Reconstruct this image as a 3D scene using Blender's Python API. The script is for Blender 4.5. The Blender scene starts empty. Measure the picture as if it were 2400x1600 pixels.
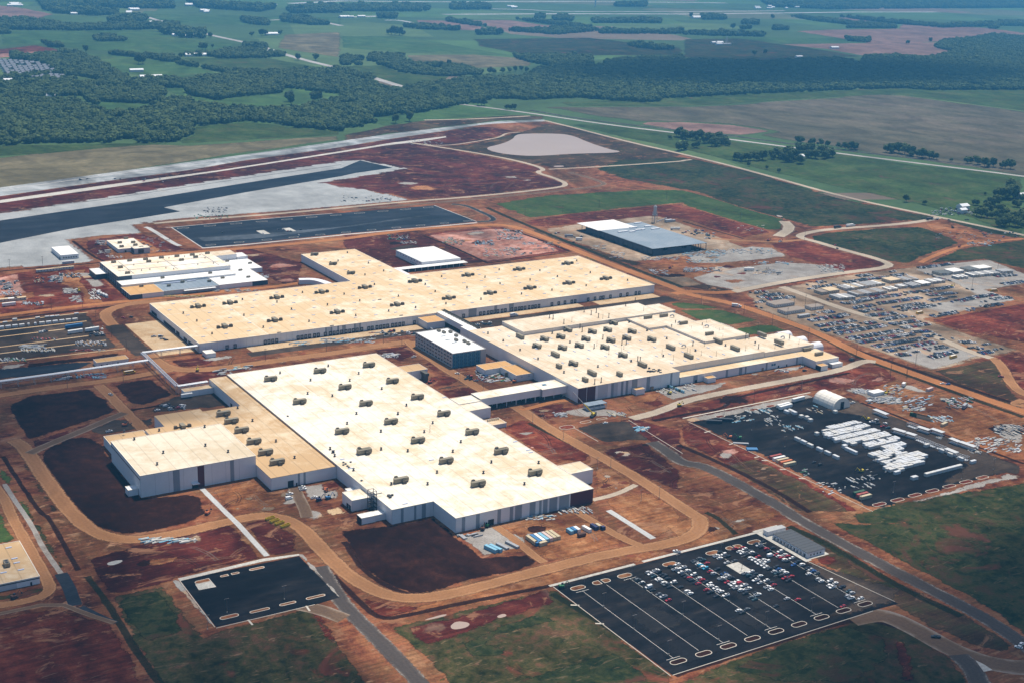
import bpy, bmesh, math, random
import numpy as np
from mathutils import Vector, Matrix, noise as mnoise
from mathutils.geometry import delaunay_2d_cdt
R = math.radians
rng = random.Random(7)
sc = bpy.context.scene
C = sc.collection

# ------------------------------------------------------------------ camera
CAM_H = 400.0
F_PX, PITCH, ROLL, YAW = 3150.92, R(16.798), R(1.881), R(31.73)
_cy, _sy, _cp, _sp = math.cos(YAW), math.sin(YAW), math.cos(PITCH), math.sin(PITCH)
FWD = Vector((_sy*_cp, _cy*_cp, -_sp)); _r = Vector((_cy, -_sy, 0)); _u = _r.cross(FWD)
RIGHT = math.cos(ROLL)*_r + math.sin(ROLL)*_u
UP = -math.sin(ROLL)*_r + math.cos(ROLL)*_u
cam_d = bpy.data.cameras.new('camera'); cam = bpy.data.objects.new('camera', cam_d); C.objects.link(cam)
cam_d.sensor_fit = 'HORIZONTAL'; cam_d.sensor_width = 36.0; cam_d.lens = 36.0*F_PX/2400.0
cam_d.clip_start = 1.0; cam_d.clip_end = 120000.0
M = Matrix.Identity(4)
for i in range(3):
    M[i][0], M[i][1], M[i][2] = RIGHT[i], UP[i], -FWD[i]
M[2][3] = CAM_H
cam.matrix_world = M
sc.camera = cam

# ------------------------------------------------------------------ light
SUN_EL, SUN_AZ = R(66), math.atan2(0.80, 0.60)      # azimuth from +Y towards +X
to_sun = Vector((math.sin(SUN_AZ)*math.cos(SUN_EL), math.cos(SUN_AZ)*math.cos(SUN_EL), math.sin(SUN_EL)))
w = bpy.data.worlds.new('World'); sc.world = w; w.use_nodes = True
nt = w.node_tree; bg = nt.nodes['Background']; bg.inputs[1].default_value = 0.088
sky = nt.nodes.new('ShaderNodeTexSky'); sky.sky_type = 'NISHITA'; sky.sun_disc = False
sky.sun_elevation = SUN_EL; sky.sun_rotation = SUN_AZ; sky.air_density = 1.0; sky.dust_density = 1.0; sky.ozone_density = 1.5
nt.links.new(sky.outputs[0], bg.inputs[0])
sd = bpy.data.lights.new('sun', 'SUN'); sun = bpy.data.objects.new('sun', sd); C.objects.link(sun)
sd.energy = 4.5; sd.angle = R(0.55); sd.color = (1.0, 0.92, 0.80)
sun.rotation_euler = (-to_sun).to_track_quat('-Z', 'Y').to_euler()
sc.view_settings.view_transform = 'Standard'; sc.view_settings.look = 'None'
sc.view_settings.exposure = 0.30; sc.view_settings.gamma = 1.0; sc.view_settings.use_curve_mapping = False
cy = sc.cycles
cy.max_bounces = 6; cy.diffuse_bounces = 2; cy.glossy_bounces = 2; cy.transmission_bounces = 2; cy.volume_bounces = 0
cy.transparent_max_bounces = 16; cy.use_denoising = True; cy.caustics_reflective = False; cy.caustics_refractive = False

# ------------------------------------------------------------------ helpers: pixel -> place
def P(px, py, z=0.0):
    """ground point (or point at height z) seen at a pixel of the 2400x1600 photograph"""
    d = FWD*F_PX + RIGHT*(px-1200) - UP*(py-800)
    t = (CAM_H-z)/-d.z
    return (d.x*t, d.y*t)
def T(ox, oy, s):
    return lambda x, y, z=0.0: P(ox+x/s, oy+y/s, z)
S = 2.94
t00, t80, t160 = T(0,0,S), T(800,0,S), T(1600,0,S)
t04, t84, t164 = T(0,400,S), T(800,400,S), T(1600,400,S)
t08, t88, t168 = T(0,800,S), T(800,800,S), T(1600,800,S)
t012, t812, t1612 = T(0,1200,S), T(800,1200,S), T(1600,1200,S)
v = T(0,0,0.98)
ta, tb, tc, td, te = T(200,820,5.88), T(200,1000,5.88), T(560,1040,5.88), T(860,1060,4.2), T(880,820,4.523)
tf, tg, th, ti = T(340,580,3.5636), T(960,580,3.92), T(960,700,3.92), T(1440,700,4.2)
tk, tm, tn, to, tq = T(1740,600,3.5636), T(1640,860,5.88), T(1880,960,5.345), T(1300,1220,5.345), T(1600,1220,5.345)
t3, tl, tl2, ts4, ts5, t7 = T(0,700,5.88), T(200,520,5.345), T(0,500,5.88), T(1300,480,5.88), T(880,500,5.113), T(2000,840,5.88)
def pts(t, L, z=0.0): return [t(x, y, z) for x, y in L]

# ------------------------------------------------------------------ helpers: materials
def mk(name):
    m = bpy.data.materials.new(name); m.use_nodes = True
    return m, m.node_tree, m.node_tree.nodes['Principled BSDF']
def pos_node(nt, scale=(1,1,1), rot=0.0):
    g = nt.nodes.new('ShaderNodeNewGeometry'); mp = nt.nodes.new('ShaderNodeMapping')
    mp.inputs['Scale'].default_value = scale; mp.inputs['Rotation'].default_value = (0,0,rot)
    nt.links.new(g.outputs['Position'], mp.inputs['Vector']); return mp.outputs[0]
def noise(nt, vec, scale, detail=4, rough=0.55, dist=0.0):
    n = nt.nodes.new('ShaderNodeTexNoise'); n.inputs['Scale'].default_value = scale
    n.inputs['Detail'].default_value = detail; n.inputs['Roughness'].default_value = rough; n.inputs['Distortion'].default_value = dist
    nt.links.new(vec, n.inputs['Vector']); return n.outputs[0]
def ramp(nt, fac, stops, interp='LINEAR'):
    r = nt.nodes.new('ShaderNodeValToRGB'); r.color_ramp.interpolation = interp
    while len(r.color_ramp.elements) < len(stops): r.color_ramp.elements.new(0.5)
    for e, (p, c) in zip(r.color_ramp.elements, stops):
        e.position = p; e.color = (c[0], c[1], c[2], 1) if len(c) > 1 else (c[0],)*3+(1,)
    nt.links.new(fac, r.inputs[0]); return r.outputs[0]
def mixc(nt, fac, a, b, mode='MIX'):
    n = nt.nodes.new('ShaderNodeMix'); n.data_type = 'RGBA'; n.blend_type = mode
    if isinstance(fac, (int, float)): n.inputs[0].default_value = fac
    else: nt.links.new(fac, n.inputs[0])
    for i, c in ((6, a), (7, b)):
        if isinstance(c, tuple): n.inputs[i].default_value = (*c, 1)
        else: nt.links.new(c, n.inputs[i])
    return n.outputs[2]
def bump(nt, b, h, strength, dist):
    n = nt.nodes.new('ShaderNodeBump'); n.inputs['Strength'].default_value = strength; n.inputs['Distance'].default_value = dist
    nt.links.new(h, n.inputs['Height']); nt.links.new(n.outputs[0], b.inputs['Normal'])
def soil(name, cols, big=0.012, mid=0.09, fine=0.7, contrast=1.0, stretch=(1,1,1), rot=0.0, rough=0.95, spot=None, bmp=0.5, tracks=0.0, ov=(0.30,0.64,1.12), grade=0.0):
    """ground stuff: colours laid along a two-scale noise, fine grain on top, optional spots of another colour"""
    m, nt, b = mk(name)
    p = pos_node(nt, stretch, rot)
    n1 = noise(nt, p, big, 7, 0.6, 0.6); n2 = noise(nt, p, mid, 6, 0.65, 0.3)
    mx = nt.nodes.new('ShaderNodeMath'); mx.operation = 'MULTIPLY_ADD'; mx.inputs[1].default_value = 0.55
    nt.links.new(n2, mx.inputs[0]); mm = nt.nodes.new('ShaderNodeMath'); mm.operation = 'MULTIPLY'; mm.inputs[1].default_value = 0.45
    nt.links.new(n1, mm.inputs[0]); nt.links.new(mm.outputs[0], mx.inputs[2])
    k = len(cols); lo, hi = 0.5-0.13/contrast, 0.5+0.13/contrast
    col = ramp(nt, mx.outputs[0], [(lo+(hi-lo)*i/max(1,k-1), c) for i, c in enumerate(cols)])
    f = noise(nt, p, fine, 5, 0.7)
    g = ramp(nt, f, [(0.25, (0.62,)), (0.75, (1.32,))])
    col = mixc(nt, 1.0, col, g, 'MULTIPLY')
    if spot:
        s = noise(nt, p, spot[1], 6, 0.6, 0.8)
        sf = ramp(nt, s, [(spot[2], (0,)), (spot[2]+0.07, (1,))])
        col = mixc(nt, sf, col, spot[0])
    # broad moist and dusty swathes that run on from one patch to the next
    q = pos_node(nt, (1,0.55,1), 0.4); o1 = noise(nt, q, 0.011, 6, 0.62, 1.2)
    col = mixc(nt, 1.0, col, ramp(nt, o1, [(0.34, (ov[0],)), (0.5, (ov[1],)), (0.64, (ov[2],))]), 'MULTIPLY')
    if grade:
        gn = noise(nt, pos_node(nt, (0.05,1,1), 0.3), 0.33, 5, 0.65, 0.4); col = mixc(nt, 1.0, col, ramp(nt, gn, [(0.36, (1-grade,)), (0.64, (1+grade,))]), 'MULTIPLY')
        pn = noise(nt, pos_node(nt, (0.6,1,1), 0.8), 0.045, 8, 0.7, 1.6); col = mixc(nt, ramp(nt, pn, [(0.57, (0,)), (0.62, (0.55,))]), col, (0.30,0.155,0.085))
    if tracks:
        q2 = pos_node(nt, (0.25,1,1), 0.9); o2 = noise(nt, q2, 0.16, 5, 0.6, 2.5)
        col = mixc(nt, ramp(nt, o2, [(0.60, (0,)), (0.70, (tracks,))]), col, (0.42,0.27,0.17))
        o3 = noise(nt, q2, 0.23, 4, 0.6, 3.0)
        col = mixc(nt, ramp(nt, o3, [(0.62, (0,)), (0.70, (tracks,))]), col, (0.045,0.022,0.018))
    nt.links.new(col, b.inputs['Base Color']); b.inputs['Roughness'].default_value = rough
    b.inputs['Specular IOR Level'].default_value = 0.02
    if bmp: bump(nt, b, f, bmp, 0.25)
    # ragged margins: the sheet frays out where the attribute 'ed' rises towards its edge
    at = nt.nodes.new('ShaderNodeAttribute'); at.attribute_name = 'ed'
    n3 = noise(nt, pos_node(nt), 0.22, 6, 0.68, 0.6)
    ma = nt.nodes.new('ShaderNodeMath'); ma.operation = 'MULTIPLY_ADD'; ma.inputs[1].default_value = 1.5; ma.inputs[2].default_value = -0.75; nt.links.new(n3, ma.inputs[0])
    ad = nt.nodes.new('ShaderNodeMath'); ad.operation = 'ADD'; nt.links.new(ma.outputs[0], ad.inputs[0]); nt.links.new(at.outputs['Fac'], ad.inputs[1])
    al = nt.nodes.new('ShaderNodeMapRange'); al.inputs[1].default_value = 0.42; al.inputs[2].default_value = 0.66; al.inputs[3].default_value = 1.0; al.inputs[4].default_value = 0.0
    nt.links.new(ad.outputs[0], al.inputs[0]); nt.links.new(al.outputs[0], b.inputs['Alpha'])
    return m
def flat(name, col, rough=0.6, var=0.12, scale=0.6, metal=0.0, stretch=(1,1,1), spec=0.3):
    """paint, metal, plastic: one colour with faint dirt"""
    m, nt, b = mk(name)
    p = pos_node(nt, stretch); f = noise(nt, p, scale, 5, 0.65)
    g = ramp(nt, f, [(0.3, (1-var,)), (0.7, (1+var,))])
    nt.links.new(mixc(nt, 1.0, col, g, 'MULTIPLY'), b.inputs['Base Color'])
    b.inputs['Roughness'].default_value = rough; b.inputs['Metallic'].default_value = metal; b.inputs['Specular IOR Level'].default_value = spec
    return m
def roadmat(name, mid, edge, track, scale=0.05, fray=False):
    m, nt, b = mk(name)
    at = nt.nodes.new('ShaderNodeAttribute'); at.attribute_name = 'across'
    p = pos_node(nt); n1 = noise(nt, p, scale, 6, 0.65, 0.5); n2 = noise(nt, p, 0.6, 5, 0.7)
    ad = nt.nodes.new('ShaderNodeMath'); ad.operation = 'MULTIPLY_ADD'; ad.inputs[1].default_value = 1.1; nt.links.new(n1, ad.inputs[0]); nt.links.new(at.outputs['Fac'], ad.inputs[2])
    sb = nt.nodes.new('ShaderNodeMath'); sb.operation = 'SUBTRACT'; sb.inputs[1].default_value = 0.55; nt.links.new(ad.outputs[0], sb.inputs[0])
    col = ramp(nt, sb.outputs[0], [(0.0, mid), (0.28, tuple(.7*a+.3*b_ for a, b_ in zip(mid, track))), (0.5, mid), (0.74, track), (0.97, edge)])
    g = ramp(nt, n2, [(0.25, (0.75,)), (0.75, (1.22,))])
    q = pos_node(nt, (1,0.55,1), 0.4); o1 = noise(nt, q, 0.011, 6, 0.62, 1.2)
    col = mixc(nt, 1.0, col, ramp(nt, o1, [(0.30, (0.58,)), (0.5, (0.84,)), (0.70, (1.04,))]), 'MULTIPLY')
    nt.links.new(mixc(nt, 1.0, col, g, 'MULTIPLY'), b.inputs['Base Color']); b.inputs['Roughness'].default_value = 0.9
    b.inputs['Specular IOR Level'].default_value = 0.02
    if fray:
        n3 = noise(nt, pos_node(nt), 0.35, 6, 0.68, 0.6); ma = nt.nodes.new('ShaderNodeMath'); ma.operation = 'MULTIPLY_ADD'; ma.inputs[1].default_value = 0.7; ma.inputs[2].default_value = -0.35; nt.links.new(n3, ma.inputs[0])
        a2 = nt.nodes.new('ShaderNodeMath'); a2.operation = 'ADD'; nt.links.new(ma.outputs[0], a2.inputs[0]); nt.links.new(at.outputs['Fac'], a2.inputs[1])
        al = nt.nodes.new('ShaderNodeMapRange'); al.inputs[1].default_value = 0.78; al.inputs[2].default_value = 0.98; al.inputs[3].default_value = 1.0; al.inputs[4].default_value = 0.0
        al.inputs[3].default_value = fray if isinstance(fray, float) else 1.0; nt.links.new(a2.outputs[0], al.inputs[0]); nt.links.new(al.outputs[0], b.inputs['Alpha'])
    return m

# ------------------------------------------------------------------ helpers: meshes and objects
def link(o, parent=None):
    C.objects.link(o)
    if parent is not None: o.parent = parent
    return o
def tag(o, label, cat, group=None):
    o['label'] = label; o['category'] = cat
    if group: o['group'] = group
    return o
def mesh(name, verts, faces, mats, fm=None, smooth=False):
    me = bpy.data.meshes.new(name); me.from_pydata(verts, [], faces)
    for m in (mats if isinstance(mats, (list, tuple)) else [mats]): me.materials.append(m)
    if fm: me.polygons.foreach_set('material_index', fm)
    if smooth: me.polygons.foreach_set('use_smooth', [True]*len(me.polygons))
    me.update(); return me
class MB:
    """collects boxes, prisms and tubes into one mesh"""
    def __init__(s): s.v, s.f, s.m = [], [], []
    def box(s, x0, x1, y0, y1, z0, z1, m=0, rz=0.0, c=None):
        vs = [(x0,y0,z0),(x1,y0,z0),(x1,y1,z0),(x0,y1,z0),(x0,y0,z1),(x1,y0,z1),(x1,y1,z1),(x0,y1,z1)]
        if rz:
            cx, cyy = c if c else ((x0+x1)/2, (y0+y1)/2); ca, sa = math.cos(rz), math.sin(rz)
            vs = [(cx+(x-cx)*ca-(y-cyy)*sa, cyy+(x-cx)*sa+(y-cyy)*ca, z) for x, y, z in vs]
        n = len(s.v); s.v += vs
        for q in ((0,3,2,1),(4,5,6,7),(0,1,5,4),(1,2,6,5),(2,3,7,6),(3,0,4,7)): s.f.append(tuple(n+i for i in q)); s.m.append(m)
        return s
    def loft(s, rings, m=0, cap=True, mf=None):
        """rings: lists of equal length; quads between"""
        n = len(s.v); k = len(rings[0])
        for r in rings: s.v += [tuple(q) for q in r]
        for i in range(len(rings)-1):
            for j in range(k):
                a, b = n+i*k+j, n+i*k+(j+1) % k
                s.f.append((a, b, b+k, a+k)); s.m.append(mf(i, j) if mf else m)
        if cap:
            s.f.append(tuple(n+j for j in reversed(range(k)))); s.m.append(m)
            s.f.append(tuple(n+(len(rings)-1)*k+j for j in range(k))); s.m.append(m)
        return s
    def tube(s, a, b, r, m=0, k=6, r2=None):
        a, b = Vector(a), Vector(b); d = (b-a).normalized(); o = Vector((0,0,1)) if abs(d.z) < 0.9 else Vector((1,0,0))
        e1 = d.cross(o).normalized(); e2 = d.cross(e1)
        ring = lambda c, q: [tuple(c+q*(math.cos(2*math.pi*i/k)*e1+math.sin(2*math.pi*i/k)*e2)) for i in range(k)]
        return s.loft([ring(a, r), ring(b, r if r2 is None else r2)], m)
    def mesh(s, name, mats, smooth=False): return mesh(name, s.v, s.f, mats, s.m, smooth)
    def obj(s, name, mats, parent=None, loc=(0,0,0), smooth=False):
        o = bpy.data.objects.new(name, s.mesh(name, mats, smooth)); o.location = loc; return link(o, parent)
def empty(name, loc, rz=0.0):
    o = bpy.data.objects.new(name, None); o.location = loc; o.rotation_euler = (0,0,rz); o.empty_display_size = 1.0
    return link(o)
_ub = {}
def ubox(name, parent, x0, x1, y0, y1, z0, z1, mat, org=(0,0,0)):
    """a box that shares one unit mesh per material"""
    if mat.name not in _ub: _ub[mat.name] = MB().box(0,1,0,1,0,1).mesh('box_'+mat.name, mat)
    o = bpy.data.objects.new(name, _ub[mat.name]); o.location = (x0-org[0], y0-org[1], z0-org[2]); o.scale = (x1-x0, y1-y0, z1-z0)
    return link(o, parent)
def copy_tree(o, parent=None):
    c = o.copy(); C.objects.link(c); c.parent = parent
    for ch in [q for q in o.children]: copy_tree(ch, c)
    return c

# ground sheets -------------------------------------------------------
LAYERS = []            # (bbox, polygon, z) for standing things on the top sheet
_z = {'near': 0.0, 'far': -0.60}
def inside(p, poly):
    x, y = p; c = False; j = len(poly)-1
    for i in range(len(poly)):
        xi, yi = poly[i]; xj, yj = poly[j]
        if (yi > y) != (yj > y) and x < (xj-xi)*(y-yi)/(yj-yi)+xi: c = not c
        j = i
    return c
def gz(x, y):
    best = 0.0
    for bb, poly, z in LAYERS:
        if z > best and bb[0] <= x <= bb[1] and bb[2] <= y <= bb[3] and inside((x, y), poly): best = z
    return best
def _bb(poly):
    xs = [p[0] for p in poly]; ys = [p[1] for p in poly]; return (min(xs), max(xs), min(ys), max(ys))
def next_z(polys):
    z = 0.0
    for p in polys:
        b0 = _bb(p)
        for b1, _, q in LAYERS:
            if q > z and b0[0] <= b1[1] and b1[0] <= b0[1] and b0[2] <= b1[3] and b1[2] <= b0[3]: z = q
    return z+0.004
def _register(poly, z):
    xs = [p[0] for p in poly]; ys = [p[1] for p in poly]; LAYERS.append(((min(xs), max(xs), min(ys), max(ys)), poly, z))
def rough_edge(poly, step, amp, seed=0.0):
    out = []
    for i, a in enumerate(poly):
        b = poly[(i+1) % len(poly)]; d = math.hypot(b[0]-a[0], b[1]-a[1]); n = max(1, min(60, int(d/step)))
        nx, ny = (-(b[1]-a[1])/(d+1e-6), (b[0]-a[0])/(d+1e-6))
        for k in range(n):
            f = k/n; x, y = a[0]+(b[0]-a[0])*f, a[1]+(b[1]-a[1])*f
            h = mnoise.noise((x/(step*3), y/(step*3), seed))*1.4+mnoise.noise((x/step, y/step, seed+5))*0.7
            out.append((x+nx*h*amp, y+ny*h*amp))
    return out
def chaikin(poly, n=2, closed=True):
    for _ in range(n):
        q = []
        m = len(poly)
        for i in range(m if closed else m-1):
            a, b = poly[i], poly[(i+1) % m]
            q += [(a[0]*.75+b[0]*.25, a[1]*.75+b[1]*.25), (a[0]*.25+b[0]*.75, a[1]*.25+b[1]*.75)]
        if not closed: q = [poly[0]]+q+[poly[-1]]
        poly = q
    return poly
def feathered(name, poly, z, mat, fe):
    P_ = np.array(poly); x0, y0 = P_.min(0); x1, y1 = P_.max(0); area = abs(np.dot(P_[:,0], np.roll(P_[:,1],-1))-np.dot(P_[:,1], np.roll(P_[:,0],-1)))/2
    s_ = max(fe*0.8, math.sqrt(area)/26); gx, gy = np.meshgrid(np.arange(x0+s_/2, x1, s_), np.arange(y0+s_/2, y1, s_)); G = np.stack([gx.ravel(), gy.ravel()], 1)
    A, B = P_, np.roll(P_, -1, 0)
    def dist(Q):
        d = np.full(len(Q), 1e9)
        for a, b_ in zip(A, B):
            e = b_-a; L = e@e+1e-9; t = np.clip(((Q-a)@e)/L, 0, 1); d = np.minimum(d, np.hypot(*(Q-a-t[:,None]*e).T))
        return d
    if len(G):
        ins_ = np.array([inside((p[0], p[1]), poly) for p in G]); G = G[ins_]
        if len(G): dd = dist(G); G = G[dd > fe*0.45]
    n = len(poly); V = [Vector(p) for p in poly]+[Vector(p) for p in G]
    vc, _, fc, *_r = delaunay_2d_cdt(V, [], [list(range(n))], 1, 1e-4)
    d = dist(np.array([(p.x, p.y) for p in vc])); me = mesh(name, [(p.x, p.y, z) for p in vc], [tuple(f) for f in fc], mat)
    at = me.attributes.new('ed', 'FLOAT', 'POINT'); at.data.foreach_set('value', np.clip(1-d/fe, 0, 1).astype(np.float32))
    return me
def patch(name, poly, mat, far=False, step=4.0, amp=0.8, smooth=0, kind='structure', parent=None, fe=None):
    if smooth: poly = chaikin(poly, smooth)
    if amp: poly = rough_edge(poly, step, amp, len(LAYERS)*3.1)
    a = sum(poly[i][0]*poly[(i+1) % len(poly)][1]-poly[(i+1) % len(poly)][0]*poly[i][1] for i in range(len(poly)))
    if a < 0: poly = poly[::-1]
    if far: _z['far'] += 0.009; z = _z['far']
    else: z = next_z([poly]); _register(poly, z)
    if fe is None: fe = 0 if amp < 0.5 else (14.0 if far else 5.0)
    me = feathered(name, poly, z, mat, fe) if fe else mesh(name, [(x, y, z) for x, y in poly], [tuple(range(len(poly)))], mat)
    o = bpy.data.objects.new(name, me); link(o, parent)
    o['kind'] = kind
    return o
def strip(name, line, width, mat, far=False, smooth=2, amp=0.35, step=6.0, dz=0.0, kind='structure'):
    """a road: ribbon along a centre line, with the attribute 'across' 0 at the middle and 1 at the edges"""
    if smooth: line = chaikin(line, smooth, False)
    fine = []
    for a, b in zip(line, line[1:]):
        d = math.hypot(b[0]-a[0], b[1]-a[1]); n = max(1, min(40, int(d/step)))
        fine += [(a[0]+(b[0]-a[0])*k/n, a[1]+(b[1]-a[1])*k/n) for k in range(n)]
    fine.append(line[-1]); line = fine
    chunks = [line[i:i+5] for i in range(0, max(1, len(line)-1), 4)]
    wide = []
    for c in chunks:
        b0 = _bb(c); h = width/2+amp; wide.append([(b0[0]-h,b0[2]-h),(b0[1]+h,b0[2]-h),(b0[1]+h,b0[3]+h),(b0[0]-h,b0[3]+h)])
    if far: _z['far'] += 0.009; z = _z['far']
    else: z = next_z(wide)
    cs = (-1, -0.6, 0, 0.6, 1); vs, ac, L, Rr = [], [], [], []
    for i, p in enumerate(line):
        a, b = line[max(0, i-1)], line[min(len(line)-1, i+1)]; d = math.hypot(b[0]-a[0], b[1]-a[1])+1e-6
        nx, ny = -(b[1]-a[1])/d, (b[0]-a[0])/d
        for c in cs:
            e = abs(c) > 0.9 and amp*mnoise.noise((p[0]*0.15, p[1]*0.15, c*3)) or 0
            q = (p[0]+nx*(c*width/2+e), p[1]+ny*(c*width/2+e)); vs.append((q[0], q[1], z)); ac.append(abs(c))
            if c == -1: L.append(q)
            if c == 1: Rr.append(q)
    k = len(cs); fs = [(i*k+j+k, i*k+j, i*k+j+1, i*k+j+1+k)[::1] for i in range(len(line)-1) for j in range(k-1)]
    fs = [(f[1], f[0], f[3], f[2])[::-1] for f in fs]
    me = mesh(name, vs, fs, mat); at = me.attributes.new('across', 'FLOAT', 'POINT'); at.data.foreach_set('value', ac)
    if not far:
        for i in range(0, max(1, len(L)-1), 4): _register(L[i:i+5]+Rr[i:i+5][::-1], z)
    o = link(bpy.data.objects.new(name, me)); o['kind'] = kind
    return o
def rect(x0, x1, y0, y1): return [(x0,y0),(x1,y0),(x1,y1),(x0,y1)]
# ------------------------------------------------------------------ ground materials
m_soil = soil('site_soil', [(0.075,0.023,0.013),(0.17,0.054,0.027),(0.27,0.105,0.048),(0.20,0.090,0.040),(0.32,0.17,0.085)], 0.010, 0.07, tracks=0.45, grade=0.28)
m_red = soil('red_clay', [(0.060,0.0125,0.0085),(0.14,0.030,0.017),(0.23,0.064,0.032)], 0.015, 0.10, tracks=0.3, grade=0.28)
m_maroon = soil('maroon_clay', [(0.042,0.010,0.009),(0.090,0.019,0.0145),(0.15,0.038,0.023)], 0.008, 0.05, spot=((0.18,0.10,0.07), 0.03, 0.62), tracks=0.2, grade=0.28)
m_dark = soil('dark_mulch', [(0.020,0.0075,0.0055),(0.032,0.0115,0.0075),(0.058,0.0205,0.012)], 0.02, 0.12)
m_orange = soil('orange_clay', [(0.15,0.050,0.022),(0.29,0.115,0.045),(0.42,0.21,0.095)], 0.02, 0.12, spot=((0.22,0.065,0.035), 0.05, 0.60), tracks=0.4, grade=0.28)
m_pink = soil('pink_wet_clay', [(0.28,0.10,0.065),(0.46,0.22,0.16),(0.52,0.30,0.25)], 0.03, 0.12, contrast=1.4, rough=0.7, tracks=0.5)
m_tan = soil('tan_gravel', [(0.25,0.165,0.105),(0.35,0.255,0.175),(0.42,0.335,0.25)], 0.012, 0.08, tracks=0.25, grade=0.14)
m_gravel = soil('grey_gravel', [(0.22,0.19,0.165),(0.31,0.285,0.26),(0.39,0.37,0.34)], 0.012, 0.06, spot=((0.44,0.30,0.19), 0.02, 0.60), ov=(0.74,0.88,1.0))
m_pale = soil('pale_crushed_stone', [(0.29,0.30,0.30),(0.36,0.37,0.37),(0.42,0.43,0.42)], 0.006, 0.04, spot=((0.48,0.42,0.36), 0.009, 0.66), ov=(0.74,0.88,1.0))
m_conc = soil('concrete', [(0.42,0.40,0.36),(0.52,0.50,0.45),(0.58,0.55,0.50)], 0.05, 0.3, bmp=0.1, ov=(0.74,0.88,1.0))
m_apron = soil('dusty_concrete', [(0.46,0.30,0.16),(0.56,0.40,0.24),(0.60,0.46,0.30)], 0.03, 0.12, bmp=0.1, ov=(0.74,0.88,1.0))
m_asph = soil('fresh_asphalt', [(0.006,0.006,0.0075),(0.0095,0.0095,0.0115),(0.016,0.015,0.017),(0.030,0.025,0.023)], 0.02, 0.11, contrast=1.2, stretch=(0.3,1,1), bmp=0.15, rough=0.8, ov=(0.6,0.85,1.12))
m_asph2 = soil('worn_asphalt', [(0.015,0.020,0.030),(0.024,0.030,0.042),(0.044,0.050,0.064)], 0.008, 0.05, stretch=(0.3,1,1), bmp=0.1, rough=0.8, ov=(0.74,0.88,1.0))
m_asph3 = soil('dusty_asphalt', [(0.045,0.034,0.028),(0.070,0.052,0.041),(0.115,0.080,0.056)], 0.02, 0.09, stretch=(0.4,1,1), bmp=0.1)
m_grass = soil('green_grass', [(0.026,0.046,0.014),(0.050,0.084,0.022),(0.085,0.090,0.034)], 0.012, 0.10, spot=((0.09,0.06,0.035), 0.02, 0.63), tracks=0.12, ov=(0.6,0.85,1.12))
m_field = soil('meadow', [(0.045,0.090,0.032),(0.060,0.112,0.036),(0.085,0.125,0.046)], 0.003, 0.02, fine=0.2, ov=(0.6,0.85,1.12))
m_dgrass = soil('dark_grass', [(0.011,0.019,0.007),(0.022,0.032,0.011),(0.046,0.050,0.018),(0.068,0.044,0.022)], 0.014, 0.11, contrast=1.25, spot=((0.085,0.036,0.022), 0.018, 0.58), tracks=0.2, ov=(0.6,0.85,1.12))
m_olive = soil('dry_olive_grass', [(0.020,0.025,0.008),(0.046,0.048,0.015),(0.078,0.066,0.025),(0.13,0.070,0.036)], 0.016, 0.13, contrast=1.35, spot=((0.15,0.050,0.028), 0.026, 0.58), tracks=0.3)
m_brownf = soil('fallow_field', [(0.075,0.070,0.042),(0.11,0.095,0.060),(0.15,0.12,0.085)], 0.002, 0.012, fine=0.15, stretch=(1,0.5,1), rot=0.5, ov=(0.6,0.85,1.12))
m_pinkf = soil('ploughed_field', [(0.17,0.095,0.075),(0.22,0.13,0.105),(0.26,0.16,0.13)], 0.003, 0.02, fine=0.15, ov=(0.6,0.85,1.12))
m_tanf = soil('stubble_field', [(0.10,0.085,0.045),(0.16,0.135,0.075),(0.21,0.17,0.10)], 0.004, 0.02, fine=0.2, stretch=(0.4,1,1), ov=(0.6,0.85,1.12))
m_wash = soil('reddish_grass', [(0.055,0.026,0.018),(0.085,0.050,0.026),(0.065,0.062,0.025)], 0.012, 0.09, tracks=0.25, grade=0.28)
r_dirt = roadmat('dirt_road', (0.32,0.155,0.070), (0.23,0.100,0.046), (0.40,0.215,0.105), fray=True)
r_orange = roadmat('orange_dirt_road', (0.38,0.155,0.058), (0.26,0.095,0.038), (0.45,0.205,0.085), fray=True)
r_light = roadmat('gravel_road', (0.44,0.36,0.27), (0.28,0.22,0.16), (0.50,0.43,0.35), fray=True)
r_asph = roadmat('paved_road', (0.034,0.032,0.034), (0.34,0.31,0.27), (0.050,0.046,0.045))
r_grey = roadmat('grey_paved_road', (0.075,0.062,0.056), (0.32,0.28,0.24), (0.105,0.086,0.075), fray=True)
r_dusty = roadmat('dusty_paved_road', (0.15,0.095,0.062), (0.30,0.24,0.19), (0.19,0.125,0.08))
r_far = roadmat('far_highway', (0.42,0.40,0.38), (0.30,0.27,0.24), (0.48,0.46,0.44))
r_conc = roadmat('concrete_road', (0.50,0.50,0.49), (0.36,0.35,0.34), (0.56,0.56,0.55))
m_white = flat('white_line_paint', (0.58,0.57,0.54), 0.7)
m_kerb = flat('kerb_concrete', (0.50,0.46,0.39), 0.8)

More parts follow.
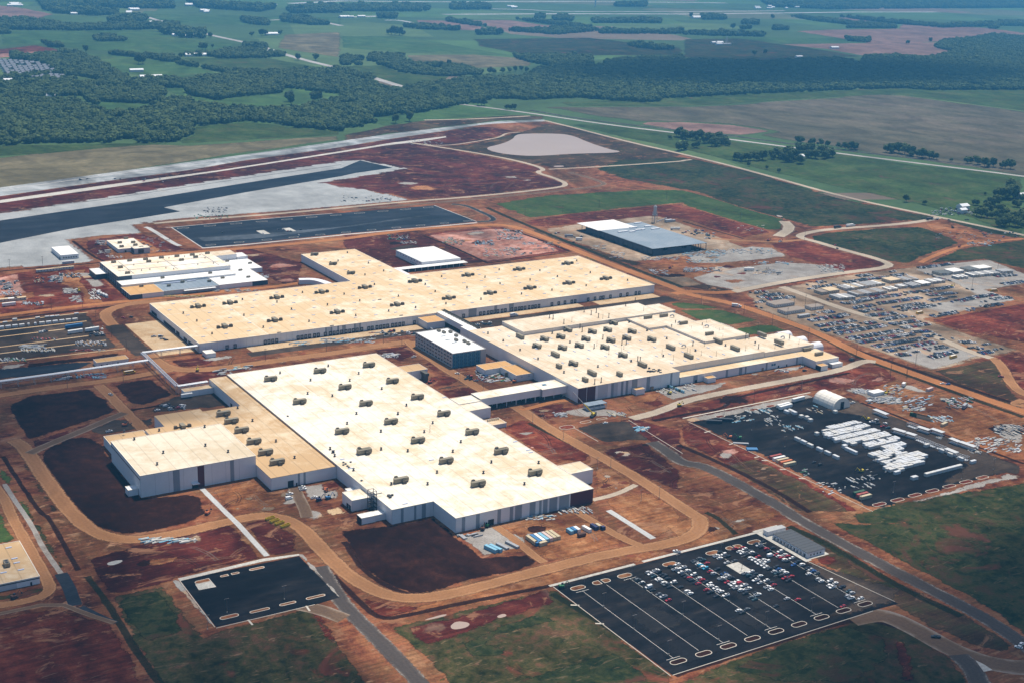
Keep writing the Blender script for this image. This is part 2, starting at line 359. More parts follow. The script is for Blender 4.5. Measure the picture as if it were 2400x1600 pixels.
# base: a patchwork of fields out to the horizon
def base_ground():
    m, nt, b = mk('farmland')
    p = pos_node(nt, (1,1,1), 0.35)
    vo = nt.nodes.new('ShaderNodeTexVoronoi'); vo.distance = 'CHEBYCHEV'; vo.inputs['Scale'].default_value = 0.0013; vo.inputs['Randomness'].default_value = 0.9
    nt.links.new(p, vo.inputs['Vector'])
    sep = nt.nodes.new('ShaderNodeSeparateColor'); nt.links.new(vo.outputs['Color'], sep.inputs[0])
    col = ramp(nt, sep.outputs[0], [(0.0,(0.055,0.095,0.032)),(0.3,(0.068,0.125,0.036)),(0.5,(0.048,0.085,0.030)),(0.68,(0.085,0.13,0.045)),(0.84,(0.11,0.12,0.06)),(0.94,(0.16,0.12,0.085))], 'CONSTANT')
    n = noise(nt, p, 0.004, 6, 0.6); g = ramp(nt, n, [(0.3,(0.75,)),(0.7,(1.25,))]); n2 = noise(nt, p, 0.05, 4, 0.6); g2 = ramp(nt, n2, [(0.3,(0.85,)),(0.7,(1.15,))])
    col = mixc(nt, 1.0, mixc(nt, 1.0, col, g, 'MULTIPLY'), g2, 'MULTIPLY')
    nt.links.new(col, b.inputs['Base Color']); b.inputs['Roughness'].default_value = 1.0; b.inputs['Specular IOR Level'].default_value = 0.1
    h = 38000
    o = link(bpy.data.objects.new('ground', mesh('ground', [(-h,-h,-0.62),(h,-h,-0.62),(h,h,-0.62),(-h,h,-0.62)], [(0,1,2,3)], m))); o['kind'] = 'structure'
base_ground()

# ---- far fields
FAR = [
 ('meadow', m_field, t00, [(0,215),(1050,205),(1250,270),(1650,300),(1560,340),(1200,360),(800,360),(560,340),(300,300),(0,320)]),
 ('meadow', m_field, t00, [(560,370),(800,370),(1250,430),(1560,520),(1300,552),(1150,540),(790,500),(700,420)]),
 ('meadow', m_grass, t00, [(1250,400),(1850,400),(2300,480),(1900,492),(1700,500),(1400,450)]),
 ('meadow', m_field, t00, [(1110,605),(1270,605),(1290,660),(1500,690),(1970,605),(2290,660),(2150,712),(1650,745),(1450,735),(1300,695)]),
 ('meadow', m_field, t00, [(530,690),(620,700),(730,760),(900,770),(1060,715),(960,715),(800,690)]),
 ('meadow', m_grass, t00, [(1330,870),(1700,838),(2060,880),(2352,905),(2352,930),(1250,992),(1225,975),(1330,925)]),
 ('stubble_field', m_tanf, t00, [(-400,1110),(0,1080),(400,1040),(900,990),(1300,1000),(2352,930),(2352,965),(1700,1050),(900,1176),(0,1300),(-400,1360)]),
 ('meadow', m_grass, t00, [(-300,1010),(0,1000),(900,985),(1230,985),(300,1060),(0,1080),(-300,1100)]),
 ('ploughed_field', m_pinkf, t00, [(-100,30),(130,50),(380,98),(260,130),(-100,132)]),
 ('bare_soil', m_red, t00, [(-80,345),(250,310),(480,355),(400,378),(-80,400)]),
 ('bare_soil', m_pink, t00, [(-80,375),(250,352),(400,370),(200,390),(-80,402)]),
 ('meadow', m_field, t00, [(1000,95),(1900,110),(2352,120),(2352,170),(1500,170),(1100,160)]),
 ('fallow_field', m_tanf, t00, [(1950,240),(2352,220),(2352,400),(1900,330)]),
 ('fallow_field', m_tanf, t80, [(430,380),(900,375),(1240,400),(1330,440),(1300,455),(960,470),(500,430)]),
 ('meadow', m_field, t80, [(0,250),(440,250),(1180,385),(430,365),(0,330)]),
 ('ploughed_field', m_pinkf, t80, [(880,140),(1160,138),(1620,205),(1150,218),(1000,180)]),
 ('ploughed_field', m_pinkf, t80, [(500,138),(720,142),(1140,215),(830,208),(560,178)]),
 ('meadow', m_dgrass, t80, [(900,270),(1700,260),(2352,330),(2352,380),(1600,385),(1200,370),(950,320)]),
 ('meadow', m_field, t80, [(1640,455),(1740,420),(1800,420),(1800,450),(2200,460),(2100,472)]),
 ('meadow', m_grass, t80, [(20,455),(300,452),(420,500),(780,520),(700,560),(420,596),(200,540)]),
 ('meadow', m_field, t80, [(150,812),(560,770),(800,728),(1050,760),(1200,790),(600,830),(290,868)]),
 ('ploughed_field', m_pinkf, t160, [(1000,135),(1100,118),(1500,165),(2100,192),(2450,240),(2450,262),(1950,262),(1750,292),(1290,302),(1120,272),(760,215),(1000,205),(1480,197),(1500,160)]),
 ('ploughed_field', m_pinkf, t160, [(660,305),(1350,295),(1760,290),(1790,340),(1870,355),(1760,398),(1250,388),(1000,342)]),
 ('meadow', m_dgrass, t160, [(0,270),(420,265),(640,300),(950,340),(1230,390),(1000,402),(600,430),(300,420),(0,395)]),
 ('meadow', m_field, t160, [(130,255),(1100,265),(1280,300),(650,300),(420,270)]),
 ('meadow', m_grass, t160, [(-850,700),(-450,690),(0,670),(650,638),(1100,620),(1450,598),(2600,620),(2600,800),(1500,655),(700,692),(300,722),(0,732),(-800,735)]),
 ('fallow_field', m_brownf, t160, [(-1000,735),(0,732),(300,722),(700,692),(1300,652),(1500,655),(2700,810),(2700,1260),(2100,1176),(1700,1115),(1000,1010),(500,935),(620,905),(350,860),(0,840),(-300,842),(-600,800)]),
 ('bare_field', m_pinkf, t160, [(-290,855),(-250,840),(0,840),(350,860),(620,905),(400,935),(0,905)]),
 ('meadow', m_grass, t80, [(1560,860),(1650,852),(1960,870),(2300,920),(2352,925),(2352,1040),(2000,960)]),
 ('meadow', m_grass, t160, [(0,930),(260,960),(780,1025),(1000,1040),(1640,1138),(2100,1185),(2352,1215),(2352,1640),(1990,1510),(1640,1415),(1100,1296),(560,1176),(0,1030)]),
 ('grass_bank', m_wash, t80, [(560,830),(1200,790),(1400,800),(1400,825),(1100,832),(800,868),(330,925),(0,985),(0,930),(290,868)]),
]
for nm, mt, t, L in FAR: patch(nm, pts(t, L), mt, far=True, step=30, amp=6)
# far roads, the runway and its taxiways
strip('far_road', pts(t00, [(1020,120),(1240,190),(1480,250),(1740,302),(1900,355),(2060,405),(2352,475)])+pts(t80, [(60,485),(230,540),(420,598)]), 26, r_far, far=True, step=60)
strip('far_road', pts(t00, [(1860,140),(2120,130),(2352,178)]), 30, r_far, far=True, step=80)
strip('runway', pts(t80, [(700,100),(1500,96),(2352,98)])+pts(t160, [(600,92),(1200,84),(1760,84)]), 60, r_conc, far=True, step=150, smooth=0)
strip('runway', pts(t00, [(2000,25)])+pts(t80, [(0,8),(700,14),(1600,12),(2352,18)])+pts(t160, [(300,22)]), 70, r_conc, far=True, step=150, smooth=0)
strip('taxiway', pts(t80, [(1040,62),(1300,68),(1480,80),(2352,82)])+pts(t160, [(700,75)]), 40, r_conc, far=True, step=150, smooth=0)
strip('taxiway', pts(t80, [(300,140),(420,140),(560,178)]), 30, r_conc, far=True, step=150)
strip('taxiway', pts(t80, [(20,118),(290,112)]), 60, r_conc, far=True, step=150, smooth=0)
strip('highway', pts(t80, [(800,716),(1270,775),(1800,855),(2290,915)])+pts(t160, [(90,930),(780,1020),(1640,1128),(2200,1195),(2600,1250)]), 14, r_far, far=True, step=30)
strip('highway', pts(t80, [(1300,760),(1700,828),(2300,895)])+pts(t160, [(300,930),(800,1000),(1400,1070),(2300,1175)]), 12, r_asph, far=True, step=30)
strip('gravel_track', pts(t80, [(570,828),(900,822),(1300,800)]), 12, r_light, far=True, step=30)

# ---- the building site
site = pts(t04, [(-500,170),(0,118)])+pts(t80, [(0,985),(330,925),(800,868),(1100,832),(1400,822),(1560,860),(2000,960),(2352,1050)])+pts(t164, [(470,-5),(1100,175),(1700,305),(2352,450),(2900,560)])+[P(3000,1760), P(1200,1800), P(-700,1760)]
patch('site_ground', site, m_soil, step=15, amp=2)
N = [
 ('bare_soil', m_maroon, pts(t04, [(-200,190),(0,175)])+pts(t80, [(0,1010),(700,905),(1000,868),(1200,905),(1100,940),(900,990),(700,1015),(1000,1078),(1200,1115),(1430,1168)])+pts(t84, [(1340,12),(1560,90),(1540,112),(860,180),(480,197),(100,130),(-300,150)])+pts(t04, [(1400,110),(0,300),(-200,330)])),
 ('pond_bank', m_wash, pts(t80, [(700,1015),(900,990),(1100,940),(1250,905),(1400,850),(1560,870),(2000,985),(2352,1068),(2250,1115),(1480,1165),(1200,1110),(1000,1075)])),
 ('grass_field', m_dgrass, pts(t84, [(1740,-10),(1900,-70),(2352,-95)])+pts(t164, [(0,-95),(470,5),(1100,195),(1750,322),(1650,345),(1030,385),(880,392),(700,342),(350,245),(100,152),(0,132)])+pts(t84, [(2200,105),(1950,60)])),
 ('grass_field', m_grass, pts(t84, [(1040,230),(1400,172),(2100,130),(2352,135)])+pts(t164, [(110,160),(400,250),(700,335),(690,412),(590,412),(300,330),(0,238)])+pts(t84, [(2352,225),(1950,262),(1300,328)])),
 ('bare_soil', m_red, pts(t84, [(1250,350),(1560,300),(1950,265),(2352,225)])+pts(t164, [(0,238),(300,330),(590,415),(600,430),(420,465),(200,400),(0,335)])+pts(t84, [(2150,315),(1640,370),(1400,388),(1300,380)])),
 ('grass_field', m_dgrass, pts(t164, [(880,455),(1000,425),(1450,392),(1640,388),(1850,460),(1910,505),(1640,600),(1560,645),(1380,618),(900,482)])),
 ('grass_field', m_dgrass, pts(t164, [(1660,645),(1900,540),(2352,475),(2600,440),(2600,760),(2352,680),(2080,612)])),
 ('grass_verge', m_dgrass, pts(t164, [(1800,345),(1900,350),(2352,445),(2300,468),(2100,430)])),
 ('bare_soil', m_orange, pts(t164, [(1640,350),(1800,350),(2050,420),(2230,470),(2100,510),(1960,500),(1850,460),(1700,400)])),
 ('bare_soil', m_red, pts(t164, [(600,505),(830,480),(1000,535),(1380,625),(1440,670),(1130,702),(930,645),(730,592),(620,532)])),
 ('bare_soil', m_red, pts(t164, [(1690,1030),(2352,910),(2700,850),(2700,1300),(2352,1185),(2000,1120)])),
 ('bare_soil', m_wash, pts(t168, [(1720,200),(2130,120),(2200,170),(2260,330),(2340,400),(2270,415),(1900,290)])),
 ('bare_soil', m_red, pts(t168, [(2140,100),(2352,60),(2700,0),(2700,500),(2352,370),(2290,300),(2200,150)])),
 ('dry_verge', m_wash, pts(t168, [(1100,20),(1420,150),(1720,205),(2270,415),(2352,450),(2352,475),(1900,320),(1380,130)])),
 # steel frame hall yard and gravel yard
 ('gravel_yard', m_tan, pts(ts4, [(-130,330),(330,262),(1300,150),(1550,180),(2352,470),(2700,620),(1100,795),(900,740),(400,560),(-60,420)])),
 ('bare_soil', m_wash, pts(ts4, [(-300,330),(-60,400),(400,560),(1000,760),(1230,800),(1100,850),(600,690),(-300,380)])),
 ('gravel_yard', m_orange, pts(t164, [(-330,700),(-330,650),(0,590),(480,520),(620,532),(500,560),(640,640),(0,830),(-100,800)])),
 ('gravel_yard', m_gravel, pts(t164, [(40,590),(470,522),(620,532),(730,592),(500,620),(250,640),(60,640)])),
 ('gravel_yard', m_gravel, pts(t164, [(60,740),(250,680),(700,630),(930,645),(1130,702),(400,832),(150,790)])),
 ('bare_soil', m_wash, pts(t164, [(-60,770),(200,790),(380,832),(330,850),(0,800)])),
 # worker car park
 ('car_park', m_tan, pts(tk, [(20,310),(330,255),(900,150),(1280,110),(1700,60),(2060,28),(2420,170),(2360,240),(2050,290),(2310,370),(1560,530),(1850,640),(2352,790),(2000,865),(1600,960),(1280,850),(760,680),(600,640),(100,440)])),
 ('gravel_lot', m_gravel, pts(tk, [(1420,115),(1700,62),(2060,30),(2420,170),(2360,238),(2040,285),(2300,368),(1700,490),(1450,420),(1950,330),(1800,240),(1500,140)])),
 ('gravel_lot', m_gravel, pts(tk, [(1250,830),(1500,720),(1700,740),(1980,830),(1600,955)])),
 # crate yard and surroundings
 ('dirt_yard', m_orange, pts(t7, [(-60,380),(200,280),(700,320),(1100,430),(1500,560),(2100,720),(2500,800),(2500,1400),(2000,1400),(1500,1150),(1000,900),(500,680),(0,480)])),
 ('gravel_spill', m_gravel, pts(t7, [(-20,450),(250,400),(700,560),(740,650),(300,620)])),
 ('gravel_spill', m_gravel, pts(t7, [(1900,900),(2352,900),(2352,1200),(2000,1080)])),
 ('gravel_spill', m_gravel, pts(t7, [(560,380),(800,350),(1100,480),(900,470)])),
 ('bare_soil', m_red, pts(t168, [(-30,560),(40,545),(500,770),(830,935),(1250,1176),(900,1176),(400,900),(0,700)])),
 ('dirt_slope', m_wash, pts(t168, [(280,850),(500,800),(830,960),(1200,1176),(800,1176)])),
 ('bare_soil', m_red, pts(t168, [(-200,470),(80,420),(300,375),(700,290),(1200,175),(1370,165),(1500,260),(1300,330),(890,345),(400,440),(0,525),(-250,560)])),
 ('paved_yard', m_asph, pts(t168, [(40,548),(890,372),(1160,380),(1300,450),(2290,830),(2240,905),(1310,1165)])),
 ('paved_yard', m_asph3, pts(t168, [(1160,380),(1300,450),(2330,850),(2352,930),(2240,905),(1700,1010),(1950,850),(1500,650),(1250,520),(950,470)])),
 ('concrete_apron', m_gravel, pts(t168, [(-10,532),(880,352),(905,385),(560,465),(60,562)])),
 ('concrete_apron', m_gravel, pts(t168, [(1290,1150),(1700,1055),(2240,905),(2352,930),(1900,1050),(1330,1185)])),
 # ground between the halls
 ('bare_soil', m_maroon, pts(tl, [(0,230),(600,150),(760,160),(1300,350),(700,420),(200,500),(0,350)])),
 ('dirt_lot', m_orange, pts(tl, [(180,250),(260,230),(600,190),(800,260),(1000,370),(640,440),(240,470),(300,380)])),
 ('bare_soil', m_maroon, pts(tf, [(730,10),(860,0),(1330,130),(1280,290),(1200,330),(900,200)])),
 ('bare_soil', m_maroon, pts(ts5, [(-400,260),(0,260),(560,250),(1340,590),(500,640),(240,660),(-200,560),(-400,400)])),
 ('gravel_pad', m_asph3, pts(ts5, [(110,430),(420,370),(560,400),(250,450)])),
 ('bare_soil', m_red, pts(ts5, [(560,250),(900,200),(1500,160),(2352,440),(2300,470),(1340,600)])),
 ('dirt_lot', m_pink, pts(ts5, [(620,265),(800,235),(1400,185),(1650,195),(1950,310),(2230,455),(1900,500),(1350,580),(1250,565),(900,400)])),
 # left hand construction yard
 ('bare_soil', m_red, pts(t04, [(-200,770),(130,700),(620,655),(700,740),(900,880),(700,925),(0,1010),(-200,1040)])),
 ('dirt_yard', m_orange, pts(t04, [(350,730),(480,695),(610,670),(560,760),(650,860),(740,905),(560,925),(560,850),(430,790)])),
 ('dirt_yard', m_pink, pts(t04, [(-150,760),(130,710),(150,800),(220,850),(180,920),(0,910),(-150,930)])),
 ('dirt_yard', m_orange, pts(t04, [(-150,880),(250,830),(260,870),(0,920),(-150,940)])),
 ('gravel_pad', m_gravel, pts(tl2, [(1040,820),(1260,820),(1330,880),(1150,905)])),
 ('gravel_pad', m_gravel, pts(tl2, [(1160,915),(1370,900),(1480,990),(1260,1030)])),
 ('storage_yard', m_asph3, pts(t3, [(-300,380),(0,330),(600,235),(1190,180),(1330,350),(1600,610),(1650,680),(900,760),(0,880),(-300,920)])),
 ('concrete_pad', m_asph2, pts(t3, [(-300,1010),(0,960),(900,880),(1250,860),(1300,900),(960,1000),(0,1110),(-300,1150)])),
 ('concrete_pad', m_gravel, pts(t3, [(0,915),(330,890),(420,900),(280,950),(60,980),(0,965)])),
 ('bare_soil', m_dark, pts(t3, [(360,890),(850,830),(1300,780),(1700,720),(1640,790),(1500,830),(900,890),(300,960)])),
 ('bare_soil', m_maroon, pts(t08, [(1150,130),(1350,110),(1500,125),(1420,165),(1250,180)])),
 ('bare_soil', m_maroon, pts(t08, [(1200,250),(1330,190),(1560,200),(1580,235),(1450,270),(1440,290),(1220,305)])),
 ('bare_soil', m_maroon, pts(t88, [(150,40),(330,10),(500,20),(520,90),(400,140),(280,90)])),
 ('bare_soil', m_red, pts(t88, [(560,150),(620,130),(700,190),(690,215),(600,195)])),
 ('bare_soil', m_red, pts(t88, [(600,240),(740,225),(820,270),(760,300),(620,320)])),
 ('bare_soil', m_maroon, pts(t88, [(670,340),(850,305),(980,345),(900,380),(740,395)])),
 ('asphalt_path', m_asph3, pts(t88, [(630,320),(860,285),(880,298),(670,340)])),
 ('gravel_pad', m_gravel, pts(t88, [(1000,180),(1100,210),(1150,270),(1040,250)])),
 ('bare_soil', m_red, pts(t88, [(1090,600),(1230,530),(1300,540),(1740,770),(1700,830),(1420,810)])),
 ('bare_soil', m_orange, pts(t88, [(1740,870),(1850,860),(2020,960),(1990,1010),(1740,1080)])),
 ('gravel_pad', m_gravel, pts(t88, [(1500,480),(1700,440),(1900,470),(1960,510),(1620,520)])),
 ('bare_soil', m_red, pts(t88, [(1260,450),(1500,420),(1560,430),(1520,520),(1400,545)])),
 ('bare_soil', m_maroon, pts(t88, [(1890,540),(2000,520),(2352,610),(2352,860),(2160,720),(2100,680)])),
 ('bare_soil', m_maroon, pts(t88, [(1780,740),(2100,690),(2352,900),(2352,1050),(1950,880)])),
 ('car_park', m_asph3, pts(t88, [(1600,592),(1720,560),(1980,540),(2150,685),(1985,680),(1845,702),(1770,685)])),
 ('dirt_lot', m_red, pts(t88, [(1990,370),(2140,350),(2240,430),(2160,450),(2010,400)])),
 ('gravel_pad', m_gravel, pts(ti, [(380,900),(560,860),(760,840),(1000,830),(1180,790),(1000,900),(560,1000)])),
 ('dirt_lot', m_orange, pts(ti, [(1100,760),(1450,680),(1850,640),(1980,690),(1500,790),(1150,800)])),
 ('grass_plot', m_grass, pts(ti, [(520,45),(700,35),(900,60),(1060,98),(900,106),(640,100)])),
 ('grass_plot', m_grass, pts(ti, [(620,112),(900,105),(1080,112),(1440,215),(1150,262),(1000,250),(830,215)])),
 ('grass_plot', m_grass, pts(ti, [(1170,292),(1460,250),(1560,260),(1840,360),(1660,322),(1250,372)])),
 ('bare_soil', m_red, pts(ti, [(2100,525),(2260,515),(2352,580),(2300,630),(2200,600)])),
 ('grass_plot', m_grass, pts(ts4, [(330,705),(430,712),(620,760),(610,800)])),
 ('dirt_lot', m_orange, pts(ti, [(60,960),(380,900),(500,930),(420,1010),(150,1040)])), ('dirt_lot', m_orange, pts(t88, [(880,190),(1000,180),(1330,290),(1160,320),(1000,300)])), ('dirt_lot', m_orange, pts(tf, [(1250,860),(1900,790),(2250,760),(2240,820),(1850,870),(1300,930)])), ('dirt_lot', m_orange, pts(t08, [(860,120),(1000,100),(1060,140),(1180,200),(1000,230),(880,210)])), ('dirt_lot', m_tan, pts(t164, [(-330,760),(-100,720),(60,740),(150,790),(-50,810)])), ('dirt_lot', m_orange, pts(t04, [(980,560),(1400,560),(1350,600),(1000,620)])),
 # foreground left
 ('bare_soil', m_dark, pts(t08, [(50,440),(200,370),(620,320),(700,370),(812,462),(760,500),(180,690),(130,600),(60,480)])),
 ('bare_soil', m_dark, pts(t08, [(785,300),(950,260),(1050,255),(1180,350),(1200,370),(1000,440),(900,430),(800,340)])),
 ('bare_soil', m_maroon, pts(t08, [(200,690),(770,505),(790,520),(600,595),(330,720),(210,745)])),
 ('car_park', m_asph3, pts(t08, [(600,610),(780,530),(1000,530),(1060,500),(1060,570),(980,600),(680,645)])),
 ('car_park', m_asph3, pts(t08, [(1000,490),(1080,430),(1200,380),(1500,330),(1640,435),(1060,495)])),
 ('dark_bed', m_dark, pts(t08, [(265,790),(340,720),(480,660),(620,650),(690,680),(980,1072),(1300,1040),(1390,1060),(1420,1150)])+pts(t012, [(1420,0),(1300,80),(1050,140),(850,150),(650,110),(520,0)])+pts(t08, [(420,1040),(290,860)])),
 ('dirt_lot', m_orange, pts(t08, [(1440,1020),(1760,945),(1870,1020),(2010,1000),(2060,1080),(1900,1150),(1560,1170)])),
 ('gravel_pad', m_gravel, pts(tc, [(700,600),(790,575),(980,790),(1400,740),(1410,560),(1300,530),(880,560)])),
 ('bare_soil', m_red, pts(tc, [(1050,560),(1340,480),(1430,540),(1420,640),(1200,680)])),
 ('gravel_pad', m_gravel, pts(tc, [(560,860),(640,620),(720,620),(850,770),(780,830)])),
 ('concrete_pad', m_gravel, pts(tc, [(780,960),(920,900),(1100,905),(1200,1000),(1020,1060)])),
 ('concrete_pad', m_apron, pts(tc, [(1140,900),(1390,850),(1500,945),(1240,1000)])),
 ('bare_soil', m_red, pts(tc, [(1030,1080),(1240,1010),(1620,925),(1640,970),(1240,1060),(1040,1130)])),
 ('dark_bed', m_dark, pts(t812, [(-20,120),(330,85),(640,30),(780,140),(900,240),(980,305),(1200,288),(1290,285),(1360,345),(1250,400),(950,460),(800,500),(600,555),(480,568),(300,500),(150,400),(50,280)])),
 ('dirt_lot', m_orange, pts(t812, [(790,160),(900,120),(1060,80),(1400,-30),(1560,-60),(1800,60),(1960,200),(1560,330),(1440,330),(1380,300),(1200,280),(980,300),(900,240)])),
 ('gravel_pad', m_gravel, pts(t812, [(790,160),(1040,90),(1130,100),(1300,200),(1260,240),(980,305),(900,240)])),
 ('dirt_lot', m_orange, pts(t812, [(1150,110),(1400,30),(1760,60),(1800,130),(1560,200),(1500,190),(1350,160),(1220,190)])),
 ('dirt_slope', m_orange, pts(t812, [(1340,270),(1500,210),(1860,160),(1950,215),(1560,325),(1440,330)])),
 ('bare_soil', m_orange, pts(t88, [(1780,1090),(2100,1030),(2300,1130),(2352,1200)])+pts(t812, [(2330,110),(2160,190),(2000,90),(1850,-20)])),
 ('dirt_slope', m_orange, pts(t1612, [(0,240),(-130,80),(150,-10),(260,10),(380,150),(500,140),(20,262),(-600,400),(-560,340)])),
 ('bare_soil', m_orange, pts(t1612, [(240,0),(420,-60),(700,10),(650,40),(370,150),(300,80)])),
 ('dirt_slope', m_orange, pts(t812, [(520,640),(900,540),(1400,420),(2100,230),(2290,280),(1480,500),(1000,630),(280,750)])),
 ('bare_soil', m_red, pts(t812, [(-20,480),(120,600),(270,745),(760,625),(600,640),(400,640),(200,590)])),
 ('grass_field', m_olive, pts(t812, [(300,790),(1480,520),(2290,1125),(2260,1260),(800,1260),(560,1000)])),
 ('bare_soil', m_maroon, pts(t812, [(440,790),(720,730),(1430,520),(1490,620),(1000,780),(760,880),(560,930)])),
 ('grass_patch', m_dgrass, pts(t812, [(800,880),(950,830),(1300,705),(1480,720),(1510,760),(1350,790),(1100,850),(1020,900),(1190,930),(1080,990),(890,1005)])),
 ('grass_patch', m_dgrass, pts(t812, [(1330,1110),(1650,1010),(1900,950),(2000,1030),(2180,1180),(1300,1200),(1200,1170)])),
 ('grass_strip', m_grass, pts(t812, [(500,1020),(600,1040),(760,1180),(650,1180)])),
 ('grass_verge', m_dgrass, pts(t812, [(1440,600),(1500,610),(1760,790),(1720,780)])),
 # lower left corner
 ('bare_soil', m_red, pts(t012, [(-100,735),(390,650),(780,770),(950,1030),(1020,1260),(-200,1260)])),
 ('grass_patch', m_olive, pts(t012, [(740,580),(1000,520),(1130,500),(1420,855),(1500,810),(2170,640),(2352,900),(2600,1260),(1130,1260),(980,1000)])),
 ('bare_soil', m_maroon, pts(t012, [(570,330),(1100,170),(1590,70),(1820,315),(1240,452),(1130,500),(740,575),(650,420)])),
 ('bare_soil', m_maroon, pts(t012, [(1650,70),(1850,40),(2050,160),(2060,280),(1860,310)])),
 ('bare_soil', m_red, pts(t012, [(2100,690),(2200,650),(2352,900),(2352,1010),(2280,940)])),
 ('grass_patch', m_dgrass, pts(t012, [(800,600),(1100,520),(1250,700),(1280,830),(1000,900),(850,720)])),
 ('grass_bank', m_dgrass, pts(t012, [(120,-20),(230,0),(480,400),(430,420),(330,330),(190,60)])),
 ('grass_bank', m_grass, pts(t08, [(-20,810),(60,900),(140,1030),(260,1200),(170,1200),(60,1010),(-20,930)])),
 ('grass_bank', m_grass, pts(t08, [(-20,1090),(30,1176),(0,1180)])+pts(t012, [(20,0),(110,180),(60,215),(-60,225),(-60,0)])),
 ('grass_plot', m_dgrass, pts(t012, [(-50,570),(250,520),(380,500),(330,550),(100,600),(-50,620)])),
 ('dirt_slope', m_wash, pts(t08, [(130,760),(200,850),(420,1176),(330,1176),(210,980),(100,800)])),
 ('drainage_ditch', m_dgrass, pts(t012, [(640,470),(720,580),(1000,980),(1150,1180),(1060,1200),(920,980),(780,760),(650,560)])),
 # foreground right
 ('grass_field', m_dgrass, pts(t1612, [(960,50),(1250,70),(1500,60),(2352,-60),(2700,-100),(2700,1000),(2352,850),(2000,600),(1500,340)])),
 ('grass_field', m_dgrass, pts(t168, [(1150,1190),(1500,1100),(2352,965),(2800,880),(2800,1260),(1200,1260)])),
 ('grass_verge', m_wash, pts(t1612, [(700,70),(1000,180),(1500,480),(2000,720),(2300,930),(2250,990),(2000,920),(1700,790),(1480,660),(1000,380),(880,310)])),
 ('grass_verge', m_dgrass, pts(t1612, [(720,80),(1000,200),(1500,520),(1920,715),(1400,520),(1000,270)])),
 ('bare_soil', m_red, pts(t1612, [(880,312),(1060,290),(1080,330),(1000,380)])),
 ('grass_field', m_olive, pts(t1612, [(-120,1180),(560,930),(1130,740),(1300,730),(1500,790),(1850,980),(1980,1176),(1980,1260),(-300,1260)])),
 ('grass_patch', m_dgrass, pts(t1612, [(300,1080),(700,880),(1100,770),(1400,850),(1450,1000),(1200,1176),(700,1180)])),
 ('bare_soil', m_red, pts(t1612, [(1430,880),(1520,860),(1600,1000),(1620,1180),(1500,1180)])),
]
for nm, mt, poly in N: patch(nm, poly, mt, step=4, amp=1.6)

# wheel tracks, spills and wet spots over the bare ground
r_tr = [roadmat('pale_tracks', (0.30,0.15,0.085), (0.24,0.11,0.06), (0.36,0.20,0.12), fray=0.38), roadmat('dark_tracks', (0.050,0.018,0.013), (0.07,0.025,0.018), (0.035,0.014,0.011), fray=0.5), roadmat('grey_tracks', (0.26,0.21,0.17), (0.20,0.13,0.10), (0.30,0.25,0.20), fray=0.35)]
zones = [pts(t08,[(1450,1030),(1760,960),(1870,1040),(2050,1060),(1900,1150),(1560,1170)]), pts(t012,[(600,330),(1550,100),(1780,300),(1240,440),(760,560)]), pts(t88,[(1100,610),(1250,545),(1720,790),(1430,800)]), pts(t88,[(1760,880),(2000,960),(1980,1010),(1760,1070)]), pts(t88,[(1280,470),(1900,420),(2150,470),(1900,520),(1420,545)]), pts(t88,[(1850,760),(2100,700),(2352,920),(2300,1020)]), pts(t812,[(1150,90),(1700,10),(1900,180),(1500,300)]), pts(t168,[(0,480),(700,310),(1300,200),(1450,260),(850,340)]), pts(t168,[(0,590),(480,790),(700,960),(400,880),(20,690)]), pts(t7,[(0,430),(800,350),(2000,760),(2300,1000),(1500,1100),(500,650)]), pts(t84,[(150,480),(500,430),(980,640),(500,560)]), pts(t84,[(650,440),(1150,390),(1500,540),(1000,620)]), pts(t84,[(200,80),(1300,30),(1500,100),(500,180)]), pts(t04,[(0,760),(600,690),(800,880),(0,980)]), pts(ts4,[(1100,830),(2352,700),(2352,900),(1500,1000)]), pts(t164,[(60,660),(900,650),(500,790),(120,770)]), pts(t08,[(1160,130),(2300,80),(2340,110),(1600,230)]), pts(t1612,[(50,200),(200,30),(600,20),(400,120)]), pts(tk,[(100,330),(1200,150),(1700,500),(1000,760)]), pts(tf,[(760,20),(1300,140),(1200,300),(900,180)]), pts(ti,[(1150,770),(1900,650),(1900,690),(1200,810)])]
def rnd_in(poly):
    xs = [p[0] for p in poly]; ys = [p[1] for p in poly]
    for _ in range(60):
        q = (rng.uniform(min(xs),max(xs)), rng.uniform(min(ys),max(ys)))
        if inside(q, poly): return q
    return (sum(xs)/len(xs), sum(ys)/len(ys))
for zi, zn in enumerate(zones):
    xs = [p[0] for p in zn]; ys = [p[1] for p in zn]; D = math.hypot(max(xs)-min(xs), max(ys)-min(ys))
    for k in range(6):
        c0 = rnd_in(zn); an = rng.choice((0.15, 1.45, rng.uniform(0,3.1)))+rng.uniform(-.25,.25); L_t = D*rng.uniform(.25,.5); bend = rng.uniform(-.5,.5); line = []
        for q in range(-3,4):
            p_ = (c0[0]+math.cos(an+bend*q/3)*L_t*q/6, c0[1]+math.sin(an+bend*q/3)*L_t*q/6)
            if inside(p_, zn): line.append(p_)
        if len(line) < 2: continue
        mt = r_tr[(k+zi) % 3]; nx, ny = -math.sin(an), math.cos(an)
        for sd_ in (-1.1, 1.1): strip('wheel_track', [(p_[0]+nx*sd_, p_[1]+ny*sd_) for p_ in line], rng.uniform(.7,1.1), mt, smooth=2, step=5)
    for k in range(5):
        c = rnd_in(zn); r_ = D*rng.uniform(.03,.11); pl = [(c[0]+math.cos(a)*r_*rng.uniform(.5,1.4), c[1]+math.sin(a)*r_*rng.uniform(.4,1.0)) for a in [i*.7 for i in range(9)]]
        patch('soil_spill', pl, rng.choice((m_orange, m_dark, m_red, m_tan, m_gravel, m_pink, m_maroon)), smooth=2, step=3, amp=.9, fe=max(2.5, r_*.45))

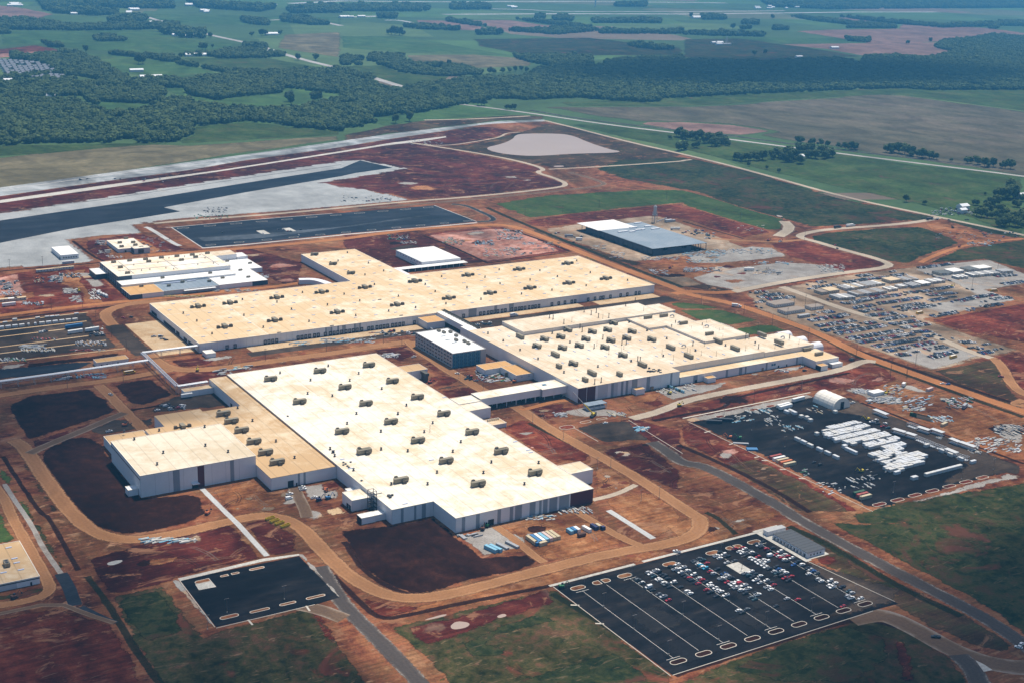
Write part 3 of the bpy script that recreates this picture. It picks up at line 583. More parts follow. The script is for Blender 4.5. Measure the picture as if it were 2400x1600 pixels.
# test track: pale stone apron, strips of concrete, dark paving
patch('stone_apron', pts(t04, [(-300,350),(0,295),(1250,100),(2352,-68)])+pts(t80, [(150,1103),(470,1163)])+pts(t84, [(260,25),(0,68)])+pts(t84, [(-120,85),(0,110),(120,120),(480,196),(470,205),(0,250)])+pts(t04, [(1900,290),(1240,335),(1050,360),(930,375),(1000,440),(700,450),(505,480),(690,625),(480,648),(200,665),(0,680),(-300,700)]), m_pale, step=8, amp=0.25, fe=1.5)
patch('test_pad', pts(t04, [(-300,395),(0,345),(900,215),(1700,85),(2352,-15)])+pts(t80, [(130,1107),(355,1158)])+pts(t84, [(100,18),(0,40)])+pts(t04, [(1700,150),(1130,255),(1245,283),(500,400),(0,500),(-300,560)]), m_asph2, step=10, amp=0.3)
patch('test_track', pts(t04, [(-300,165),(0,118),(870,0)])+pts(t00, [(1700,1065),(2352,973)])+pts(t80, [(330,925),(800,868),(1100,835),(1400,826),(1400,838),(1000,856),(700,905),(300,965),(0,1015)])+pts(t00, [(1700,1105),(1290,1176)])+pts(t04, [(700,78),(0,178),(-300,225)]), soil('track_paving', [(0.30,0.32,0.33),(0.42,0.44,0.45),(0.52,0.53,0.52)], 0.01, 0.05, stretch=(0.08,1,1), contrast=1.3), step=10, amp=0.4)
patch('service_strip', pts(t04, [(-300,250),(0,205),(700,105),(1500,0)])+pts(t00, [(2352,1043)])+pts(t80, [(350,985),(720,940),(725,948),(560,975),(300,1005),(0,1053)])+pts(t04, [(1560,0),(800,112),(0,225),(-300,270)]), m_conc, step=10, amp=0.4)
strip('track_edge', pts(t04, [(-100,148),(0,136),(870,14)])+pts(t00, [(2352,985)])+pts(t80, [(330,936),(800,876),(1200,840)]), 3.5, r_conc, smooth=0, step=20)
strip('track_edge', pts(t04, [(-100,300),(700,202),(1500,82),(2352,-40)]), 2.5, r_asph, smooth=0, step=20)
# upper car park with its footpaths
patch('car_park', pts(t04, [(1185,392),(1760,340)])+pts(t84, [(640,242),(935,352),(480,395),(0,438)])+pts(t04, [(1400,533)]), m_asph2, step=10, amp=0)
patch('worn_lane', pts(t04, [(1340,462),(1700,440),(2352,385)])+pts(t84, [(600,300),(640,312),(0,398)])+pts(t04, [(1800,470),(1400,492)]), soil('worn_lane', [(0.065,0.078,0.095),(0.095,0.11,0.13)], 0.01, 0.05, stretch=(0.3,1,1)), step=8, amp=0.8)
strip('footpath', pts(t04, [(1392,535),(1700,510),(2352,446)])+pts(t84, [(0,444),(480,402),(935,360)]), 4.5, r_conc, smooth=0, amp=0)
strip('footpath', pts(t04, [(1140,392),(1185,392),(1760,338),(2290,296)]), 2.2, r_conc, smooth=0, amp=0)
strip('footpath', pts(t04, [(1180,392),(1400,536)]), 1.6, r_conc, smooth=0, amp=0)
strip('footpath', pts(t84, [(640,240),(938,354)]), 1.6, r_conc, smooth=0, amp=0)
strip('loop_road', pts(t84, [(760,232),(860,240),(960,285),(1040,320),(1050,345),(1000,352),(935,354)]), 9, r_asph)
strip('concrete_walk', pts(t04, [(1000,390),(1030,398),(1200,505),(1240,520)]), 7, r_conc, smooth=1)
for a, b in (((1775,422),(1852,430)), ((1953,405),(2030,412))):
    x0, y0 = t04(*a); x1, y1 = t04(*b); patch('concrete_slab', rect(min(x0,x1), max(x0,x1), min(y0,y1)-6, max(y0,y1)+6), m_conc, amp=0)

# ditches and verges beside the roads
r_dit = roadmat('wet_ditch', (0.022,0.009,0.007), (0.085,0.030,0.019), (0.040,0.015,0.011), fray=0.75); r_ver = roadmat('grassy_ditch', (0.016,0.022,0.009), (0.055,0.040,0.020), (0.030,0.034,0.014), fray=0.7)
for mt, wd, L in ((r_dit,5,pts(t812,[(-60,430),(120,610),(262,742),(500,700),(760,640),(1440,505)])),(r_ver,5,pts(t88,[(1290,560),(1500,665),(1750,770),(1950,890),(2352,1150)])),(r_dit,6,pts(t168,[(-30,710),(250,830),(600,1000),(880,1176)])),(r_ver,7,pts(t1612,[(730,95),(1000,215),(1500,520),(1920,715)])),(r_ver,8,pts(t164,[(470,950),(700,1045),(950,1140)])+pts(t168,[(1180,95),(1450,195),(1900,360),(2352,520)])),(r_dit,7,pts(t164,[(420,930),(650,1020),(940,1112)])+pts(t168,[(1080,20),(1400,125),(1900,300),(2352,445)])),(r_ver,9,pts(t84,[(1000,255),(1200,345),(1650,530),(2050,690),(2352,805)])),(r_dit,6,pts(t84,[(1100,395),(1300,450),(1580,560)])),(r_dit,7,pts(t04,[(-100,1045),(600,955),(1000,912)])),(r_dit,4,pts(t08,[(20,790),(200,1070),(300,1200)])+pts(t012,[(330,20),(540,400)])),(r_ver,5,pts(t012,[(600,440),(720,590),(960,990),(1120,1200)])),(r_dit,5,pts(t84,[(570,450),(800,540),(1010,640)])),(r_dit,4,pts(t84,[(1000,640),(1300,600),(1560,565)])),(r_dit,5,pts(t168,[(-200,545),(60,490),(290,460),(330,390),(700,310),(1150,215)])),(r_dit,5,pts(t812,[(20,200),(150,400),(300,500),(480,575),(620,560)])),(r_ver,5,pts(t1612,[(160,0),(230,30),(300,90),(370,150)])),(r_dit,4,pts(t168,[(1230,420),(1500,520),(1800,640),(2352,840)])),(r_dit,5,pts(t08,[(1100,440),(850,480),(790,520)])),(r_ver,6,pts(t812,[(2000,900),(1700,700),(1450,560)])),(r_dit,6,pts(t1612,[(-60,1120),(400,970),(1130,740),(1300,735),(1480,790)])),(r_dit,5,pts(t04,[(500,485),(690,628),(860,655)])),(r_dit,5,pts(t04,[(-100,705),(200,675),(480,655),(690,635)])),(r_dit,5,pts(t164,[(0,350),(220,415),(420,470)])),(r_dit,4,pts(t164,[(380,835),(700,780),(1100,715)]))):
    strip('drainage_ditch', L, wd, mt, smooth=2, step=6, amp=1.2)

# roads ----------------------------------------------------------------
strip('country_road', pts(t80, [(1400,832),(1560,870),(2000,985),(2352,1062)])+pts(t164, [(470,2),(1100,182),(1700,308),(2352,445),(2800,545)]), 12, r_light, step=15)
strip('country_road', pts(t80, [(480,985),(900,1050),(1200,1105),(1420,1168)])+pts(t84, [(1330,12),(1480,55),(1560,95),(1500,120),(860,186),(480,212),(0,258)])+pts(t04, [(1900,300),(1240,348),(1060,365)]), 11, r_light, step=15)
strip('country_road', pts(t80, [(1430,1168),(1800,1150),(2352,1112)])+pts(t164, [(0,-68),(60,-75)]), 9, r_light, step=15)
strip('gravel_track', pts(t80, [(480,985),(700,1012),(1000,965),(1100,945),(1130,920),(1230,912)]), 7, r_light, step=15)
strip('service_road', pts(t84, [(0,275),(860,205),(1400,150),(1830,105),(1780,70),(1560,10)]), 9, r_dusty, step=15)
strip('dirt_road', pts(t04, [(1020,585),(1350,562),(1700,535),(2352,475)])+pts(t84, [(480,405),(950,378),(1130,372),(1300,420),(1600,545),(2000,700),(2352,830)])+pts(t164, [(60,860),(330,910),(620,1005),(950,1125)])+pts(t168, [(1200,80),(1400,155),(1900,330),(2352,485),(2800,620)]), 15, r_orange, step=10)
strip('dirt_road', pts(t168, [(2150,120),(2210,180),(2260,290),(2352,365),(2600,440)]), 13, r_dirt)
strip('dirt_road', pts(t168, [(1900,20),(2060,90),(2150,120)]), 13, r_dirt)
strip('dirt_road', pts(t168, [(2352,440),(2270,430),(2352,400)]), 10, r_dirt)
strip('dirt_road', pts(t164, [(350,835),(700,765),(1100,705),(1450,665),(1380,618),(1100,545),(900,485),(830,470),(800,450),(850,430),(1000,405),(1450,375),(1690,345),(1780,320)]), 14, r_light, step=12)
strip('dirt_road', pts(t164, [(200,470),(600,495),(830,478)]), 9, r_dirt)
strip('haul_road', pts(t164, [(700,350),(745,400),(660,455)]), 20, r_light, smooth=1)
strip('dirt_track', pts(t164, [(1640,635),(1700,600),(1900,525),(2100,490),(2352,470)]), 9, r_orange)
strip('dirt_road', pts(tk, [(330,258),(560,340),(800,430),(1100,520),(1450,600),(1900,800),(2080,850)]), 13, r_light)
strip('dirt_road', pts(t164, [(-60,850),(60,830),(200,845),(350,835)]), 14, r_orange)
strip('dirt_road', pts(t04, [(-200,1020),(0,1000),(560,930),(1000,888),(1500,838),(1900,800),(2060,775)]), 11, r_orange)
strip('dirt_road', pts(t04, [(1150,902),(1000,905),(850,925),(740,965),(720,1000),(780,1070)])+pts(t3, [(1700,450),(1900,640),(2010,730)])+pts(t08, [(1080,140),(1180,185),(1330,200),(1600,175),(1900,130),(2352,72)])+pts(t88, [(300,22),(480,0)]), 15, r_dirt)
strip('dirt_road', pts(t88, [(470,0),(520,55),(620,115),(720,190),(830,250),(960,330),(1100,400),(1230,458),(1400,580),(1600,690),(1900,855),(2100,975),(2300,1110),(2440,1200)])+pts(v, [(1610,1190),(1605,1225),(1540,1248),(1400,1270),(1230,1312),(1060,1358),(960,1376),(880,1366),(800,1322),(740,1262),(690,1205),(620,1180),(540,1192),(400,1227),(290,1242),(210,1222),(150,1162),(100,1092),(55,1025),(30,1010)]), 14, r_dirt, step=8)
strip('dirt_road', pts(t08, [(-150,395),(0,370),(400,310),(800,262),(1060,215),(1180,195)]), 13, r_dirt)
strip('dirt_road', pts(t08, [(680,300),(740,350),(850,470),(950,565),(1010,625)]), 12, r_dirt)
strip('dirt_road', pts(t08, [(860,490),(760,530),(600,600),(330,710),(200,770)]), 9, r_dusty)
strip('dirt_road', pts(tc, [(940,1010),(900,880),(850,780),(760,600)]), 9, r_dusty, smooth=1)
strip('dirt_road', pts(t812, [(1050,85),(1200,190),(1330,300),(1400,345)]), 8, r_dirt)
strip('dirt_road', pts(t812, [(1560,-40),(1700,40),(1900,160),(2060,230)]), 9, r_dirt)
strip('concrete_walk', pts(t812, [(1840,-15),(1960,60),(2150,180)]), 5, r_conc, smooth=0)
strip('concrete_walk', pts(t88, [(1730,1090),(1900,1050),(2030,985)]), 6, r_light)
strip('concrete_walk', pts(t08, [(1390,1010),(1560,1180)])+pts(t012, [(1640,80),(1840,300)]), 4.2, r_conc, smooth=0)
strip('gravel_road', pts(t88, [(2000,530),(2200,480),(2352,410)])+pts(t168, [(300,345),(700,272),(1100,195),(1250,130),(1330,140)]), 12, r_light)
strip('dirt_road', pts(t88, [(1230,458),(1260,470),(1500,400),(1700,410)]), 7, r_orange)
strip('paved_road', pts(t88, [(2140,690),(2250,760),(2352,840)])+pts(t168, [(150,850),(500,1040),(740,1176)])+pts(t1612, [(720,0),(1000,160),(1500,425),(2000,680),(2200,800),(2352,910),(2500,1020)]), 14, r_grey, step=10)
strip('paved_road', pts(t1612, [(1150,735),(1300,705),(1420,715),(1600,800),(1850,945),(2100,1040),(2352,1075),(2600,1060)]), 17, r_dusty)
strip('paved_road', pts(t1612, [(1900,980),(2000,1080),(2050,1180),(2070,1260)]), 14, r_grey)
patch('splitter_island', pts(t1612, [(2018,1018),(2080,1048),(2135,1085),(2075,1098)]), m_conc, amp=0)
strip('paved_road', pts(v, [(735,1300),(770,1360),(800,1400),(850,1450),(920,1520),(985,1590),(1030,1640)]), 12, r_grey, step=6)
strip('paved_road', pts(v, [(690,1390),(740,1400),(790,1420)]), 12, r_dusty)
strip('dirt_road', pts(t08, [(-60,960),(40,1090)])+pts(t012, [(70,10),(200,240),(330,470),(350,540),(260,590),(100,625),(-80,650)]), 9, r_dirt)
strip('drain_channel', pts(t08, [(30,980),(100,1090),(160,1176)])+pts(t012, [(220,90),(300,250),(420,420)]), 3.5, m_gravel, smooth=1)
strip('creek', pts(t012, [(420,420),(470,500),(520,640)]), 8, m_asph2, smooth=1)
strip('creek', pts(t012, [(560,650),(700,720),(800,760)]), 4, m_asph2, smooth=1)
strip('concrete_apron_edge', pts(t012, [(-60,710),(390,615),(600,700),(790,760)]), 4, r_dusty, smooth=1)

# aprons along the long hall
patch('loading_apron', rect(446, 638, 1206, 1223.6), m_apron, amp=0)
patch('service_lane', rect(440, 660, 1192, 1206), m_asph3, step=8, amp=0.4)
patch('loading_apron', rect(686, 842, 1209, 1224.6), m_apron, amp=0)
patch('service_lane', rect(676, 960, 1180, 1209), m_asph3, step=8, amp=0.5)
patch('loading_apron', rect(862, 948, 1206, 1224.6), m_apron, amp=0)
patch('loading_apron', rect(362, 397.5, 1232, 1352), m_apron, amp=0)
patch('service_lane', rect(338, 362, 1240, 1356), m_asph3, step=8, amp=0.5)

# pale strips through the storage yard
for a_, b_ in (((-200,350),(1215,187)),((-200,465),(1195,308)),((-200,550),(900,418)),((-200,690),(1240,507)),((-200,775),(1460,572)),((-200,900),(1720,682))):
    p0, p1 = t3(*a_), t3(*b_); strip('concrete_strip', [p0, p1], 2.4, m_apron, smooth=0, amp=0.3)

# near car park --------------------------------------------------------
patch('car_park', [(440,526),(438.5,649.5),(612,650.5),(612,600),(622,527),(600,528)], m_asph, amp=0)
patch('dusty_lane', [(600,528),(622,527),(640,540),(616,600),(612,640),(606,600),(600,545),(520,532)], m_asph3, step=6, amp=1.5, fe=7)
m_rp = soil('lighter_asphalt', [(0.015,0.0145,0.0165),(0.026,0.024,0.024)], 0.03, 0.12, stretch=(0.4,1,1), ov=(0.7,0.9,1.1))
for x0, x1, y0, y1 in ((455,488,566,600),(492,540,545,566),(530,575,560,590),(575,606,548,575),(470,500,610,630)): patch('worn_asphalt', rect(x0,x1,y0,y1), m_rp, step=5, amp=1.5, fe=8)
patch('repaved_area', rect(446, 520, 531, 560), soil('asphalt_patch', [(0.012,0.012,0.0145),(0.018,0.0175,0.020)], 0.02, 0.1, stretch=(0.4,1,1)), step=6, amp=0.5)
ROWS = [452.2+18.75*i for i in range(9)]
def lines(name, x, y0, y1, w=0.24):
    patch(name, rect(x-w/2, x+w/2, y0, y1), m_white, amp=0)
for i, x in enumerate(ROWS):
    lines('painted_line', x, 541, 635.5)
    if i % 2 == 0:
        patch('painted_line', rect(x-5, x+5, 541.0, 541.3), m_white, amp=0)
        patch('painted_line', rect(x-5, x+5, 635.5, 635.8), m_white, amp=0)
patch('concrete_slab', rect(559,569.5,607,621.5), m_conc, amp=0)
patch('footpath', rect(437,505,650,652.6), m_conc, amp=0)
patch('footpath', rect(512,611,650.6,653.2), m_conc, amp=0)
patch('footpath', [(611,655),(611,600),(616.5,600),(616.5,601.5),(634,601.5),(634,655)], m_conc, amp=0)
# small car park lower left
SL = pts(t012, [(1240,465),(2060,300),(2340,585),(2170,635),(1490,790)])
patch('car_park', SL, m_asph, amp=0)
patch('footpath', pts(t012, [(1225,455),(1810,318),(2060,285),(2070,295),(1800,340),(1240,472)]), m_conc, amp=0)
patch('concrete_slab', pts(t012, [(1345,495),(1455,470),(1490,512),(1370,535)]), m_conc, amp=0)
patch('rubble_edge', pts(t012, [(2050,285),(2090,285),(2352,580),(2340,600)]), m_gravel, step=2, amp=0.8, fe=1.5)
patch('rubble_edge', pts(t012, [(1175,470),(1235,460),(1490,795),(1460,790)]), m_gravel, step=2, amp=0.8, fe=1.5)

# kerbs and islands: real steps --------------------------------------
def kerb_line(p0, p1, w=0.45, h=0.14):
    a, b = Vector((*p0,0)), Vector((*p1,0)); L = (b-a).length; n = math.atan2(b.y-a.y, b.x-a.x)
    z = max(gz(*p0), gz(*p1))
    o = MB().box(0, L, -w/2, w/2, 0, h+0.1).obj('kerb', m_kerb, None, (a.x, a.y, z-0.1)); o.rotation_euler = (0,0,n); o['kind'] = 'structure'; return o
kerb_line((438.6,526),(438.6,649)); kerb_line((440,526),(600,527.5)); kerb_line((612.5,600),(622,530))
kerb_line(*[t012(*p) for p in ((1490,797),(2170,635))]); kerb_line(*[t012(*p) for p in ((1240,472),(1480,790))])
kerb_line(*[t168(*p) for p in ((40,552),(830,938))]); kerb_line(*[t168(*p) for p in ((830,938),(1310,1170))]); kerb_line(*[t168(*p) for p in ((0,527),(880,350))], w=1.6)
kerb_line(*[t88(*p) for p in ((1600,592),(1770,687))]); kerb_line(*[t88(*p) for p in ((1980,540),(2352,770))])
for p, q in (((1580,638),(1640,640)), ((1750,765),(1810,768))): kerb_line(t812(*p), t812(*q), 1.2)
for p, q in (((150,625),(190,615)), ((320,708),(360,698)), ((495,798),(530,790)), ((545,818),(590,818)), ((670,880),(710,880)), ((800,942),(845,942))): kerb_line(t168(*p), t168(*q), 1.2)
for p, q in (((1710,740),(1740,775)), ((2110,645),(2135,680))): kerb_line(t012(*p), t012(*q), 1.2)
def island(cx, cy, lx, ly, bed, ends=(1,1), rz=0.0):
    """raised kerb ring with a bed of soil"""
    r = ly/2; out = []
    for sgn, e in ((1, ends[1]), (-1, ends[0])):
        if e:
            for k in range(7):
                a = (-90+30*k)*math.pi/180; out.append((sgn*(lx/2-r)+sgn*math.cos(a)*r, sgn*math.sin(a)*r))
        else: out += [(sgn*lx/2, -sgn*r), (sgn*lx/2, sgn*r)]
    ca, sa = math.cos(rz), math.sin(rz)
    k = len(out); rings = []
    for f, z in ((1,-0.05),(1,0.16),(0.86,0.16),(0.86,0.05)):
        sx, sy = (1, 1) if f == 1 else ((lx-0.9)/lx, (ly-0.9)/ly)
        rings.append([(x*sx*ca-y*sy*sa, x*sx*sa+y*sy*ca, z) for x, y in out])
    b = MB().loft(rings, 0, cap=False); z = gz(cx, cy)
    o = b.obj('parking_island', m_kerb, None, (cx, cy, z)); o['kind'] = 'structure'
    s = [(p[0], p[1], 0.10) for p in rings[2]]
    bo = link(bpy.data.objects.new('soil_bed', mesh('soil_bed', s, [tuple(range(k))], bed)), o)
    return o
for i in range(9):
    island(ROWS[i]+0.2, 536.6, 11.5, 5.0, m_dark)
for x, lx, e in ((452,11,(1,1)),(466.5,6,(1,0)),(474.2,6,(0,1)),(489,11,(1,1)),(526,11,(1,1)),(563,11,(1,1)),(578,6,(1,0)),(585.7,6,(0,1)),(600,11,(1,1))):
    island(x, 640.5, lx, 5.2, m_orange, e)
for p, lx, ly in (((1580,718),12,4.2), ((1790,675),13,3), ((1983,628),11,3), ((2175,582),13,3), ((1770,387),10.5,3)):
    x, y = t012(*p); island(x, y, lx, ly, m_orange)
x, y = t012(1545,437); island(x, y, 5.5, 2.6, m_orange, (1,0)); x, y = t012(1622,420); island(x, y, 5.5, 2.6, m_orange, (0,1)); x, y = t012(1395,475); island(x, y, 10, 4.5, m_orange, (1,0))
for p in ((1355,1120),(1480,1090),(1600,1057),(1720,1027),(1837,995),(1952,965),(2065,935)): x, y = t168(*p); island(x, y, 13, 5, m_red)
for p in ((258,515),(490,468),(605,443),(705,425)): x, y = t168(*p); island(x, y, 10, 5, m_red)
x, y = t88(1683,553); island(x, y, 11, 5, m_orange); x, y = t88(1555,590); island(x, y, 14, 9, m_red); x, y = t88(1795,530); island(x, y, 11, 4, m_orange)
for i in range(11):
    f = i/10.0; a = t04(1255,394); b = t84(590,252); island(a[0]+(b[0]-a[0])*f, a[1]+(b[1]-a[1])*f-4, 17, 6, m_asph2)
for i in range(11):
    f = i/10.0; a = t04(1460,518); b = t84(880,352); island(a[0]+(b[0]-a[0])*f, a[1]+(b[1]-a[1])*f+4, 14, 6, m_asph2)

# pond: shallow muddy water below its bank
def muddy():
    m, nt, b = mk('muddy_water'); p = pos_node(nt); n = noise(nt, p, 0.008, 3)
    nt.links.new(ramp(nt, n, [(0.3,(0.33,0.25,0.205)),(0.7,(0.37,0.285,0.24))]), b.inputs['Base Color']); b.inputs['Roughness'].default_value = 0.35; b.inputs['Specular IOR Level'].default_value = 0.2
    bump(nt, b, noise(nt, p, 0.5, 3), 0.1, 0.05); return m
m_water = muddy()
patch('pond_water', pts(t80, [(985,1020),(1100,995),(1180,962),(1200,932),(1260,922),(1500,922),(1600,937),(1700,982),(1850,1032),(1932,1045),(1880,1055),(1600,1060),(1350,1078),(1180,1070),(1050,1050)]), m_water, smooth=2, step=10, amp=0.4)
for L in ([(750,775),(800,745),(900,760),(850,800),(760,808)], [(1070,715),(1120,695),(1145,710),(1090,728)], [(550,748),(640,715),(740,697),(700,720)]):
    patch('puddle', pts(t812, L), m_water, smooth=2, step=3, amp=0.4)
patch('puddle', pts(t012, [(735,350),(780,332),(860,325),(800,360),(750,365)]), m_pale, smooth=1, step=2, amp=0.4)
patch('puddle', pts(t80, [(1460,1145),(1530,1142),(1535,1150),(1470,1153)]), m_water, smooth=1, step=5, amp=0.4)
patch('puddle', pts(t164, [(640,305),(700,318),(660,322)]), m_water, smooth=1, step=5, amp=0.4)
# ------------------------------------------------------------------ building materials
def roof_mat(name, clean, dust, amount, streak=0.35, seam=11.0):
    m, nt, b = mk(name)
    p = pos_node(nt); n1 = noise(nt, p, 0.012, 7, 0.62, 0.8); n2 = noise(nt, p, 0.07, 6, 0.7, 0.5)
    ad = nt.nodes.new('ShaderNodeMath'); ad.operation = 'MULTIPLY_ADD'; ad.inputs[1].default_value = 0.45; nt.links.new(n2, ad.inputs[0])
    mu = nt.nodes.new('ShaderNodeMath'); mu.operation = 'MULTIPLY'; mu.inputs[1].default_value = 0.55; nt.links.new(n1, mu.inputs[0]); nt.links.new(mu.outputs[0], ad.inputs[2])
    f = ramp(nt, ad.outputs[0], [(0.56-amount*0.30, (0,)), (0.66-amount*0.24, (1,))])
    col = mixc(nt, f, clean, dust)
    # dirty run marks, long in the drainage direction
    ps = pos_node(nt, (0.9,0.10,1)); s = noise(nt, ps, 0.55, 4, 0.7)
    sf = ramp(nt, s, [(0.60, (0,)), (0.74, (streak,))])
    col = mixc(nt, sf, col, (0.50,0.30,0.13))
    # welded seams of the membrane
    px = nt.nodes.new('ShaderNodeSeparateXYZ'); nt.links.new(pos_node(nt), px.inputs[0])
    md = nt.nodes.new('ShaderNodeMath'); md.operation = 'PINGPONG'; md.inputs[1].default_value = seam/2; nt.links.new(px.outputs[0], md.inputs[0])
    sm = ramp(nt, md.outputs[0], [(0.25, (0.80,)), (0.55, (1.0,))])
    col = mixc(nt, 1.0, col, sm, 'MULTIPLY')
    nt.links.new(col, b.inputs['Base Color']); b.inputs['Roughness'].default_value = 0.75; b.inputs['Specular IOR Level'].default_value = 0.2
    bump(nt, b, n2, 0.15, 0.3)
    return m
R_front = roof_mat('cream_roof_membrane', (0.77,0.71,0.60), (0.63,0.50,0.33), 0.32, 0.6)
R_low = roof_mat('stained_roof_membrane', (0.66,0.53,0.36), (0.50,0.33,0.17), 0.6, 0.8)
R_back = roof_mat('dusty_roof_membrane', (0.76,0.655,0.49), (0.63,0.455,0.26), 0.56, 0.5)
R_paint = roof_mat('pale_roof_membrane', (0.73,0.645,0.52), (0.60,0.47,0.32), 0.42, 0.5)
R_orange = roof_mat('ochre_roof_membrane', (0.66,0.43,0.20), (0.54,0.31,0.12), 0.8, 0.3)
R_white = roof_mat('white_roof_membrane', (0.76,0.76,0.75), (0.68,0.64,0.58), 0.2, 0.2)
R_blue = roof_mat('blue_grey_roof_deck', (0.19,0.24,0.29), (0.24,0.285,0.33), 0.4, 0.0, 6.0)
m_wall = flat('white_wall_panel', (0.72,0.72,0.74), 0.55, 0.04, 0.15)
m_wallg = flat('grey_wall_panel', (0.26,0.29,0.33), 0.55, 0.05, 0.15)
m_walll = flat('light_grey_wall_panel', (0.50,0.52,0.55), 0.55, 0.05, 0.15)
m_wallr = flat('maroon_wall_panel', (0.085,0.012,0.022), 0.5, 0.06, 0.15)
m_wallw = flat('warm_parapet_panel', (0.66,0.61,0.57), 0.6, 0.05, 0.15)
m_joint = flat('wall_joint', (0.30,0.31,0.34), 0.8)
m_dark2 = flat('dark_opening', (0.012,0.012,0.016), 0.7)
m_black = flat('black_rubber', (0.016,0.016,0.020), 0.8)
m_glass = flat('dark_glass', (0.020,0.026,0.034), 0.12, 0.1, spec=0.6)
m_blue = flat('blue_cladding', (0.035,0.15,0.25), 0.4, 0.12, 0.3)
m_conbld = flat('precast_concrete', (0.40,0.38,0.37), 0.8, 0.06)
m_unit = flat('rooftop_unit_paint', (0.235,0.205,0.145), 0.55, 0.12, 0.8)
m_unitd = flat('rooftop_unit_dark', (0.085,0.075,0.055), 0.6, 0.15, 0.8)
m_steel = flat('galvanised_steel', (0.45,0.47,0.50), 0.45, 0.12, 1.0, metal=0.3)
m_pipe = flat('silver_pipe', (0.66,0.69,0.73), 0.4, 0.06, 1.0, metal=0.2)
m_dsteel = flat('dark_steel', (0.05,0.055,0.065), 0.6)
m_bluesteel = flat('dark_blue_steel_wall', (0.035,0.055,0.085), 0.5, 0.2, 0.3)
m_hatch = flat('skylight_plastic', (0.55,0.60,0.72), 0.3)
m_door = flat('dock_door_leaf', (0.34,0.35,0.37), 0.6)
m_cope = flat('roof_coping', (0.80,0.74,0.64), 0.5, 0.05)
m_wood = flat('plywood', (0.30,0.19,0.10), 0.85, 0.2, 1.0)
WALLC = {'w': m_wall, 'g': m_wallg, 'l': m_walll, 'r': m_wallr, 'p': m_wallw, 'b': m_blue, 'd': m_bluesteel, 'c': m_conbld}

class Bld:
    def __init__(s, name, label, org, cat='building', group=None):
        s.o = empty(name, (org[0], org[1], 0)); s.org = (org[0], org[1], 0); tag(s.o, label, cat, group)
    def box(s, name, x0, x1, y0, y1, z0, z1, m): return ubox(name, s.o, x0, x1, y0, y1, z0, z1, m, s.org)
    def mb(s, name, b, mats, smooth=False):
        b.v = [(x-s.org[0], y-s.org[1], z) for x, y, z in b.v]
        return b.obj(name, mats, s.o, smooth=smooth)
    def panels(s, side, a0, a1, at, z0, z1, spec=None, pitch=8.5, proud=0.08):
        """wall panels along a side; spec: list of (width, colour code) or None for plain white panels of about the pitch"""
        if spec is None:
            n = max(1, round((a1-a0)/pitch)); spec = [((a1-a0)/n, 'w')]*n
        tot = sum(q[0] for q in spec); k = (a1-a0)/tot; p = a0; g = 0.07
        for wd, c in spec:
            q = p+wd*k
            if side == 'S': s.box('wall_panel', p+g, q-g, at-proud, at, z0, z1, WALLC[c])
            elif side == 'N': s.box('wall_panel', p+g, q-g, at, at+proud, z0, z1, WALLC[c])
            elif side == 'W': s.box('wall_panel', at-proud, at, p+g, q-g, z0, z1, WALLC[c])
            else: s.box('wall_panel', at, at+proud, p+g, q-g, z0, z1, WALLC[c])
            p = q
    def block(s, x0, x1, y0, y1, z1, roof, z0=0.0, W=None, Sx=None, N=None, E=None, pitch=8.5, sides='SW', over=0.12, wall=None, cope=True):
        """core walls, wall panels on the sides that show, a roof slab with a low coping"""
        s.box('wall', x0, x1, y0, y1, z0, z1-0.25, wall or m_joint)
        for sd, spec, a0, a1, at in (('S',Sx,x0,x1,y0),('W',W,y0,y1,x0),('N',N,x0,x1,y1),('E',E,y0,y1,x1)):
            if sd in sides: s.panels(sd, a0, a1, at, z0+0.05, z1-0.28, spec, pitch)
        o = over; r = s.box('roof', x0-o, x1+o, y0-o, y1+o, z1-0.24, z1, roof)
        if cope:
            h = 0.22; c = 0.35; b = MB()
            b.box(x0-o-.03, x1+o+.03, y0-o-.03, y0-o+c, z1+0.002, z1+h); b.box(x0-o-.03, x1+o+.03, y1+o-c, y1+o+.03, z1+0.002, z1+h)
            b.box(x0-o-.03, x0-o+c, y0-o+c, y1+o-c, z1+0.002, z1+h); b.box(x1+o-c, x1+o+.03, y0-o+c, y1+o-c, z1+0.002, z1+h)
            s.mb('coping', b, m_cope)
        return r
    def dock(s, x, y, z=1.1, w=3.0, h=3.3, side='S'):
        if side == 'S':
            b = MB(); t = 0.45
            b.box(x-w/2, x-w/2+t, y-0.65, y-0.09, z, z+h); b.box(x+w/2-t, x+w/2, y-0.65, y-0.09, z, z+h); b.box(x-w/2+t, x+w/2-t, y-0.65, y-0.09, z+h-t-0.1, z+h); b.box(x-w/2, x+w/2, y-0.5, y-0.09, z-1.0, z-0.02)
            o = s.mb('dock_door', b, m_black)
            l = MB().box(x-w/2+t, x+w/2-t, y-0.2, y-0.095, z, z+h-t-0.1); l.v = [(a-s.org[0], q-s.org[1], c) for a, q, c in l.v]; l.obj('door_leaf', m_door, o)
        else:
            b = MB(); t = 0.45
            b.box(y-0.65, y-0.09, x-w/2, x-w/2+t, z, z+h); b.box(y-0.65, y-0.09, x+w/2-t, x+w/2, z, z+h); b.box(y-0.65, y-0.09, x-w/2+t, x+w/2-t, z+h-t-0.1, z+h)
            s.mb('dock_door', b, m_black)
    def opening(s, name, x0, x1, y0, y1, z0, z1, m=None): return s.box(name, x0, x1, y0, y1, z0, z1, m or m_dark2)
    def place(s, src, x, y, z, rz=0.0, sc_=1.0):
        c = copy_tree(src, s.o); c.location = (x-s.org[0], y-s.org[1], z); c.rotation_euler = (0,0,rz); c.scale = (sc_,)*3
        return c
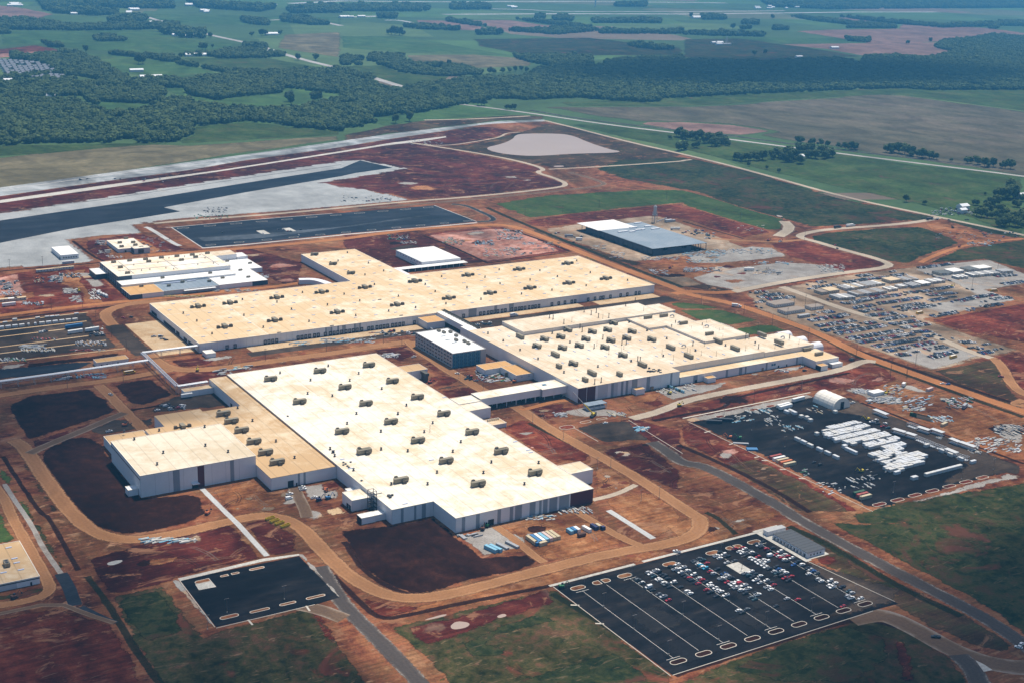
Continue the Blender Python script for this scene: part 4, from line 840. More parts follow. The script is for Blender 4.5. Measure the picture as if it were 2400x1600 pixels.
# rooftop plant: prototypes, copied on to the roofs ---------------------
protos = []
def proto(name, b, mats, subs=()):
    o = b.obj(name, mats); protos.append(o)
    for n, sb, mt in subs: sb.obj(n, mt, o)
    return o
def ahu():          # long air handler with a duct hood to the front and one at the back
    b = MB().box(-5.6,5.6,-1.5,1.5,0.5,3.6); b.box(-5.75,5.75,-1.65,1.65,3.6,3.75); b.box(-5.4,5.4,-1.3,1.3,0,0.5,1)
    for i in range(5): b.box(-5.6+2.2*i+0.06, -5.6+2.2*(i+1)-0.06, -1.56, -1.5, 0.8, 3.3)
    b.box(5.6,6.0,-1.2,-0.2,1.0,3.0,1); b.box(5.6,6.0,0.2,1.2,1.0,3.0,1)
    f = MB().box(-0.2,2.8,-4.2,-1.6,0.0,2.4); f.box(0.2,2.4,-2.9,-1.65,2.4,2.9)
    r = MB().box(-4.2,-1.4,1.6,3.4,0,3.9); r.box(-3.8,-1.8,1.7,3.2,3.9,4.5)
    return proto('rooftop_unit', b, [m_unit, m_unitd], (('duct', f, m_unitd), ('duct', r, m_unitd)))
def ahu3():         # box flanked by two cubes, joined by ducts
    b = MB().box(-2.2,2.2,-5.0,5.0,0.5,3.7); b.box(-2.35,2.35,-5.15,5.15,3.7,3.85); b.box(-2.0,2.0,-4.8,4.8,0,0.5,1)
    for i in range(4): b.box(-2.26, -2.2, -5+2.5*i+0.06, -5+2.5*(i+1)-0.06, 0.8, 3.4)
    subs = []
    for sx in (-1, 1):
        d = MB().box(sx*7.6-1.7, sx*7.6+1.7, -2.0, 1.6, 0, 2.7); d.box(min(sx*2.3,sx*6.0), max(sx*2.3,sx*6.0), -0.8, 0.6, 0.3, 1.5); d.box(sx*7.6-1.2, sx*7.6+1.2, -1.5, 1.1, 2.7, 3.1)
        subs.append(('duct', d, m_unitd))
    return proto('rooftop_unit', b, [m_unit, m_unitd], subs)
def ahu4():         # paint shop unit: long box with two fan cubes beside it
    b = MB().box(-2.0,2.0,-7.0,7.0,0.5,3.9); b.box(-2.15,2.15,-7.15,7.15,3.9,4.05); b.box(-1.8,1.8,-6.8,6.8,0,0.5,1)
    for i in range(6): b.box(-2.06, -2.0, -7+2.33*i+0.06, -7+2.33*(i+1)-0.06, 0.8, 3.6)
    l = MB().box(-6.4,-3.2,-1.5,1.5,0,3.0); l.box(-3.2,-2.1,-0.8,0.8,0.5,2.2); rr = MB().box(3.2,6.0,-1.5,1.5,0,3.0); rr.box(2.1,3.2,-0.8,0.8,0.5,2.2)
    return proto('rooftop_unit', b, [m_unit, m_unitd], (('duct', l, m_unitd), ('duct', rr, m_unitd)))
def longbox(L=13.0):
    b = MB().box(-1.7,1.7,-L/2,L/2,0.4,4.0); b.box(-1.85,1.85,-L/2-.15,L/2+.15,4.0,4.15); b.box(-1.5,1.5,-L/2+.2,L/2-.2,0,0.4,1)
    d = MB()
    for i in range(6): d.box(-1.78, -1.72, -L/2+L/6*i+0.1, -L/2+L/6*(i+1)-0.1, 0.8, 3.7)
    return proto('rooftop_unit', b, [m_unit, m_unitd], (('access_panel', d, m_unit),))
def smallunit():
    b = MB().box(-2.2,2.2,-1.1,1.1,0.3,1.9); b.box(-2.1,2.1,-1.0,1.0,0,0.3,1)
    d = MB().tube((-1.0,0,1.9),(-1.0,0,2.1),0.7,k=10); d.tube((1.0,0,1.9),(1.0,0,2.1),0.7,k=10)
    return proto('rooftop_unit', b, [m_unit, m_unitd], (('fan_grille', d, m_dsteel),))
def vent():
    b = MB().tube((0,0,0),(0,0,1.5),0.55,k=8); b.tube((0,0,1.5),(0,0,2.1),0.95,0,8,0.8); b.box(-0.8,0.8,-0.8,0.8,0,0.35)
    return proto('roof_vent', b, m_dsteel)
def hatch(): return proto('skylight', MB().box(-1.9,1.9,-0.7,0.7,0,0.35).box(-1.7,1.7,-0.5,0.5,0.35,0.5), m_hatch)
def stack(): return proto('exhaust_stack', MB().tube((0,0,0),(0,0,6.0),0.55,k=8).tube((0,0,6.0),(0,0,6.8),0.8,k=8).box(-0.9,0.9,-0.9,0.9,0,0.5), m_unitd)
def pipe(): return proto('vent_pipe', MB().tube((0,0,0),(0,0,6.5),0.16,k=5).box(-0.4,0.4,-0.4,0.4,0,0.4), m_unitd)
A1, A3, A4, LB, LBs, SU, VE, HA, ST, PI_ = ahu(), ahu3(), ahu4(), longbox(), longbox(8.0), smallunit(), vent(), hatch(), stack(), pipe()
def put(bl, src, L, z, rz=0.0, sc_=1.0):
    for p in L: x, y = p; bl.place(src, x, y, z, rz, sc_)

# ------------------------------------------------------------------ F: front assembly hall
F = Bld('assembly_hall', 'huge cream-roofed hall with striped white, grey and maroon front wall beside dark earth bed', (389, 749))
z = 11.2
F.block(389,538,782,1118, z, R_front, sides='SWE', E=None, Sx=[(7,'w'),(2,'g'),(8.5,'w'),(1.6,'g'),(4.5,'w'),(3.2,'g'),(4,'w'),(118,'w')], cope=False)
F.block(422,538,749,781.7, z, R_front, sides='SWE', W=[(5.3,'w')]*6, Sx=[(4.6,'w'),(2.4,'g'),(8.3,'w'),(2.7,'g'),(13.8,'w'),(2.6,'g'),(7.0,'w'),(2.6,'g'),(1.6,'w'),(5.3,'g'),(6.2,'w'),(4.6,'g'),(3.0,'w'),(1.9,'g'),(1.3,'w'),(3.5,'g'),(1.6,'w'),(6.3,'g'),(1.7,'w'),(8.2,'g'),(1.0,'w'),(19,'r')], cope=False)
b = MB(); c = .35
for x0, x1, y0, y1 in ((388.8,389.2,782,1118),(388.8,538.2,1117.8,1118.2),(537.8,538.2,749,1118),(421.8,538.2,748.8,749.2),(421.8,422.2,749.2,782),(388.8,421.8,781.8,782.2)): b.box(x0,x1,y0,y1,z,z+0.22)
F.mb('coping', b, m_cope)
F.opening('doorway', 448.2,452.8,748.7,748.95,0,4.6); F.opening('doorway', 444.8,445.8,748.7,748.95,0,2.3)
F.block(538.3,559,780,798, z, R_front, sides='SWE', Sx=[(1,'w')]*1)
F.block(538.3,564,1061,1079, 8.5, R_low, sides='SE')
F.block(538.3,562.5,941,958, 9.2, R_front, sides='SE', Sx=[(1,'w')])
F.block(541,562.5,958.2,975, 9.8, R_front, sides='SE')
F.block(549,563,915,929, 3.6, R_low, sides='SE', Sx=[(1.75,'l'),(0.3,'w')]*6, pitch=2)
for i in range(6): F.place(VE, 550.5+2.0*i, 925, 3.6, 0, 0.7)
F.block(373.5,388.9,815,832, 8.4, R_front, sides='SW', W=[(17,'w')])
F.opening('dock_door', 373.15,373.4,817,820,0.3,3.6); F.opening('dock_door', 373.15,373.4,821,824,0.3,3.6)
F.block(370,381,791.5,799, 4.8, R_white, sides='S', Sx=[(1,'w')]); F.block(381.2,388.9,792,799, 4.6, R_white, sides='S', Sx=[(1,'w')]); F.opening('doorway', 369.7,369.95,791.8,798.7,0.1,4.4)
F.block(382,388.9,834,846, 4.2, R_white, sides='SW', Sx=[(1,'w')])
# stair tower on the west wall: braced frame
b = MB()
X0, X1, Y0, Y1 = 384.2, 388.6, 806.0, 811.5
for x in (X0, X1):
    for y in (Y0, Y1): b.box(x-.18,x+.18,y-.18,y+.18,0,16.5)
for zz in (3.3,6.6,9.9,13.2,16.3):
    b.box(X0,X1,Y0-.12,Y0+.12,zz,zz+.25); b.box(X0,X1,Y1-.12,Y1+.12,zz,zz+.25); b.box(X0-.12,X0+.12,Y0,Y1,zz,zz+.25); b.box(X1-.12,X1+.12,Y0,Y1,zz,zz+.25)
for k in range(4):
    a, q = (Y0, Y1) if k % 2 else (Y1, Y0); b.tube((X0,a,3.3*k+.2),(X0,q,3.3*k+3.3),0.12); b.tube((X0 if k % 2 else X1,Y0,3.3*k+.2),(X1 if k % 2 else X0,Y0,3.3*k+3.3),0.12); b.box(X0,X1,Y0+1,Y1-1,3.3*k+3.3,3.3*k+3.45)
b.box(X1,X1+5,Y0+1.5,Y0+2.0,13.2,13.6)
F.mb('stair_tower', b, m_dsteel)
put(F, A1, [td(335,290,z),td(1095,325,z),td(1655,215,z),td(780,98,z),td(1320,5,z),te(180,345,z),te(445,515,z),te(725,690,z),te(1025,885,z),te(1335,1085,z),te(165,775,z),te(450,975,z),
    tc(1730,130,z),t88(190,173,z),t88(170,437,z),t88(25,325,z),t88(5,630,z),t88(155,765,z),t08(1865,268,z),t08(2205,213,z),t08(2065,425,z)], z)
vl = [td(597,315,z),td(690,200,z),td(1147,203,z),td(1550,315,z),td(1225,100,z),td(1690,105,z),te(67,415,z),te(328,590,z),te(238,682,z),te(58,868,z),te(517,872,z),te(607,777,z),te(905,978,z),te(60,1055,z),te(343,1075,z),te(820,1080,z),
    tc(1960,80,z),tc(2327,105,z),t88(120,223,z),t88(58,272,z),t88(40,568,z),t88(273,622,z),t88(275,745,z),t88(458,757,z),t88(104,500,z),t88(390,500,z),t08(1930,220,z),t08(2140,270,z),t08(2120,362,z),t08(2262,172,z),t08(2290,378,z),t08(2275,742,z),t08(2300,765,z),tc(1258,75,z),tc(1290,120,z),tc(1320,170,z),tc(1580,365,z),tc(2100,560,z)]
put(F, VE, vl, z)
put(F, HA, [tc(1425,208,z),tc(1540,335,z),tc(2290,822,z),t88(620,815,z),t88(1305,763,z),te(733,500,z),te(1480,970,z),te(1620,1060,z)], z)
# membrane joints, walk pads and the stained gutter along the lower roof
for yy in (812,868,940,1000,1060): F.box('roof_joint', 389.3,537.7,yy,yy+.5,z+.003,z+.09,m_cope)
for xx in (438,488): F.box('roof_joint', xx,xx+.5,749.4,1117.6,z+.003,z+.07,m_cope)
F.box('gutter', 388.2,388.75,877,1118,9.81,10.35,flat('stained_gutter', (0.16,0.085,0.035), 0.8, 0.4, 0.2))
# small gear left on the roof: rings and coils
b = MB()
for p in ((1440,290),(1470,275),(1495,305),(1515,322),(1440,255),(1540,250),(1690,505)):
    x, y = tc(*p, z); b.tube((x,y,z+.02),(x,y,z+0.7),0.9,k=8)
for p in ((2060,715),(2085,740),(2110,712),(2075,725)):
    x, y = tc(*p, z); b.box(x-1,x+1,y-.5,y+.5,z+.02,z+1.3)
F.mb('roof_clutter', b, m_dsteel)['kind'] = 'stuff'
x, y = te(577,868,z); F.mb('mast', MB().tube((x,y,z),(x,y,z+6.5),0.15).tube((x,y,z+6),(x+1.5,y,z+5),0.08), m_dsteel)
# lower west part
z2 = 9.8
G2 = Bld('stamping_annex', 'low rust-stained roof annex between tall white hall and cream-roofed hall', (336, 877))
G2.block(372,388.7,1038,1118, z2, R_low, sides='SWN', cope=False); G2.block(339,388.7,1017.2,1037.8, z2, R_low, sides='N', cope=False); G2.block(300,338.8,1017.2,1045, z2, R_low, sides='SWN', pitch=14, cope=False)
G2.block(284,388.7,985,1017, z2, R_low, sides='W', pitch=14, cope=False); G2.block(336.3,388.7,877,984.8, z2, R_low, sides='SW', pitch=15, Sx=[(20.5,'w'),(1.6,'g'),(2.8,'w'),(1.6,'g'),(24,'w')], cope=False)
G2.opening('doorway', 349.5,354,876.6,876.85,0,5.0); G2.opening('doorway', 356,357,876.6,876.85,0,2.4)
G2.block(345,371.8,1105.5,1114, 5.2, R_low, sides='SW', pitch=14)
G2.opening('dock_door', 371.65,371.9,1058,1062,0.2,4.5); G2.opening('dock_door', 371.65,371.9,1046,1050,0.2,4.5)
G2.block(252,283.7,985,1022, 7.6, R_low, sides='SWN', pitch=18)
put(G2, A1, [t08(1540,508,z2),t08(1595,558,z2),t08(1665,622,z2),t08(1750,700,z2),t08(1830,775,z2),t08(1910,842,z2)], z2)
put(G2, VE, [t08(1638,460,z2),t08(1740,548,z2),t08(1902,690,z2),t08(2030,803,z2),t08(1097,615,z2),t08(1983,525,z2),ta(537,1165,7.6)], z2-0.0)
x, y = t08(1258,590,z2); G2.place(A3, x, y, z2, 0, 0.75)
# tall white hall
G3 = Bld('press_hall', 'tall white windowless hall with one maroon stripe on its front wall', (248, 907))
G3.block(248,336,907,984.8, 17, roof_mat('ivory_roof_membrane', (0.68,0.60,0.47), (0.56,0.46,0.32), 0.4, 0.4), sides='SWNE', W=[(78,'w')], Sx=[(11,'w'),(10.5,'w'),(3.2,'w'),(5,'g'),(3,'w'),(11,'w'),(5.2,'r'),(6.0,'w'),(11,'w'),(3.6,'w'),(3,'g'),(4.3,'w'),(13.5,'w')])
G3.opening('wall_slot', 247.86,247.95,908,984,13.2,14.0)
G3.opening('doorway', 286.0,290.5,906.6,906.85,0,3.8); G3.box('canopy', 285.5,291,903.4,906.9,4.0,4.25,m_wall)
G3.block(240.5,247.7,913,921, 4.8, R_white, sides='SW', pitch=9)
put(G3, VE, [tb(675,175,17),tb(1075,360,17),tb(990,520,17),tb(1655,262,17),tb(1968,348,17),tb(1645,5,17)], 17)

# ------------------------------------------------------------------ B: long back hall
z = 9.4
B = Bld('logistics_hall', 'very long dusty-roofed hall lined with black loading dock doors', (399, 1225))
fr = [(8.6,'w')]*34+[(2.3,'g'),(5.2,'l'),(9,'w'),(3,'g'),(6,'w'),(5.5,'g'),(12,'w'),(3,'g'),(5.8,'l'),(3,'g')]+[(8.6,'w')]*12
B.block(399,638.5,1225,1387, z, R_back, sides='SW', Sx=[(8.4,'w')]*22+[(2.3,'g'),(6.2,'l'),(2.3,'g'),(8,'w'),(2.6,'g'),(5,'w'),(5.5,'g'),(13,'w'),(2.6,'g'),(5.8,'l'),(2.6,'g')]+[(8.4,'w')]*11, W=[(9,'w')]*18, cope=False)
B.block(638.7,953,1225,1387, z, R_back, sides='SE', Sx=[(8.6,'w')]*7+[(9.6,'g'),(22,'w'),(3.3,'g'),(15,'w'),(5.8,'g')]+[(8.6,'w')]*22, cope=False)
B.block(635,708,1387.2,1535, z, R_back, sides='WE', pitch=12, cope=False)
b = MB()
for x0, x1, y0, y1 in ((398.8,953.2,1224.7,1225.1),(952.8,953.3,1225.1,1387),(398.7,399.2,1225.1,1387),(708,953.3,1386.8,1387.3),(398.7,635,1386.8,1387.3),(634.7,635.2,1387.3,1535),(707.8,708.3,1387.3,1535),(634.7,708.3,1535,1535.3)): b.box(x0,x1,y0,y1,z+0.002,z+0.24)
B.mb('coping', b, m_cope)
def dockrow(t, xs, y):
    for q in xs: B.dock(t(*q, 2.5)[0], y)
dockrow(tf, [(705,845),(775,838),(1025,803),(1058,800),(1090,796),(1123,792),(1300,766),(1332,762),(1363,757),(1394,752),(1436,747),(1467,743),(1527,736),(1569,730),(1599,725),(1630,721),(1660,716),(1700,712),(1730,708),(1760,704),(1790,699),(1830,694),(1888,686),(1918,683),(1957,677),(1987,673),(2016,669),(2046,665),(2085,659),(2114,655),(2144,650),(2173,646),(2267,634)], 1225)
dockrow(tg, [(512,636),(670,617),(702,612),(740,607),(770,603),(800,599),(830,595),(866,589),(898,586),(954,577),(991,573),(1020,568),(1048,565),(1077,561),(1113,556),(1142,551),(1172,548),(1203,544),(1322,528),(1386,520),(1441,512),(1507,505),(1536,500),(1651,482),(1714,474),(1767,468),(1793,465),(1855,455),(1952,444),(2013,436),(2088,424),(2121,420)], 1225)
for y0, y1 in ((1300,1338),(1286,1296),(1262,1272),(1238,1258),(1362,1380)): B.opening('dock_door', 398.6,398.85,y0,y1,0.6,3.8)
B.block(638.2,659,1202,1224.6, 7.2, R_orange, sides='SWE', pitch=22)
B.block(399.5,409,1206,1218, 4.2, R_white, sides='SWE', pitch=12)
B.box('stair', 640.5,641.5,1196,1201.8,0,2.0,m_steel)
put(B, A3, [tf(443,500,z),tf(710,470,z),tf(1100,425,z),tf(1475,380,z),tf(1835,340,z),tf(2258,290,z),tf(665,668,z),tf(1083,615,z),tf(1605,548,z),tf(2105,485,z),
   tg(535,262,z),tg(1005,208,z),tg(1450,155,z),tg(360,473,z),tg(740,427,z),tg(1105,380,z),tg(1462,335,z),tg(1803,293,z),tg(45,318,z)], z, 0, 0.88)
put(B, A1, [tf(1415,66,z),tf(1570,145,z),tf(1720,222,z)], z, 0, 0.85)
put(B, VE, [tf(320,553,z),tf(813,440,z),tf(1102,460,z),tf(1315,380,z),tf(433,617,z),tf(826,570,z),tf(1223,520,z),tf(1523,484,z),tf(1663,394,z),tf(1916,313,z),tf(560,724,z),tf(988,670,z),tf(1370,621,z),tf(1793,450,z),tf(2116,411,z),tf(2035,535,z),tf(1760,572,z),tf(1837,233,z),tf(1993,200,z),tf(1866,135,z),tf(1690,48,z),tf(1612,117,z),tf(2260,507,z),tf(2340,312,z),
   tg(294,272,z),tg(145,344,z),tg(235,410,z),tg(527,374,z),tg(693,278,z),tg(823,210,z),tg(831,338,z),tg(1107,303,z),tg(1197,218,z),tg(1358,272,z),tg(1028,432,z),tg(1308,396,z),tg(1622,356,z),tg(1660,236,z),tg(1535,128,z),tg(2002,306,z),tg(656,480,z),tg(334,521,z),tg(55,557,z)], z)
for j, y in enumerate((1245,1272,1299,1326,1353,1375)):
    for i in range(23):
        x = 410+23.6*i+(11 if j % 2 else 0)
        if x < 948: B.place(HA, x, y, z)
for y in (1410,1440,1470,1500):
    for x in (652,676,698): B.place(HA, x, y, z)
b = MB()
for p in ((1960,438),(2140,570),(1560,655),(1120,712)): x, y = tf(*p, z); b.box(x-2,x+2,y-.6,y+.6,z+.01,z+0.6)
B.mb('roof_clutter', b, m_dsteel)['kind'] = 'stuff'
for xx in (470,560,708,790,870): B.box('roof_joint', xx,xx+.5,1225.5,1386.5,z+.003,z+.08,m_cope)
for yy in (1280,1335): B.box('roof_joint', 399.5,952.5,yy,yy+.5,z+.003,z+.07,m_cope)
# curved covered conveyor behind the hall
b = MB(); prev = None
pl = [tf(1285,265,5.5), tf(1400,262,5.5), tf(1480,280,5.5), tf(1560,312,5.5)]
pl = chaikin(pl, 2, False); rings = []
for i, p in enumerate(pl):
    a, q = pl[max(0,i-1)], pl[min(len(pl)-1,i+1)]; d = math.hypot(q[0]-a[0], q[1]-a[1]); nx, ny = -(q[1]-a[1])/d*4.5, (q[0]-a[0])/d*4.5
    rings.append([(p[0]-nx,p[1]-ny,0.1),(p[0]+nx,p[1]+ny,0.1),(p[0]+nx,p[1]+ny,5.4),(p[0]-nx,p[1]-ny,5.4)])
o = b.loft(rings).obj('covered_conveyor', m_wall); tag(o, 'white curved covered conveyor at the back of the long dusty-roofed hall', 'conveyor')

# bridge between the long hall and the paint shop
K = Bld('conveyor_bridge', 'white enclosed conveyor bridge with pipes on its roof joining two halls behind the office block', (660, 1150), 'bridge')
K.block(661,674,1152,1224.5, 10.6, R_white, z0=4.6, sides='WE', W=[(72,'w')], cope=True)
b = MB()
for xx in (668.5, 669.6, 670.7): b.tube((xx,1150,11.3),(xx,1228,11.3),0.28)
b.box(671.5,672.0,1150,1228,10.9,12.1)
for yy in range(1152,1228,6): b.box(668,672.2,yy,yy+.3,10.62,10.95)
K.mb('pipe_run', b, m_unitd)
for yy in range(1158,1224,11):
    for xx in (662,673): K.box('support', xx-.3,xx+.3,yy-.3,yy+.3,0,4.6,m_dsteel)
# bridge between the assembly hall and the paint shop
K2 = Bld('vehicle_bridge', 'cream-roofed enclosed bridge with open undercroft between assembly hall and paint shop', (563, 957), 'bridge')
K2.block(562.8,625,959,976, 11.0, R_front, z0=4.4, sides='SN', Sx=[(62,'w')], N=[(62,'w')]); K2.block(625.2,651.6,956.5,976, 11.0, R_front, z0=4.2, sides='SN', Sx=[(27,'w')], N=[(27,'w')])
for xx in range(570,652,10):
    for yy in (960,967.5,975): K2.box('support', xx-.35,xx+.35,yy-.35,yy+.35,0,4.4,m_walll)
K2.box('back_wall', 563,651,975.2,975.6,0,4.3,m_bluesteel)
K2.box('skylight', 632,636,966,969,11.01,11.4,m_blue)

# ------------------------------------------------------------------ P: paint shop
z = 13.7
Pn = Bld('paint_shop', 'wide pale-roofed paint shop crowded with boxy rooftop units and stacks', (652, 939))
Pn.block(652,767,939,1140, z, R_paint, sides='SWE', Sx=[(9.5,'r'),(0.5,'w'),(9.5,'r'),(3,'w'),(7.5,'l'),(0.4,'w'),(3,'l'),(4,'w'),(3,'g'),(4.5,'l'),(4,'w'),(2.5,'g'),(3,'w'),(2.6,'g'),(4.5,'w'),(6.3,'g'),(11,'w'),(4,'g'),(13,'w'),(11.5,'w'),(2.2,'g'),(9,'w')], W=[(14,'w')]*14, cope=False)
Pn.block(767.2,883,952,1100, z, R_paint, sides='S', Sx=[(1,'p')]*8, cope=False)
Pn.block(883.2,949,952,998, 12.4, R_paint, sides='SE', Sx=[(1,'p')]*5)
Pn.block(652,663,1140.2,1156, z, R_white, sides='W', pitch=17, cope=False)
Pn.block(694,868,1101,1143, 17.4, R_paint, sides='SW', z0=z-0.2, Sx=[(1,'p')]*10, W=[(1,'p')]*3); Pn.block(868.2,887,1101,1130, 17.4, R_paint, sides='SE', z0=0, Sx=[(1,'p')])
Pn.block(823,883.2,1062,1100.7, 15.8, R_paint, sides='SW', z0=z-0.2, Sx=[(1,'p')]*4, W=[(1,'p')]*2); Pn.block(845,903,998.5,1061.7, 15.8, R_paint, sides='SWE', z0=0, W=[(1,'p')]*4, Sx=[(1,'p')]*3)
Pn.block(887,904,1024,1044, 15.81, R_paint, sides='E', z0=0)
Pn.block(767.2,921,938,951.7, 7.6, R_back, sides='S', Sx=[(16,'w'),(5,'g'),(11,'w'),(13,'w'),(11,'w'),(2.6,'g'),(14,'w'),(4,'g'),(3.5,'w'),(1.8,'g'),(12,'w'),(13,'w'),(2.2,'g'),(24,'w'),(14,'w'),(2,'g'),(6,'w')])
Pn.block(921.2,952,919,951.7, 7.6, R_back, sides='SWE', pitch=12)
Pn.block(712,722,932.5,938.7, 5.2, R_orange, sides='SW', pitch=10); Pn.block(795,805,931,937.7, 4.6, R_orange, sides='SW', pitch=10); Pn.block(921,930,911,918.7, 4.8, R_orange, sides='SE', pitch=10); Pn.opening('doorway', 920.6,920.9,911.5,918,0.1,4.2); Pn.block(938,952,913,918.7, 3.8, R_white, sides='S', pitch=14)
for x, wd, h in ((733,3,3.5),(889,1.6,2.4),(868,2.5,3),(900,1.2,2.2),(785,2.4,2.6),(808,2.2,3)): Pn.opening('doorway', x, x+wd, 938-.5 if x < 767 else 937.6, 938.7 if x < 767 else 937.86, 0, h, m_wood if x in (733,868,808) else m_dark2)
for x in (880.5,883.5): Pn.opening('window', x, x+2.2, 937.6, 937.87, 3.2, 5.2, m_blue)
for yy, zz0, h in ((1060,1,4),(985,2.5,4)): Pn.opening('doorway', 651.6,651.88,yy,yy+3.4,zz0,zz0+h, m_walll if yy == 1060 else m_wood)
put(Pn, A4, [th(1240,380,z),th(1390,358,z),th(1455,295,z),th(1680,312,z),th(1820,295,z),th(1875,232,z),th(1620,378,z),th(1850,392,z),th(1995,372,z),th(2045,310,z),th(2225,383,z),th(1170,445,z),th(1405,460,z),th(1560,440,z),th(1795,455,z),th(1960,528,z),th(1505,605,z)], z, 0, 0.8)
put(Pn, LB, [th(1015,360,z),th(1338,525,z),th(1675,695,z),th(2137,618,z),ti(730,577,z),ti(553,493,z),ti(1018,430,z),ti(1187,503,z),ti(1450,380,12.4),ti(1618,455,12.4)], z-0.0, 0, 0.9)
put(Pn, LBs, [th(1372,632,z),th(1612,755,z),th(1928,705,z)], z, 0, 0.85)
for p, zz in (((330,195),15.8),((485,178),15.8),((680,250),15.8),((935,355),15.8)): x, y = ti(*p, zz); Pn.place(LB, x, y, zz, math.pi/2, 0.75)
for p in ((1895,510),(2012,553)): x, y = ti(*p, 7.6); Pn.place(LB, x, y, 7.6, math.pi/2, 0.75)
put(Pn, ST, [th(1285,180,17.4),th(1318,190,17.4),th(1603,125,17.4),th(1668,150,17.4),th(1715,130,17.4),th(1735,175,17.4),th(1830,175,17.4),th(1985,70,17.4),th(2072,30,17.4),th(1417,230,17.4)], 17.4, 0, 0.7)
put(Pn, ST, [th(1565,270,z),th(1585,305,z),th(1775,372,z),th(1695,455,z),th(1700,780,z),th(1760,765,z),th(2095,570,z),th(2118,575,z),th(1950,425,z),th(1990,420,z),ti(772,460,z),ti(1418,490,z),ti(863,280,z),ti(1293,385,z),ti(1327,382,z),ti(1722,405,12.4),ti(600,255,z),ti(562,295,z)], z, 0, 0.7)
put(Pn, PI_, [th(1490,215,17.4),th(1775,185,17.4),th(2150,115,17.4)], 17.4, 0, 0.8)
put(Pn, PI_, [ti(468,545,z),ti(580,600,z),ti(717,530,z),ti(743,540,z),ti(855,555,z),ti(1003,560,z),ti(1290,510,z),ti(885,465,z),ti(1065,400,z),ti(757,315,z),ti(872,320,z),ti(1067,325,z),ti(1030,335,z),ti(808,240,z),ti(905,255,z),ti(1520,350,z),ti(1815,450,z),ti(1580,485,z),ti(70,525,z),th(1830,510,z),th(1968,460,z),th(1720,430,z)], z, 0, 0.8)
put(Pn, VE, [th(720,322,z),th(860,390,z),th(1015,475,z),th(1180,557,z),th(1310,322,z),th(1473,405,z),th(1418,680,z),th(1730,627,z),th(2035,578,z),th(2183,295,z),th(2015,220,z),ti(145,235,z),ti(320,318,z),ti(515,397,z),ti(480,568,z),ti(797,515,z),ti(1093,465,z),ti(1385,440,z),ti(740,290,z)], z)
for y in range(960,1130,24):
    for x in range(664,764,16):
        if rng.random() < 0.75: Pn.place(HA, x+rng.uniform(-2,2), y+rng.uniform(-2,2), z, math.pi/2)
for y in range(962,1060,24):
    for x in range(775,840,16): Pn.place(HA, x, y, z, math.pi/2)
b = MB()
for i in range(14):
    x, y = ti(340+rng.uniform(-10,130), 690+rng.uniform(-12,35), z); b.box(x-rng.uniform(.4,1.6),x+rng.uniform(.4,1.6),y-.6,y+.6,z+.01,z+rng.uniform(.4,1.4))
Pn.mb('roof_clutter', b, m_dsteel)['kind'] = 'stuff'
# curved ducts on the paint shop roof
for p in ((680,480),(640,270),(905,305),(565,205),(1655,385)):
    x, y = ti(*p, z); b = MB(); zz = 15.8 if p[0] in (640,905,565) else (12.4 if p[0] == 1655 else z)
    arc = [(x+2.2*math.cos(a*math.pi/8)*1.2, y, zz+0.6+2.4*math.sin(a*math.pi/8)) for a in range(0,8)]
    for q, r_ in zip(arc, arc[1:]): b.tube(q, r_, 0.7)
    Pn.mb('duct', b, m_steel)
# white round-topped tanks at the far end
for i, (x, y) in enumerate(((956,1010),(957,988),(958,966))):
    rings = []
    for a in range(9): q = math.pi*a/8; rings.append((math.cos(q)*6.2, math.sin(q)*6.2))
    prof = [(-6.2,0)]+[(-c_, 3.0+s_*0.9) for c_, s_ in rings]+[(6.2,0)]
    b = MB().loft([[(x-3, y+c_, s_) for c_, s_ in prof], [(x+13, y+c_, s_) for c_, s_ in prof]])
    o = b.obj('fabric_shelter', m_wall, smooth=False); tag(o, 'white rounded fabric shelter against the far end wall of the paint shop', 'shelter', 'rounded shelters behind the paint shop')

# ------------------------------------------------------------------ office block
O = Bld('office_block', 'four-storey concrete office block with white roof and blue clad end wall', (599, 1076))
x0, x1, y0, y1, H = 599, 636, 1076, 1154, 14.3
O.box('wall', x0+.5, x1-.5, y0+.5, y1-.5, 0, H-.3, m_glass)
fl = H/4
for k in range(4):
    zb = k*fl; n = 13; pw = (y1-y0)/n
    O.box('spandrel', x0, x0+.5, y0, y1, zb, zb+1.5, m_conbld); O.box('spandrel', x0, x0+.5, y0, y1, zb+fl-.6, zb+fl-.02, m_conbld)
    for i in range(n):
        yy = y0+i*pw; O.box('pier', x0-.02, x0+.5, yy, yy+1.6+(.8 if i % 3 == 0 else 0), zb+1.5, zb+fl-.6, m_conbld)
        O.box('window', x0+.30, x0+.46, yy+1.6, yy+pw, zb+1.5, zb+fl-.6, m_glass)
O.box('wall', x0, x1, y1-.5, y1, 0, H-.3, m_conbld); O.box('wall', x1-.5, x1, y0, y1-.5, 0, H-.3, m_conbld)
xx = x0; pat = [1.5,0.55,1.1,0.45]*7; tot = sum(pat); m_blue2 = flat('pale_blue_cladding', (0.075,0.20,0.28), 0.4, 0.15, 0.3)
for i, wd in enumerate(pat):
    wd = wd*(x1-6-x0)/tot
    if i % 2 == 0: O.box('cladding_panel', xx, xx+wd, y0-.1, y0+.49, 0, H-.3, m_blue if i % 4 == 0 else m_blue2)
    else:
        for k in range(4): O.box('cladding_panel', xx, xx+wd, y0, y0+.49, k*fl+(i % 3)*.6, k*fl+1.2+(i % 3)*.6, m_blue2)
    xx += wd
O.box('wall', xx, x1-.5, y0, y0+.49, 0, H-.3, m_conbld)
O.box('roof', x0-.1, x1+.1, y0-.1, y1+.1, H-.28, H, R_white)
